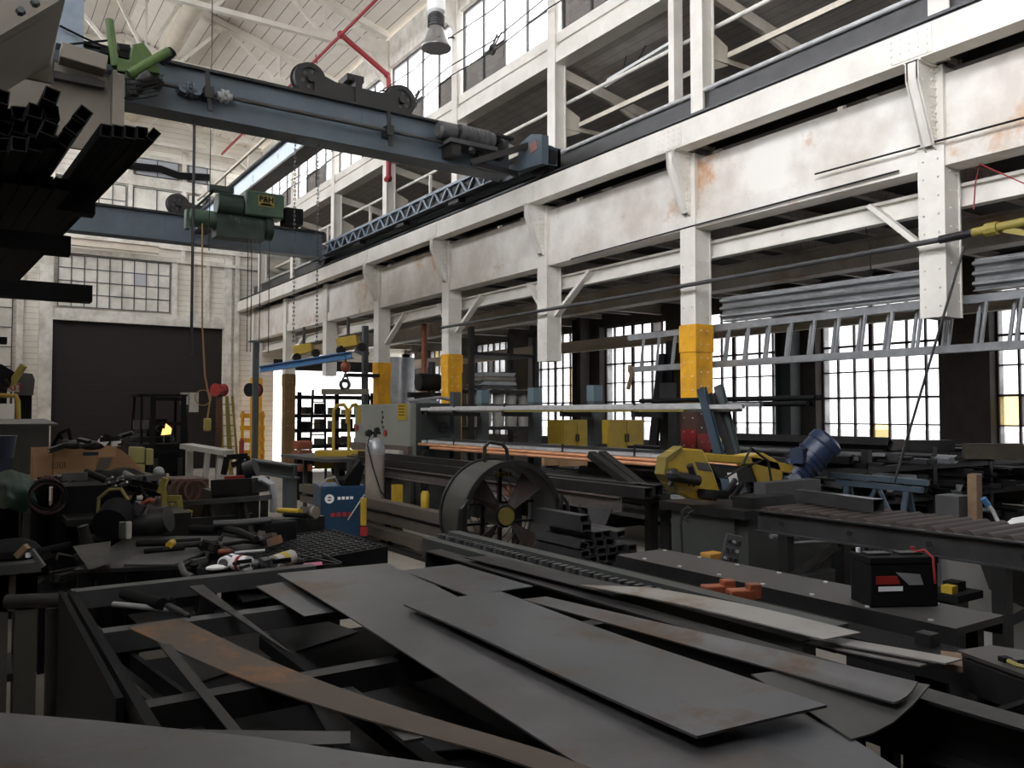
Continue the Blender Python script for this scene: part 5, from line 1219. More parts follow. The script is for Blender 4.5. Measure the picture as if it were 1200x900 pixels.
# red hose reels on poles
for i,(px,py,D) in enumerate(((257,457,22),(297,457,21))):
    c = gp(px,py,D)
    t = thing('red_reel', ['red round hose reel on a brown post, nearer the brown door','red round hose reel left of the grey post'][i], 'hose reel', (c.x,c.y,0))
    part(t, 'drum', MB().cyl(c-V((.12,.07,0)),c+V((.12,.07,0)),.15,n=22), redp)
    for s_ in (-1,1): part(t, 'flange', MB().cyl(c+V((.12,.07,0))*s_,c+V((.135,.08,0))*s_,.175,n=22), redp if i == 0 else matblack)
    part(t, 'post', MB().bar((c.x,c.y+.0,0),(c.x,c.y,c.z-.15),.08 if i else .14,.1), mat('post_brown',(.16,.07,.03),.7) if i == 0 else yellowp)
c = gp(296,490,21.5)
t = thing('orange_rack', 'orange ladder-like rack against the end wall corner', 'rack', (c.x,c.y,0))
for dx in (-.28,.28): part(t, 'upright', MB().bar((c.x+dx,c.y,0),(c.x+dx*.9,c.y,1.75),.07,.07), yellowp)
for i in range(5): part(t, 'tray', MB().cbox((c.x,c.y,.35+i*.32),.62,.12,.12), yellowp)
# yellow step ladders
for i,(px0,px1) in enumerate(((262,271),(269,277))):
    a, b_ = gp(px0,532,22.5), gp(px1+1,464,22.5); 
    t = thing('step_ladder', ['yellow fibreglass step ladder, left half open near the brown door','yellow fibreglass step ladder, right one near the corner'][i], 'ladder', (a.x,a.y,0))
    top = b_.z
    for dx in (0,.24): part(t, 'rail', MB().bar((a.x+dx,a.y,0),(b_.x-.2+dx*.7,a.y+.2,top),.06,.04), yellowd)
    for k_ in range(7):
        f = (k_+.7)/7.5; p = V((a.x,a.y,0)).lerp(V((b_.x-.2,a.y+.2,top)),f); part(t, 'step', MB().bar(p,p+V((.22,0,0)),.06,.03), yellowd)
# extinguisher, white cabinets on the door, panel
for i,(p0,p1,y0,y1) in enumerate(((212,221,460,474),(222,233,460,483))):
    a, b_ = G(p0,y1,Y=YE-.05), G(p1,y0,Y=YE-.05)
    one('white_notice', MB().box(a.x,b_.x,YE-.04,YE+.05,a.z,b_.z), creamw, ['small off-white panel on the brown door, left','larger off-white panel on the brown door, right'][i], 'panel')
c = gp(283,534,21); part(thing('stool', 'dark stand under the red extinguisher near the yellow ladder', 'stand', (c.x,c.y,0)), 'top', MB().box(c.x-.1,c.x+.1,c.y-.1,c.y+.1,0,.62), matblack); one('red_extinguisher', MB().lathe([(.06,0),(.065,.34),(.04,.4),(.02,.44)],(c.x,c.y,.622),n=16), redp, 'small red extinguisher beside the yellow ladder', 'extinguisher')
# forklift
c = G(190,562,D=20.5); fx, fy = c.x, c.y
t = thing('forklift', 'black forklift parked before the brown door with an orange glow on its mast', 'forklift', (fx,fy,0))
part(t, 'chassis', MB().box(fx-.65,fx+.55,fy-.5,fy+1.3,.22,.95), matblack, bevel=.04)
part(t, 'counterweight', MB().box(fx-.62,fx+.5,fy+1.0,fy+1.6,.3,1.15), black, bevel=.08)
part(t, 'seat', MB().box(fx-.25,fx+.25,fy+.3,fy+.8,.95,1.1).box(fx-.25,fx+.25,fy+.7,fy+.82,1.1,1.55), matblack, bevel=.03)
for dx in (-.55,.5):
    for y0,y1 in ((-.35,-.1),(1.1,.9)): part(t, 'cab_post', MB().bar((fx+dx,fy+y0,.9),(fx+dx*.95,fy+y1,2.12),.06,.06), matblack)
part(t, 'overhead_guard', MB().box(fx-.6,fx+.55,fy-.15,fy+.98,2.12,2.17), matblack)
part(t, 'steering_wheel', MB().ring((fx,fy+.05,1.3),(0,-.6,.8),.17,.145,.03,20).cyl((fx,fy-.15,.95),(fx,fy+.05,1.3),.02,n=8), black)
for dx in (-.35,.35): part(t, 'mast_rail', MB().channel((fx+dx,fy-.62,.1),(fx+dx,fy-.62,2.1),.08,.12,.012,up=(1,0,0)), matblack)
for z in (.7,1.4,2.0): part(t, 'mast_crossbar', MB().box(fx-.35,fx+.35,fy-.64,fy-.6,z,z+.08), matblack)
for dx in (-.28,.28): part(t, 'fork', MB().box(fx+dx-.05,fx+dx+.05,fy-1.7,fy-.68,.08,.12).box(fx+dx-.05,fx+dx+.05,fy-.72,fy-.68,.08,.6), dark)
for dx in (-.62,.52):
    for dy,r_ in ((-.25,.27),(1.2,.22)): part(t, 'wheel', MB().cyl((fx+dx-.1,fy+dy,r_),(fx+dx+.1,fy+dy,r_),r_,n=20), rubber)
for dx in (-.5,-.3): part(t, 'head_lamp', MB().cbox((fx+dx-.2,fy-.55,1.42),.14,.1,.22), greyplate)
glow = bpy.data.materials.new('reflection_glow'); glow.use_nodes = True; gb_ = glow.node_tree.nodes['Principled BSDF']; gb_.inputs['Base Color'].default_value = (1,.55,.2,1); gb_.inputs['Emission Color'].default_value = (1,.5,.15,1); gb_.inputs['Emission Strength'].default_value = 1.6  # orange reflection on the forklift, made as an emissive patch
c = gp(195,505,19.6); part(t, 'reflection_patch', MB().prism([c+V((-.1,0,-.1)),c+V((-.06,0,.06)),c+V((-.02,0,.02)),c+V((0,0,.17)),c+V((.12,0,.06)),c+V((.1,0,-.08))],(0,.1,0)), glow, 'orange light reflection made as a glowing patch')
for i,(p0,p1,y0,y1) in enumerate([(153,170,524,543),(171,180,526,545),(155,170,544,556)]):
    a, b_ = gp(p0,y1,17.5), gp(p1,y0,17.5)
    one('yellow_box', MB().hexa([(a.x,a.y,a.z if i != 2 else a.z),(b_.x,b_.y,a.z),(b_.x,b_.y+.3,a.z),(a.x,a.y+.3,a.z)],[(a.x,a.y,b_.z),(b_.x,b_.y,b_.z),(b_.x,b_.y+.3,b_.z),(a.x,a.y+.3,b_.z)]), mat('pale_yellow_box%d'%i,(.50,.44,.16),.6), ['large dull yellow box beside the forklift','narrow dull yellow box beside the forklift','lowest dull yellow box beside the forklift'][i], 'box', bevel=.015)
a, b_ = gp(150,556,17.4), gp(184,556,17.4)
one('box_pallet', MB().box(a.x,b_.x,a.y-.05,a.y+.5,0,a.z-.005), matblack, 'dark stand under the dull yellow boxes', 'stand')

# ================================================================== clutter on the left
# far left: grey cabinet, yellow frame, exit sign
a, b_ = gp(18,500,16), gp(39,437,16)
t = thing('tilted_hood', 'dark grey hood at the left edge behind the yellow frame', 'hood', (a.x,a.y,0))
part(t, 'hood', MB().prism([gp(17,463,16),gp(18,448,16),gp(27,437,16),gp(38,438,16),gp(41,445,16),gp(39,463,16)],(0,.5,0)), greyplate); part(t, 'body', MB().box(a.x,b_.x,a.y,a.y+.5,0,gp(20,463,16).z), matblack)
t = thing('exit_sign', 'small white EXIT sign at the left edge above the yellow frame', 'sign', gp(15,455,14))
a, b_ = gp(5,459,14), gp(22,450,14)
part(t, 'panel', MB().box(a.x-.02,b_.x+.02,a.y,a.y+.04,a.z,b_.z+.02), creamw); text(t, 'lettering', 'EXIT', ((a.x+b_.x)/2,a.y-.005,(a.z+b_.z)/2+.01), .17, redp, (1,0,0),(0,0,1), bold=.004)
part(t, 'bracket', MB().bar(((a.x+b_.x)/2,a.y+.03,b_.z),((a.x+b_.x)/2,a.y+.03,0),.03,.03), dark)
t = thing('guard_barrier', 'yellow tubular guard frame around a white panel at the left edge', 'frame', gp(10,500,13))
p = [gp(-10,463,13),gp(19,464,13),gp(21,470,13),gp(22,500,13)]; p.append(V((p[3].x,p[3].y,0))); part(t, 'tube', MB().path(p,.035,8), yellow); q0 = V((p[0].x,p[0].y,0)); part(t, 'rear_leg', MB().cyl(p[0],q0,.035,n=8), yellow)
a, b_ = gp(-6,497,13.2), gp(18,473,13.2); part(t, 'white_panel', MB().box(a.x,b_.x,a.y,a.y+.03,a.z,b_.z), whitep)
t = thing('yellow_arm_machine', 'yellow and black machine arm at the left edge near the exit sign', 'machine', gp(10,470,13.6))
part(t, 'arm', MB().bar(gp(12,452,13.5),gp(28,428,13.5),.07,.09), yellowd); part(t, 'head', MB().cbox(gp(5,440,13.5),.3,.2,.25,0,0,.6), matblack); part(t, 'motor', MB().cyl(gp(0,452,13.5),gp(12,446,13.5),.09,n=14), dark)
p_ = gp(4,455,13.5); part(t, 'column', MB().bar((p_.x,p_.y,0),p_,.1,.1), matblack)
# grey counter with sloping top
a, b_ = gp(-20,548,10.5), gp(62,497,10.5)
t = thing('grey_cabinet', 'wide grey-green cabinet at the left edge with a sloped top', 'cabinet', (a.x,a.y,0))
part(t, 'body', MB().box(a.x,b_.x,a.y,a.y+.7,0,b_.z-.03), mat('cab_grey',(.11,.115,.10),.55,0,(.08,.085,.075),3,.5)); part(t, 'top', MB().hexa([(a.x,a.y-.05,b_.z-.03),(b_.x+.1,a.y-.05,b_.z-.03),(b_.x+.1,a.y+.75,b_.z-.01),(a.x,a.y+.75,b_.z-.01)],[(a.x,a.y-.05,b_.z+.0),(b_.x+.1,a.y-.05,b_.z+.0),(b_.x,a.y+.75,b_.z+.06),(a.x,a.y+.75,b_.z+.06)]), greyplate)
c = gp(3,522,10.0); one('blue_bin', MB().lathe([(.12,0),(.15,.25),(.155,.27)],(c.x,c.y,c.z-.15),n=16).bar((c.x,c.y,0),(c.x,c.y,c.z-.15),.2,.2), mat('dull_blue',(.04,.07,.14),.5), 'dull blue tub on a stand at the left edge', 'tub')
# cardboard box on bench
tb = gp(95,562,9.0).z
t = thing('work_bench', 'dark work bench behind carrying the long cardboard box', 'bench', (1.1,9.3,0))
a, b_ = gp(30,562,9.0), gp(160,562,9.0)
part(t, 'top', MB().box(a.x,b_.x+.3,a.y-.5,a.y+.9,tb-.05,tb), dark)
for x in (a.x+.05,b_.x+.2):
    for y in (a.y-.4,a.y+.8): part(t, 'leg', MB().box(x-.04,x+.04,y-.04,y+.04,0,tb-.05), dark)
a, b_ = gp(39,562,9.0), gp(146,526,9.0)
t = thing('cardboard_box', 'long open cardboard box on the left bench with printed marks', 'box', ((a.x+b_.x)/2,a.y+.25,tb))
H_ = b_.z-tb
part(t, 'front', MB().box(a.x,b_.x,a.y,a.y+.008,tb,b_.z), card); part(t, 'back', MB().box(a.x,b_.x,a.y+.5,a.y+.508,tb,b_.z), card)
part(t, 'side', MB().box(a.x,a.x+.008,a.y+.008,a.y+.5,tb,b_.z), card); part(t, 'side', MB().box(b_.x-.008,b_.x,a.y+.008,a.y+.5,tb,b_.z), card)
part(t, 'flap', MB().hexa([(b_.x,a.y,tb+.02),(b_.x+.3,a.y-.1,tb+.02),(b_.x+.3,a.y-.09,tb+.02),(b_.x,a.y+.01,tb+.02)],[(b_.x,a.y,b_.z),(b_.x+.12,a.y-.1,b_.z-.1),(b_.x+.12,a.y-.09,b_.z-.1),(b_.x,a.y+.01,b_.z)]), card)
q = gp(69,545,8.98); g = MB()
for dx in (-.06,.01): 
    g.path([V((q.x+dx,q.y,q.z-.03)),V((q.x+dx+.05,q.y,q.z-.03)),V((q.x+dx+.05,q.y,q.z+.03)),V((q.x+dx,q.y,q.z+.03))],.004,4,closed=True); g.bar((q.x+dx+.025,q.y,q.z-.02),(q.x+dx+.025,q.y,q.z+.02),.004,.008)
part(t, 'printed_symbols', g, matblack); q0, q1 = gp(97,534,8.98), gp(117,530,8.98); part(t, 'blue_tape', MB().box(q0.x,q1.x,q0.y-.003,q0.y+.002,q0.z,q1.z), bluep)
q0 = gp(62,545,8.98); part(t, 'corner_fold', MB().box(q0.x-.006,q0.x+.006,q0.y-.006,q0.y,tb+.01,b_.z-.01), wood)
# offcuts and bags on the box
def scrap(seed, n, px0, px1, py0, py1, D, mats, lab, cat, grp, base=None, smin=.05, smax=.16):
    r = random.Random(seed)
    for i in range(n):
        px = px0+(px1-px0)*r.random(); py = py0+(py1-py0)*r.random(); c = gp(px,py,D+r.uniform(-.25,.25)); s_ = r.uniform(smin,smax)
        mb = MB(); k_ = r.choice('abcd')
        if k_ == 'a': mb.cbox(c,s_*1.6,s_*.8,s_*.4,r.uniform(0,3),r.uniform(-.4,.4),r.uniform(-.4,.4))
        elif k_ == 'b': mb.cyl(c,c+V((r.uniform(-1,1),r.uniform(-1,1),r.uniform(-.3,.3))).normalized()*s_*1.8,s_*.3,n=12)
        elif k_ == 'c': mb.rtube(c,c+V((r.uniform(-1,1),r.uniform(-1,1),r.uniform(-.2,.2))).normalized()*s_*2.2,s_*.5,s_*.5,.006)
        else: mb.channel(c,c+V((r.uniform(-1,1),r.uniform(-1,1),r.uniform(-.2,.2))).normalized()*s_*2.4,s_*.5,s_*.6,.008)
        one('metal_offcut', mb, r.choice(mats), lab, cat, grp)
zt = b_.z
one('box_insert', MB().box(a.x+.02,b_.x-.02,a.y+.02,a.y+.48,tb+.01,zt-.05), matblack, 'dark filling inside the long cardboard box', 'filling')
scrap(5, 16, 62, 142, 512, 522, 9.2, (matblack,dark,dark,greyplate), 'dark metal offcut piled on top of the long cardboard box', 'offcut', 'offcuts on the cardboard box', smin=.03, smax=.09)
one('black_frame_part', MB().path([gp(62,522,9.2),gp(70,508,9.2),gp(80,503,9.2),gp(84,520,9.2)],.02,6).path([gp(70,508,9.2),gp(76,522,9.2)],.015,6), matblack, 'black bent frame piece on the cardboard box', 'frame')
for i,(px,py) in enumerate(((121,517),(136,519))): one('white_packet', MB().cbox(gp(px,py,9.1),.09,.04,.07,.3,.2,.6*(1-i)), whitep, ['small white packet on the cardboard box, upper','small white packet on the cardboard box, right'][i], 'packet')
for i,(px,py) in enumerate(((88,521),(108,522))): one('plastic_bag', MB().ball(gp(px,py,9.1),.09,10,(1.6,.8,.6)), greyplate, ['grey crumpled bag on the cardboard box, left','grey crumpled bag on the cardboard box, right'][i], 'bag')
# open box with film, cloths
a = gp(112,572,8.4); t = thing('open_box', 'open cardboard box lined with clear film below the long box', 'box', (a.x,a.y,0))
part(t, 'front', MB().prism([gp(60,592,8.2),gp(118,592,8.2),gp(118,570,8.2),gp(60,572,8.2)],(0,.01,0)), card)
part(t, 'flap', MB().prism([gp(108,560,8.3),gp(132,536,8.3),gp(148,540,8.3),gp(150,556,8.3)],(0,.01,0)), card)
part(t, 'film', MB().prism([gp(110,556,8.2),gp(117,537,8.2),gp(132,536,8.2),gp(128,548,8.2)],(0,.02,0)), mat('clear_film',(.40,.36,.33),.2)); part(t, 'back', MB().prism([gp(112,535,8.6),gp(153,535,8.6),gp(155,592,8.6),gp(112,592,8.6)],(0,.01,0)), card); part(t, 'stand', MB().box(gp(62,590,8.3).x,gp(150,590,8.3).x,gp(62,590,8.3).y,gp(62,590,8.3).y+.4,0,gp(62,591,8.3).z), matblack)
def cloth(name, pts_px, D, m, lab, cat, lift=.05, seed=1):
    """a crumpled cloth over a heap: rows of photo points lifted off their backing"""
    r = random.Random(seed); rows = [[gp(px,py,D+dz) for px,py,dz in row] for row in pts_px]
    mb = MB(); vs = []; nr, nc = 9, 13
    for i in range(nr):
        f = i/(nr-1)*(len(rows)-1); a0 = int(min(f,len(rows)-2)); fr = f-a0
        for j in range(nc):
            g_ = j/(nc-1)*(len(rows[0])-1); b0 = int(min(g_,len(rows[0])-2)); gr = g_-b0
            p = rows[a0][b0].lerp(rows[a0][b0+1],gr).lerp(rows[a0+1][b0].lerp(rows[a0+1][b0+1],gr),fr)
            vs.append(p+V((r.uniform(-1,1),r.uniform(-1,1),r.uniform(-1,1)))*lift)
    top = [(i*nc+j,i*nc+j+1,(i+1)*nc+j+1,(i+1)*nc+j) for i in range(nr-1) for j in range(nc-1)]
    mb.add(vs, top); o = one(name, mb, m, lab, cat)
    so_ = o.modifiers.new('thick','SOLIDIFY'); so_.thickness = .012; ss = o.modifiers.new('sub','SUBSURF'); ss.levels = 1; ss.render_levels = 2
    return o
cloth('dark_sheet', [[(60,560,.4),(100,555,.4),(150,545,.4),(185,560,.4)],[(62,575,0),(110,568,0),(150,565,0),(190,572,0)],[(90,588,-.3),(120,585,-.4),(150,582,-.4),(190,580,-.2)]], 7.6, matblack, 'black plastic sheet heaped on the left bench', 'sheet', .03)
scrap(8, 26, 62, 190, 556, 574, 7.5, (dark,matblack,greyplate,galv,dark), 'dark steel scrap heaped on the left bench', 'offcut', 'scrap heaped on the left bench', smin=.04, smax=.12)
for i,(px,py) in enumerate([(126,562),(132,566),(138,561),(143,568),(130,572),(122,568)]): one('drill_bit', MB().cyl(gp(px,py,7.3),gp(px+6,py-3,7.25),.012,n=8), galv, 'small bright fitting among the scrap on the left bench', 'fitting', 'bright fittings in the scrap')
a = gp(186,553,7.6); one('round_knob', MB().ball(a,.05,14).cyl(a-V((0,0,.35)),a,.02,n=8), galv, 'round metal knob on a stem above the scrap', 'knob')
t = thing('long_table', 'long dark bench table that carries the scrap at left', 'bench', (1.3,7.5,0)); z = gp(130,590,7.2).z
part(t, 'top', MB().box(gp(60,590,7.2).x,gp(200,590,7.2).x,6.9,8.2,z-.05,z), dark)
for x in (.95,2.0):
    for y in (7.0,8.1): part(t, 'leg', MB().box(x-.04,x+.04,y-.04,y+.04,0,z-.05), dark)
part(t, 'apron', MB().box(.95,2.0,6.92,6.96,z-.2,z-.05), dark)
# green tarp and hose
cloth('green_tarp', [[(-10,556,.2),(10,552,.1),(28,556,.1),(38,566,.2)],[(-10,572,-.2),(8,570,-.35),(30,575,-.3),(42,590,-.1)],[(-10,596,-.2),(8,594,-.4),(22,600,-.3),(34,606,-.1)]], 6.6, tarp, 'dark green tarp draped over a stand at the left edge', 'tarp', .02, 3)
p_ = gp(15,600,6.8); one('tarp_stand', MB().box(p_.x-.12,p_.x+.15,p_.y,p_.y+.3,0,gp(15,574,6.8).z), matblack, 'dark stand hidden under the green tarp', 'stand')
p0 = gp(31,640,6.4); t = thing('grey_stand', 'upright grey steel plate standing below the green tarp', 'plate', (p0.x,p0.y,0)); part(t, 'plate', MB().prism([(p0.x-.07,p0.y,0),(p0.x+.03,p0.y,0),(gp(36,582,6.4).x,p0.y,gp(36,582,6.4).z),(gp(28,600,6.4).x,p0.y,gp(28,600,6.4).z)],(0,.05,0)), greyplate)
t = thing('hose_coil', 'dark red hose coil hung on a black stand at left', 'hose', (gp(52,590,6.5).x,gp(52,590,6.5).y,0))
for i in range(7):
    c = gp(52+i*.8,580+(i%3)*2,6.4-.02*i); _,_,ha,hu = MB().frame(c,c+V((.35,-1,.12*(i-3)))); part(t, 'hose_loop', MB().path([c+ha*(.10+.006*i)*math.cos(q_*math.pi/9)+hu*(.15-.006*i)*math.sin(q_*math.pi/9) for q_ in range(18)],.011,6,closed=True), hosered if i%2 else matblack)
p_ = gp(52,560,6.55); part(t, 'stand', MB().bar((p_.x,p_.y+.1,0),(p_.x,p_.y+.1,p_.z),.08,.08), matblack); part(t, 'body', MB().box(p_.x-.15,p_.x+.15,p_.y+.1,p_.y+.5,0,.95), mat('maroon_black',(.03,.012,.012),.6))
# bench machine: grinder / motor
t = thing('bench_machine', 'dark motor-driven bench machine with curved guards at left', 'machine', (1.15,5.9,0))
D1 = 5.8
part(t, 'guard', MB().prism([gp(113,632,D1),gp(112,604,D1),gp(116,584,D1),gp(128,575,D1),(gp(142,574,D1)),gp(148,584,D1),gp(150,604,D1),gp(146,618,D1)],(0,.12,0)), matblack, bevel=.01)
part(t, 'guard_edge', MB().path([gp(114,610,D1-.05),gp(116,584,D1-.05),gp(128,574,D1-.05),gp(142,573,D1-.05),gp(150,586,D1-.05)],.012,6), mat('edge_yellow',(.35,.30,.06),.6))
part(t, 'front_drum', MB().cyl(gp(128,615,5.5),gp(138,600,5.7),.11,n=22), matblack)
part(t, 'motor', MB().cyl(gp(152,617,D1),gp(182,616,D1),.085,n=22), black); part(t, 'motor_end', MB().cyl(gp(180,612,D1),gp(198,608,D1),.11,.09,n=22), black)
part(t, 'cable_arc', MB().path([gp(150,600,D1),gp(158,580,D1),gp(164,570,D1),gp(170,582,D1),gp(168,592,D1)],.014,8), matblack)
part(t, 'red_handle', MB().path([gp(166,595,D1),gp(168,590,D1),gp(176,586,D1),gp(181,588,D1)],.02,8), orange)
part(t, 'arm', MB().bar(gp(150,620,D1),gp(166,590,D1),.05,.07), greyplate)
p_ = gp(150,630,D1); part(t, 'base', MB().box(p_.x-.28,p_.x+.3,p_.y,p_.y+.35,0,p_.z), matblack)
one('white_block', MB().box(gp(148,632,5.3).x,gp(155,632,5.3).x,gp(148,632,5.3).y,gp(148,632,5.3).y+.04,gp(148,632,5.3).z,gp(150,612,5.3).z), creamw, 'small off-white block standing before the bench machine', 'block', bevel=.004)
one('grey_block', MB().box(gp(140,631,5.35).x,gp(147.5,632,5.35).x,gp(148,632,5.35).y,gp(148,632,5.35).y+.06,gp(148,632,5.35).z,gp(140,612,5.35).z), greyplate, 'small grey block left of the off-white block', 'block', bevel=.004)
# yellow jack frame
t = thing('yellow_jack', 'yellow framed hand machine behind the tool bench', 'machine', (gp(200,600,7).x,gp(200,600,7).y,0))
for (x0,y0,x1,y1) in ((188,578,194,560),(192,600,192,575),(198,598,212,590),(200,610,202,590),(204,616,204,595),(196,584,212,584),(213,612,210,585),(196,604,214,600),(218,612,222,598)):
    part(t, 'frame_bar', MB().bar(gp(x0,y0,7.0),gp(x1,y1,7.0),.04,.05), yellowd)
p_ = gp(204,612,7); part(t, 'base', MB().box(p_.x-.2,p_.x+.2,p_.y-.1,p_.y+.2,0,p_.z), matblack)
# wooden block, table, vice area
one('wooden_block', MB().prism([gp(195,562,8.8),gp(205,560,8.8),gp(212,582,8.8),gp(206,588,8.8)],(0,.3,0)), wood, 'tan wooden block leaning by the brown steel drum', 'block')
a, b_ = gp(207,587,8.4), gp(252,562,8.4)
one('brown_tank', MB().box(a.x,b_.x,a.y,a.y+.5,0,b_.z), mat('brown_red',(.14,.055,.035),.55,0,(.08,.04,.03),4,.5), 'low brown-red steel tank behind the tool bench', 'tank', bevel=.02)
for i in range(3): one('tank_hose', MB().ring(gp(212+i*9,575,8.3),(0,-1,.2),.12,.10,.03,20), mat('brown_hose%d'%i,(.20,.08,.05),.6), 'brown hose loop hanging on the brown-red tank', 'hose', 'hose loops on the tank')
a, b_ = gp(218,523,10.5), gp(263,538,10.5)
t = thing('trestle_bench', 'pale painted trestle bench behind the tool bench', 'bench', (a.x,a.y,0))
part(t, 'top', MB().bar((a.x,a.y,1.28),(b_.x,b_.y-.2,1.2),.25,.06), creamw)
for px in (243,258): p_ = gp(px,556,10.3); part(t, 'leg', MB().bar((p_.x,p_.y,1.2),(p_.x-.1,p_.y,0),.06,.06), creamw)
p_ = gp(222,530,10.7); part(t, 'leg', MB().bar((p_.x,p_.y,1.24),(p_.x,p_.y,0),.08,.08), creamw)
t = thing('vice_machine', 'dark bench vice machine with a red bar and grey pipes', 'machine', (gp(270,560,8).x,gp(270,560,8).y,0))
for (x0,y0,x1,y1) in ((262,556,266,536),(266,536,290,534),(290,534,293,552),(272,545,284,541),(284,541,282,552)): part(t, 'frame_bar', MB().bar(gp(x0,y0,8),gp(x1,y1,8),.03,.05), matblack)
part(t, 'red_bar', MB().bar(gp(264,562,7.9),gp(295,560,7.9),.05,.06), redp); part(t, 'bed', MB().bar(gp(258,570,8),gp(306,568,7.8),.25,.14), dark); part(t, 'pipe', MB().path([gp(296,562,7.8),gp(308,562,7.8),gp(318,568,7.8),gp(321,585,7.8),gp(320,600,7.8)],.035,10), galv); part(t, 'drum', MB().cyl(gp(288,552,7.9),gp(300,548,7.9),.09,n=14), dark)
p_ = gp(285,580,8.1); part(t, 'pedestal', MB().box(p_.x-.3,p_.x+.15,p_.y,p_.y+.4,0,p_.z+.05), dark)
a, b_ = gp(292,545,10), gp(345,553,9.2)
one('steel_beam', MB().ibeam(a,b_,.14,.16), greenpost, 'blue-grey steel beam lying behind the vice machine', 'beam')
one('beam_stand', MB().bar((a.lerp(b_,.1).x,a.lerp(b_,.1).y,0),a.lerp(b_,.1)-V((0,0,.08)),.12,.12).bar((a.lerp(b_,.9).x,a.lerp(b_,.9).y,0),a.lerp(b_,.9)-V((0,0,.08)),.12,.12).bar((a.lerp(b_,.1).x,a.lerp(b_,.1).y,.1),(a.lerp(b_,.9).x,a.lerp(b_,.9).y,.1),.08,.08), greenpost, 'steel stand under the blue-grey beam', 'stand')
# lattice table behind tools
a, b_ = gp(205,591,7.3), gp(312,583,6.6)
t = thing('truss_bench', 'thin-topped bench with crossed braces behind the tools', 'bench', (a.x,a.y,0))
part(t, 'top', MB().bar(a,b_,.12,.04), greyplate)
for i,f in enumerate((0.02,.4,.75,.98)): p_ = a.lerp(b_,f); part(t, 'leg', MB().bar((p_.x,p_.y,0),p_-V((0,0,.02)),.05,.05), dark)
for f0,f1 in ((.25,.38),(.52,.4),(.55,.72),(.9,.76)):
    p0 = a.lerp(b_,f1)-V((0,0,.02)); p1 = a.lerp(b_,f0); p1.z = .5; part(t, 'brace', MB().bar(p1,p0,.035,.05), dark)
# grinder with yellow body
t = thing('angle_grinder', 'yellow and black grinder with a pale disc on the grid table', 'grinder', gp(345,600,6.3))
part(t, 'body', MB().cyl(gp(326,598,6.3),gp(352,600,6.2),.02,.026,n=14), yellow); part(t, 'handle', MB().cyl(gp(334,603,6.25),gp(360,604,6.15),.02,n=12), matblack); part(t, 'disc', MB().cyl(gp(368,600,6.1),gp(368,600,6.1)+V((.01,-.02,0)),.045,n=24), cyltan); part(t, 'guard', MB().ring(gp(368,600,6.13),(.4,-1,0),.055,.045,.03,24), greyplate); part(t, 'stand', MB().box(gp(312,612,6.3).x,gp(385,612,6.3).x,gp(350,612,6.3).y-.05,gp(350,612,6.3).y+.1,0,gp(350,606,6.3).z), dark)
# grid table
TZ = .86
gx0, gx1, gy0, gy1 = 1.3, 2.22, 4.75, 6.1
t = thing('grid_table', 'black slatted grid table with a deep box frame in the middle left', 'table', (1.75,5.4,0))
A_, B_, C_, D_ = G(340,627,Z=TZ), G(388,620,Z=TZ), G(452,640,Z=TZ), G(322,650,Z=TZ)
D_ = A_+(C_-B_); e1 = (D_-A_); e2 = (B_-A_); e1 = e1*1.0
A_ = C_-e1-e2*2.4; D_ = C_-e2*2.4; B_ = C_-e1
for p0,p1 in ((A_,B_),(B_,C_),(C_,D_),(D_,A_)):
    part(t, 'side', MB().bar(p0-V((0,0,.11)),p1-V((0,0,.11)),.03,.22), matblack)
for i in range(1,12): p0 = A_+e1*i/12; p1 = B_+e1*i/12; part(t, 'slat', MB().bar(p0-V((0,0,.03)),p1-V((0,0,.03)),.012,.06), midsteel)
for i in range(1,14): p0 = A_.lerp(B_,i/14); part(t, 'cross_slat', MB().bar(p0-V((0,0,.035)),p0+e1-V((0,0,.035)),.012,.06), dark)
part(t, 'catch_pan', MB().hexa([A_-V((0,0,.21)),B_-V((0,0,.21)),C_-V((0,0,.21)),D_-V((0,0,.21))],[A_-V((0,0,.2)),B_-V((0,0,.2)),C_-V((0,0,.2)),D_-V((0,0,.2))]), matblack)
for p0 in (A_,B_,C_,D_): q = p0.lerp((A_+C_)/2,.06); part(t, 'leg', MB().box(q.x-.04,q.x+.04,q.y-.04,q.y+.04,0,TZ-.22), matblack)
# tool bench with clutter
t = thing('tool_bench', 'dark steel tool bench crowded with clamps and pipes', 'bench', (1.1,5.1,0))
p0, p1, p2, p3 = G(90,660,Z=.86), G(150,640,Z=.86), G(345,646,Z=.86), G(330,668,Z=.86)
p1 = G(150,628,Z=.86); p2 = G(340,628,Z=.86); p3 = G(318,664,Z=.86); p0 = G(86,668,Z=.86)
p3 = G(214,663,Z=.86); p4 = G(238,650,Z=.86); p5 = G(312,641,Z=.86); p2 = G(322,628,Z=.86)
part(t, 'top', MB().prism([p-V((0,0,.02)) for p in (p0,p3,p4,p5,p2,p1)],(0,0,.02)), dark)
for p in (p0,p1,p2,p3): q = p.lerp((p0+p2)/2,.1); part(t, 'leg', MB().box(q.x-.04,q.x+.04,q.y-.04,q.y+.04,0,.84), matblack)
q0, q1 = G(146,660,Z=.875), G(236,645,Z=.875); 
sheetobj('steel_plate', [G(160,650,Z=.872),G(240,647,Z=.872),G(205,661,Z=.872),G(145,661,Z=.872)], greyplate, 'small flat grey plate on the tool bench front', 'steel plate', th=.01)
one('box_tray', MB().hexa([G(85,640,Z=.88),G(130,634,Z=.88),G(128,660,Z=.88),G(104,668,Z=.88)][::-1],[G(85,640,Z=.9),G(130,634,Z=.9),G(128,660,Z=.9),G(104,668,Z=.9)][::-1]), dark, 'small grey metal lid at the left of the tool bench', 'lid')
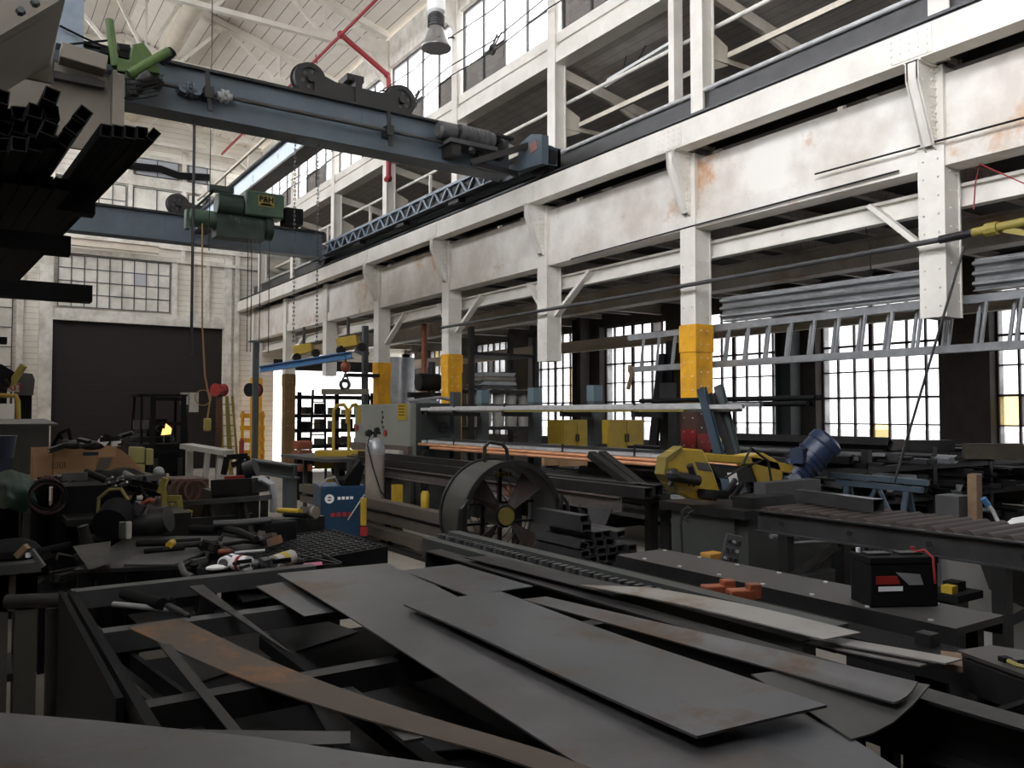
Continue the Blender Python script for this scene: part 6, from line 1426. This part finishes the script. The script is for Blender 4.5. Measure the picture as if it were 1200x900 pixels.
def tool(p, m, lab, cat='pipe', r=.018, name='steel_pipe', grp=None):
    pts = [G(px,py,Z=.88+dz) for px,py,dz in p]; return one(name, MB().path(pts, r, 10), m, lab, cat, grp)
tool([(250,614,.12),(290,612,.12),(318,609,.13)], greyplate, 'long grey pipe at the back of the tool bench', r=.022)
tool([(224,620,.08),(250,621,.08),(252,619,.08)], matblack, 'short black pipe at the back of the tool bench', r=.028)
tool([(252,617,.09),(280,623,.08),(300,632,.05)], dark, 'dark pipe crossing the tool heap', r=.022)
tool([(258,632,.03),(262,626,.05),(275,628,.05),(300,630,.04),(330,636,.02)], greyplate, 'bent grey pipe on the tool bench', r=.014)
tool([(262,638,.02),(285,635,.02),(310,636,.02)], dark, 'dark straight rod on the tool bench', r=.012)
tool([(275,648,.01),(310,645,.01)], alu, 'bright thin rod on the tool bench front', r=.009)
tool([(160,637,.03),(200,636,.03),(235,634,.03)], matblack, 'black clamp bar on the tool bench, left', r=.02, cat='clamp', name='bar_clamp')
tool([(200,640,.03),(255,636,.03)], dark, 'dark clamp bar beside the black one', r=.018, cat='clamp', name='bar_clamp')
tool([(256,647,.02),(270,646,.02)], orange, 'small orange-red tool on the bench', r=.016, cat='tool', name='hand_tool')
tool([(198,639,.05),(202,636,.05)], yellow, 'small yellow clamp grip on the bench', r=.022, cat='clamp', name='clamp_grip')
tool([(170,646,.02),(190,644,.03),(215,642,.02)], matblack, 'black hose piece on the tool bench', r=.016, cat='hose', name='rubber_hose')
for i,(px,py,s_) in enumerate([(246,640,.05),(252,642,.04),(306,628,.05),(316,630,.045),(322,634,.05),(312,634,.04),(300,627,.035),(236,640,.03)]):
    one('rusty_clamp', MB().cbox(G(px,py,Z=.88+.03),s_*1.8,s_,s_,i*.7,.2,.3).cyl(G(px,py,Z=.9),G(px+8,py-2,Z=.92),.012,n=8), [matblack,dark,rusty,rusty,rusty,dark,dark,matblack][i], 'rusty clamp head in the heap on the tool bench', 'clamp', 'clamps heaped on the tool bench')
a = G(323,618,Z=.95); one('black_case', MB().cbox(a+V((0,0,-.02)),.24,.14,.12,.3), matblack, 'small black case at the right of the tool bench', 'case', bevel=.008)
# tray with bottles
t = thing('scrap_tray', 'black shallow tray full of cans and rags in front of the tool bench', 'tray', (1.3,4.6,0))
q = [G(212,664,Z=.84),G(268,650,Z=.84),G(414,656,Z=.84),G(400,668,Z=.84)]
q = [G(232,676,Z=.82),G(244,657,Z=.82),G(330,654,Z=.82),G(400,670,Z=.82)]
part(t, 'base', MB().hexa([p-V((0,0,.02)) for p in q][::-1],[p for p in q][::-1]), matblack)
for i in range(4): a, b_ = q[i], q[(i+1)%4]; part(t, 'rim', MB().bar(a+V((0,0,.02)),b_+V((0,0,.02)),.015,.05), black)
for i in range(4): p = q[i].lerp((q[0]+q[2])/2,.08); part(t, 'leg', MB().box(p.x-.03,p.x+.03,p.y-.03,p.y+.03,0,.80), matblack)
part(t, 'side_handle', MB().path([G(211,660,Z=.86),G(216,672,Z=.86),G(226,677,Z=.86)],.018,8), greyplate)
for i,(px0,py0,px1,py1,r_,m,lab) in enumerate([(262,660,272,656,.035,whitep,'white and blue crumpled can in the tray, leftmost'),(276,659,291,661,.042,whitep,'grey-white can lying in the tray, second from left'),(320,660,341,653,.042,creamw,'cream and yellow can lying in the tray'),(298,661,314,661,.025,greyplate,'grey lump of rag in the tray')]):
    a, b_ = G(px0,py0,Z=.89), G(px1,py1,Z=.89); tt = thing('spray_can', lab, 'can', (a+b_)/2)
    part(tt, 'body', MB().cyl(a,b_,r_,n=18), m)
    d_ = (b_-a).normalized(); part(tt, 'band', MB().cyl(a.lerp(b_,.35),a.lerp(b_,.6),r_+.0015,n=18), [bluep,redp,yellow,dark][i]); part(tt, 'cap', MB().cyl(a-d_*.012,a,r_*.7,n=14), greyplate)
one('white_rag', MB().ball(G(254,665,Z=.87),.04,10,(1.5,1,.4)), whitep, 'small white rag at the left of the tray', 'rag')
one('pink_packet', MB().hexa([G(354,664,Z=.866),G(378,662,Z=.866),G(377,658,Z=.866),G(356,660,Z=.866)],[G(354,664,Z=.886),G(378,662,Z=.886),G(377,658,Z=.886),G(356,660,Z=.886)]), pink, 'small pink packet in the tray', 'packet')
tool([(378,650,.02),(400,660,.0)], dark, 'thin dark rod at the right of the tray', r=.007, cat='rod', name='thin_rod')
scrap(21, 14, 238, 350, 655, 664, 4.45, (matblack,dark,greyplate), 'dark small scrap piece in the tray', 'offcut', 'scrap in the tray', smin=.02, smax=.05)
# left bench with wood block in the lower left
t = thing('left_bench', 'dark painted bench at the lower left edge with a tilted lid', 'bench', (.1,4.2,0))
a, b_ = G(-30,668,D=4.2), G(50,662,D=4.2)
part(t, 'top', MB().box(a.x,b_.x,a.y-.1,a.y+.5,b_.z-.05,b_.z), cyltan if False else greyplate)
part(t, 'panel', MB().box(a.x,b_.x-.01,a.y-.05,a.y,b_.z-.25,b_.z-.05), mat('bench_olive',(.10,.095,.08),.6))
for x in (a.x+.1,b_.x-.06): part(t, 'leg', MB().box(x-.05,x+.05,a.y-.05,a.y+.05,0,b_.z-.05), bpy.data.materials['bench_olive']); 
part(t, 'rear_leg', MB().box(b_.x-.1,b_.x-.02,a.y+.4,a.y+.48,0,b_.z-.05), bpy.data.materials['bench_olive'])
part(t, 'shelf', MB().box(a.x+.1,b_.x-.05,a.y,a.y+.45,.30,.34), dark)
one('dark_sack', MB().ball(G(15,655,D=4.3)+V((0,.1,.02)),.14,14,(1,.8,.55)), matblack, 'dark lumpy sack on the lower left bench', 'sack')
one('wood_stick', MB().bar(G(20,652,D=4.1),G(32,640,D=4.1),.03,.03), wood, 'short wooden stick on the lower left bench', 'stick')
one('small_cap', MB().cyl(G(33,653,D=4.1),G(33,648,D=4.1),.012,n=12), whitep, 'small pale cap beside the wooden stick', 'cap')  # a loose little cap
one('steel_strap', MB().bar(G(37,644,D=4.1),G(51,664,D=4.1),.02,.02), greyplate, 'thin grey strap leaning on the lower left bench', 'strap')
t = thing('pipe_rail', 'horizontal dark pipe on an upright at the lower left', 'pipe rail', (.25,3.9,0))
a, b_ = G(8,705,D=3.8), G(100,702,D=3.8); part(t, 'top_pipe', MB().cyl(a,b_,.032,n=14), dark)
p_ = G(62,712,D=3.8); part(t, 'upright', MB().cyl((p_.x,p_.y,0),(p_.x,p_.y,p_.z),.03,n=14), dark)
scrap(31, 22, 48, 110, 640, 700, 5.6, (matblack,dark), 'dark scrap on the floor shelf behind the pipe rail', 'offcut', 'scrap behind the pipe rail', smin=.05, smax=.12)
p_ = G(80,700,D=5.7); one('scrap_bin', MB().box(p_.x-.2,p_.x+.24,p_.y-.3,p_.y+.5,0,.5), matblack, 'black bin full of scrap behind the pipe rail', 'bin')
one('black_cabinet', MB().box(G(66,640,D=6.4).x,G(128,640,D=6.4).x,G(66,640,D=6.4).y,G(66,640,D=6.4).y+.4,0,1.12), matblack, 'black cabinet below the hose coil behind the pipe rail', 'cabinet')
one('red_cable', MB().path([G(70,800,Z=.02),G(82,792,Z=.02),G(95,780,Z=.02),G(110,778,Z=.02)],.008,6), redp, 'thin red cable on the floor at the lower left', 'cable')
one('black_hose', MB().path([G(70,768,Z=.02),G(84,764,Z=.02),G(96,770,Z=.02),G(100,780,Z=.02),G(90,786,Z=.02)],.014,6), rubber, 'black hose looped on the floor at the lower left', 'hose')
# ================================================================== foreground rack and steel sheets
Z0 = .90
t = thing('sheet_rack', 'large black steel rack table under the loose sheets in the foreground', 'rack', (1.35,2.6,0))
def rail(p0, p1, w_, h, m, n='rail'): return part(t, n, MB().bar(p0, p1, w_, h), m)
X0, X1, Ya, Yb = .42, 2.15, -.4, 4.2
rail((X0,Ya,Z0-.05),(X0,Yb,Z0-.05),.03,.10,matblack)
rail((X0,Yb,Z0-.04),(1.55,Yb,Z0-.04),.08,.08,greyplate)
rail((X0+.03,3.45,Z0-.06),(X1,3.45,Z0-.06),.08,.08,greyplate); rail((X0+.03,2.55,Z0-.07),(X1,2.55,Z0-.07),.07,.08,dark); rail((X0,1.5,Z0-.07),(X1,1.5,Z0-.07),.07,.08,dark); rail((X0,.6,Z0-.07),(X1,.6,Z0-.07),.07,.08,dark)
for x in (X0,X1-.02):
    for y in (Yb-.03,2.55,.6): rail((x,y,0),(x,y,Z0-.1),.08,.08,matblack,'leg')
for x in (1.0,1.55): rail((x,Yb,0),(x,Yb,Z0-.08),.07,.07,matblack,'leg')
part(t, 'left_panel', MB().box(X0-.05,X0-.03,2.55,Yb+.02,0.0,Z0-.0), matblack)
for i in range(5): part(t, 'slat', MB().bar((X0+.02,3.95-.10*i,.80-.10*i),(X0+.28,2.7-.06*i,.70-.11*i),.02,.06), dark)
part(t, 'inner_shelf', MB().box(X0+.05,X1-.05,Ya,3.9,.60,.62), matblack)
part(t, 'inner_post', MB().box(.60,.66,2.3,2.36,.62,Z0-.11), matblack)
for x in (1.05,1.6): rail((x,Ya,Z0-.14),(x,3.4,Z0-.14),.05,.05,matblack,'stringer')
# long channel and toothed rail
t2_ = thing('cutting_table_rail', 'long black channel beam running down the right of the foreground rack', 'rail', (2.2,2.5,.7))
part(t2_, 'channel', MB().channel((2.24,-.6,.835),(2.24,4.15,.835),.10,.17,.008,side=-1), black)
part(t2_, 'end_plate', MB().box(2.19,2.3,4.15,4.16,.75,.92), black)
for y in (4.0,2.9,1.6,.3): part(t2_, 'leg', MB().box(2.21,2.27,y-.04,y+.04,0,.75), dark)
t3_ = thing('toothed_rail', 'long grey-green rail with a toothed rack behind the black channel', 'rail', (2.6,3,.8))
part(t3_, 'beam', MB().box(2.40,2.47,1.8,4.6,.80,.92), pressd); part(t3_, 'top_strip', MB().box(2.58,2.66,1.8,4.6,.85,.945), pressd); part(t3_, 'web', MB().box(2.47,2.58,1.8,4.6,.895,.905), greyplate)
for i in range(40): part(t3_, 'tooth', MB().box(2.49,2.54,2.4+i*.055,2.428+i*.055,.905,.938), greyplate if i%2 else midsteel)
for y in (2.0,4.3): part(t3_, 'leg', MB().box(2.50,2.58,y-.04,y+.04,0,.82), dark)
# sheets ----------------------------------------------------------------
def Q(pts, z): return [G(px,py,Z=z if not isinstance(z,(list,tuple)) else z[i]) for i,(px,py) in enumerate(pts)]
def ext(a, b, k): return a+(b-a)*k
S1 = Q([(325,672),(454,661),(760,900),(700,900)], .925)
aL = ext(S1[0],S1[3],1.1); aR = ext(S1[1],G(960,880,Z=.925),1.0)
sheetobj('steel_sheet', [G(325,672,Z=.925),G(454,661,Z=.925),G(960,900,Z=.925),G(720,918,Z=.925)], sheet, 'long grey steel sheet running diagonally down the middle of the rack', bend=lambda u,v: .006*math.sin(u*5+v))
sheetobj('steel_sheet', [G(473,708,Z=.955),G(587,694,Z=.955),G(969,828,Z=.955),G(817,862,Z=.955)], sheet2, 'wide blue-grey steel sheet lying on top of the others, centre right', th=.007, bend=lambda u,v: .004*math.sin(u*6+v*2))
sheetobj('steel_sheet', [G(300,687,Z=.905),G(337,681,Z=.905),G(395,716,Z=.905),G(357,722,Z=.905)], sheetb if False else sheet2, 'small pale grey sheet sticking out left of the long one')
sheetobj('steel_sheet', [G(470,668,Z=.91),G(537,661,Z=.91),G(625,687,Z=.91),G(550,698,Z=.91)], sheet2, 'short grey sheet at the far end of the rack beside the black channel')
sheetobj('steel_strip', [G(150,735,Z=.915),G(214,725,Z=.915),G(700,902,Z=.925),G(640,905,Z=.92)], rusty, 'long rusty brown strip bowed across the left of the rack', 'steel strip', bend=lambda u,v: -.035*math.sin(math.pi*min(1,u*1.1)), nx=24)
sheetobj('steel_sheet', [G(612,702,Z=.935),G(640,699,Z=.935),G(1076,812,Z=.94),G(1048,823,Z=.94)], sheet, 'narrow grey sheet with a turned-up edge beside the black channel', bend=lambda u,v: .03*(v**3)*u)
sheetobj('steel_sheet', [G(880,790,Z=.93),G(960,780,Z=.93),G(1090,811,Z=.935),G(998,866,Z=.92)], mat('dull_sheet',(.16,.155,.145),.5,.4,(.10,.10,.09),3,.5), 'dull sheet with a curled end below the narrow grey one', bend=lambda u,v: -.03*math.sin(math.pi*v)*u+.02*u*v)
sheetobj('steel_sheet', [G(740,800,Z=.915),G(900,800,Z=.915),G(1075,915,Z=.915),G(860,925,Z=.915)], sheet2, 'pale blue-grey sheet under the top one at the bottom right')
sheetobj('steel_sheet', [G(-60,831,Z=.975),G(300,862,Z=.965),G(640,912,Z=.96),G(-60,1000,Z=.975)], sheet, 'large dark sheet nearest the viewer along the bottom left', bend=lambda u,v: .004*math.sin(v*4))
sheetobj('steel_strip', [G(160,854,Z=.945),G(411,857,Z=.945),G(410,871,Z=.945),G(160,880,Z=.945)], midsteel, 'narrow strip peeking out beyond the nearest sheet', 'steel strip')
sheetobj('steel_strip', [G(221,687,Z=.918),G(238,685,Z=.918),G(345,768,Z=.918),G(305,742,Z=.918)], dark, 'thin dark strip lying across the left part of the rack', 'steel strip')
sheetobj('steel_strip', [G(228,690,Z=.922),G(246,690,Z=.922),G(365,773,Z=.918),G(322,760,Z=.918)] if False else [G(176,742,Z=.90),G(190,742,Z=.90),G(284,856,Z=.90),G(268,856,Z=.90)], dark, 'thin strip leading from the rusty strip to the front edge', 'steel strip')
sheetobj('steel_sheet', [G(150,720,Z=.63),G(300,700,Z=.63),G(420,740,Z=.63),G(230,800,Z=.63)], dark, 'dark plate lying inside the rack at left', 'steel sheet')
sheetobj('steel_sheet', [G(355,805,Z=.66),G(470,800,Z=.66),G(620,870,Z=.66),G(400,890,Z=.66)], midsteel, 'plate lying inside the rack under the rusty strip', 'steel sheet')
sheetobj('steel_strip', [G(275,690,Z=.70),G(420,665,Z=.70),G(430,680,Z=.70),G(285,705,Z=.70)], midsteel, 'flat strip lying low inside the far part of the rack', 'steel strip')
one('bent_flat_bar', MB().bar(G(395,800,Z=.8),G(485,868,Z=.9),.05,.008), midsteel, 'short flat bar leaning under the rusty strip', 'flat bar')
sheetobj('steel_sheet', [G(677,685,Z=.955),G(760,688,Z=.955),G(1009,741,Z=.955),G(965,749,Z=.955)], sheetb, 'long bright sheet strip on the toothed rail behind the channel', bend=lambda u,v: .012*math.sin(math.pi*u))
sheetobj('steel_strip', [G(948,748,Z=.93),G(972,745,Z=.93),G(1128,772,Z=.93),G(1108,777,Z=.93)], sheetb, 'bright narrow strip beyond the end of the long bright sheet, upper', 'steel strip')
sheetobj('steel_strip', [G(938,752,Z=.915),G(960,749,Z=.915),G(1098,776,Z=.915),G(1078,780,Z=.915)], sheetb, 'bright narrow strip beyond the end of the long bright sheet, lower', 'steel strip')
sheetobj('steel_sheet', [G(545,653,Z=.94),G(572,651,Z=.94),G(765,693,Z=.94),G(720,698,Z=.94)], dark, 'dark sheet lying on the toothed rail near the fan', 'steel sheet')
one('wood_scrap', MB().cbox(G(1115,775,Z=.9),.16,.06,.02,.5), wood, 'small brown board end beside the right plate', 'board')
t = thing('side_table', 'plate-topped steel side table at the right edge of the foreground', 'table', (2.9,1.3,0))
q = [G(1122,762,Z=.90),G(1162,756,Z=.90),G(1240,768,Z=.90),G(1240,805,Z=.90)]
part(t, 'top', MB().hexa([p-V((0,0,.012)) for p in q][::-1],q[::-1]), mat('brown_plate',(.16,.145,.125),.5,.3,(.10,.09,.08),3,.5))
part(t, 'apron', MB().bar(q[0]-V((0,0,.07)),q[3]-V((0,0,.07)),.02,.10), black)
for p in q: c_ = p.lerp((q[0]+q[2])/2,.1); part(t, 'leg', MB().box(c_.x-.03,c_.x+.03,c_.y-.03,c_.y+.03,0,.885), dark)
tt = thing('pliers', 'pliers with yellow marks lying on the right side table', 'pliers', G(1185,778,Z=.91))
part(tt, 'jaw', MB().bar(G(1174,771,Z=.915),G(1182,774,Z=.915),.03,.015), matblack); part(tt, 'handle', MB().path([G(1182,774,Z=.915),G(1192,776,Z=.92),G(1202,775,Z=.92)],.008,6), black); part(tt, 'handle', MB().path([G(1182,775,Z=.915),G(1192,780,Z=.92),G(1202,782,Z=.92)],.008,6), yellowd)
for i,(p0,p1,z,m) in enumerate([((1000,768),(1220,850),.62,black),((900,810),(1215,905),.66,matblack),((960,800),(1100,880),.5,dark)]):
    a, b_ = G(*p0,Z=z), G(*p1,Z=z)
    one('frame_beam', MB().rtube(a,b_,.08,.10,.006), m, ['black frame beam running to the lower right corner, upper','black frame beam running to the lower right corner, middle','dark frame beam low at the right'][i], 'beam')
    one('frame_leg', MB().box(a.x+.1,a.x+.16,a.y-.12,a.y-.06,0,z-.05), matblack, ['short black leg under the upper frame beam','short black leg under the middle frame beam','short black leg under the low frame beam'][i], 'leg post')
a = G(1087,790,Z=.75); one('steel_upright', MB().box(a.x-.03,a.x+.03,a.y-.03,a.y+.03,0,.9), black, 'black square upright near the curled sheet end', 'post')
q = [G(1061,868,Z=.78),G(1215,822,Z=.92)]
one('steel_partition', MB().hexa([(q[0].x,q[0].y,.2),(q[1].x+.4,q[1].y-.1,.2),(q[1].x+.42,q[1].y-.08,.2),(q[0].x+.02,q[0].y+.02,.2)],[(q[0].x,q[0].y,q[0].z),(q[1].x+.4,q[1].y-.1,q[1].z+.05),(q[1].x+.42,q[1].y-.08,q[1].z+.05),(q[0].x+.02,q[0].y+.02,q[0].z)]).box(q[0].x,q[0].x+.05,q[0].y,q[0].y+.05,0,.2), matblack, 'dark upright panel in the lower right corner', 'panel')
# plank bench with battery
t = thing('plank_bench', 'long narrow dark bench with bolt heads along its edge, under the battery', 'bench', (3.42,2.7,0))
zt = .86; yN, yF = 1.72, 3.72; x0, x1 = 3.24, 3.60
part(t, 'top', MB().box(x0,x1,yN,yF,zt-.03,zt), mat('bench_top',(.13,.12,.11),.6,.2,(.09,.085,.08),4,.5))
part(t, 'edge_angle', MB().box(x0-.01,x0,yN,yF,zt-.08,zt-.0), dark); part(t, 'edge_angle', MB().box(x1,x1+.01,yN,yF,zt-.08,zt), dark)
for i in range(14): part(t, 'bolt_head', MB().cyl((x0+.03+(.3 if i%2 else 0),yN+.12+i*.14,zt),(x0+.03+(.3 if i%2 else 0),yN+.12+i*.14,zt+.006),.012,n=6), alu)
for y in (yN+.1,(yN+yF)/2,yF-.1):
    for x in (x0+.03,x1-.03): part(t, 'leg', MB().box(x-.025,x+.025,y-.025,y+.025,0,zt-.03), dark)
part(t, 'low_shelf', MB().box(x0,x1,yN,yF,.42,.44), dark)
a = G(1012,712,Z=.862); c = V((a.x+.02,a.y,0))
t = thing('car_battery', 'black car battery with a red and silver label on the narrow bench', 'battery', (3.45,2.06,zt), rz=0)
bw = math.radians(-28)
cb = G(1055,708,Z=zt); t.location = (cb.x,cb.y+.03,zt+.001); t.rotation_euler.z = bw; t['battery_size'] = 1; del t['battery_size']
part(t, 'case', MB().box(-.155,.155,-.085,.085,0,.185), matblack, bevel=.006, local=True); part(t, 'lid', MB().box(-.158,.158,-.088,.088,.185,.215), matblack, bevel=.004, local=True)
for x in (-.08,.07): part(t, 'cell_cover', MB().box(x-.055,x+.055,-.03,.03,.215,.224), black, bevel=.003, local=True)
part(t, 'terminal', MB().cyl((-.13,.06,.215),(-.13,.06,.235),.01,n=10), alu, local=True); part(t, 'terminal', MB().cyl((.13,.06,.215),(.13,.06,.235),.01,n=10), redp, local=True)
part(t, 'red_label', MB().prism([(-.13,-.0885,.10),(-.02,-.0885,.10),(-.035,-.0885,.135),(-.13,-.0885,.135)],(0,.003,0)), redp, 'red band on the label', local=True)
part(t, 'silver_label', MB().prism([(-.04,-.0885,.15),(.07,-.0885,.14),(.085,-.0885,.095),(.02,-.0885,.095)],(0,.003,0)), galv, 'silver slanted band', local=True)
part(t, 'white_label', MB().box(-.12,-.01,-.0885,-.086,.07,.09), whitep, local=True)
part(t, 'red_strap', MB().path([(.10,.0,.22),(.11,-.06,.24),(.13,-.09,.21),(.135,-.095,.1)],.006,6), redp, local=True)
a = G(1112,690,Z=.75)
t = thing('tool_box', 'small dark box with yellow parts right of the battery', 'box', (a.x,a.y,0))
part(t, 'tray', MB().box(a.x-.1,a.x+.16,a.y-.1,a.y+.1,.70,.74), matblack); part(t, 'yellow_part', MB().box(a.x-.08,a.x-.02,a.y-.06,a.y,.74,.78), yellow); part(t, 'black_part', MB().box(a.x-.01,a.x+.08,a.y-.05,a.y+.03,.74,.79), matblack); part(t, 'stand', MB().box(a.x-.05,a.x+.1,a.y-.05,a.y+.05,0,.70), dark)
# orange clamps
for i,(px,py,lab) in enumerate([(838,697,'orange clamp on the rail, left of two'),(868,702,'orange clamp on the rail, right of two')]):
    c = G(px,py,Z=.86); t = thing('orange_clamp', lab, 'clamp', c)
    part(t, 'body', MB().cbox(c+V((0,0,.02)),.12,.07,.05,-.4), orange, bevel=.006); part(t, 'jaw', MB().cbox(c+V((.05,-.03,.035)),.06,.05,.07,-.4), orange, bevel=.006); part(t, 'screw', MB().cyl(c+V((-.12,.04,.02)),c+V((-.02,.0,.02)),.01,n=8), matblack); part(t, 'handle', MB().cyl(c+V((-.10,.08,.02)),c+V((-.12,0,.02)),.006,n=6), galv)
t = thing('clamp_beam', 'dark low beam along the rail carrying the orange clamps', 'beam', (2.9,2.8,0))
part(t, 'beam', MB().box(2.80,3.0,1.3,4.2,.78,.855), matblack)
for y in (1.6,4.2): part(t, 'leg', MB().box(2.86,2.96,y-.04,y+.04,0,.78), matblack)
# cutting torch on the left
t = thing('cutting_torch', 'dark cutting torch lying across the left rail of the rack', 'torch', G(200,705,Z=.93))
part(t, 'handle', MB().cyl(G(146,696,Z=.94),G(190,708,Z=.96),.024,n=12), matblack); part(t, 'barrel', MB().cyl(G(133,708,Z=.93),G(200,714,Z=.94),.011,n=10), galv); part(t, 'head', MB().cyl(G(190,708,Z=.95),G(222,722,Z=.93),.02,.008,n=12), dark); part(t, 'valve', MB().ball(G(199,704,Z=.965),.02,10), matblack)
# ================================================================== light and camera
w = bpy.data.worlds.new('sky'); sc.world = w; w.use_nodes = True
bg = w.node_tree.nodes['Background']; bg.inputs[0].default_value = (.97,.97,.985,1); bg.inputs[1].default_value = SKY
def portal(name, loc, sx, sy, rot):
    l = bpy.data.lights.new(name, 'AREA'); l.shape = 'RECTANGLE'; l.size = sx; l.size_y = sy; l.cycles.is_portal = True
    o = bpy.data.objects.new(name, l); COL.objects.link(o); o.location = loc; o.rotation_euler = rot; return o
H = math.pi/2
portal('daylight_high_right', (7.95, 10.2, 8.48), 1.7, 33, (0, H, 0))
portal('daylight_high_left', (XL-.3, 10.2, 8.35), 2.4, 33, (0, -H, 0))
portal('daylight_lower_left', (XL-.3, -.9, 5.9), 2.6, 10.2, (0, -H, 0))
portal('daylight_aisle', (XW+.35, 10, 2.4), 2.9, 33, (0, H, 0))
portal('daylight_doorway', (10.45, YE+.3, 1.72), 4.4, 3.5, (-H, 0, 0))
sun = bpy.data.lights.new('sun', 'SUN'); sun.energy = SUN; sun.angle = math.radians(6); sun.color = (1,.95,.86)
so = bpy.data.objects.new('sun', sun); COL.objects.link(so); so.location = (0,0,20)
so.rotation_euler = V((.62,.55,-.56)).to_track_quat('-Z','Y').to_euler()
cd = bpy.data.cameras.new('camera'); cam = bpy.data.objects.new('camera', cd); COL.objects.link(cam)
cd.sensor_width = 36; cd.lens = 28.8; cd.clip_start = .05; cd.clip_end = 300
cam.location = CAM
cam.matrix_world = Matrix(((RT.x,UP.x,-FW.x,CAM.x),(RT.y,UP.y,-FW.y,CAM.y),(RT.z,UP.z,-FW.z,CAM.z),(0,0,0,1)))
sc.camera = cam
vs = sc.view_settings; vs.view_transform = 'Standard'; vs.look = 'None'; vs.gamma = 1; vs.use_curve_mapping = False; vs.exposure = EXPO
sc.display_settings.display_device = 'sRGB'
cy = sc.cycles; cy.use_denoising = True; cy.max_bounces = 10; cy.diffuse_bounces = 7; cy.transparent_max_bounces = 16; cy.sample_clamp_indirect = 12
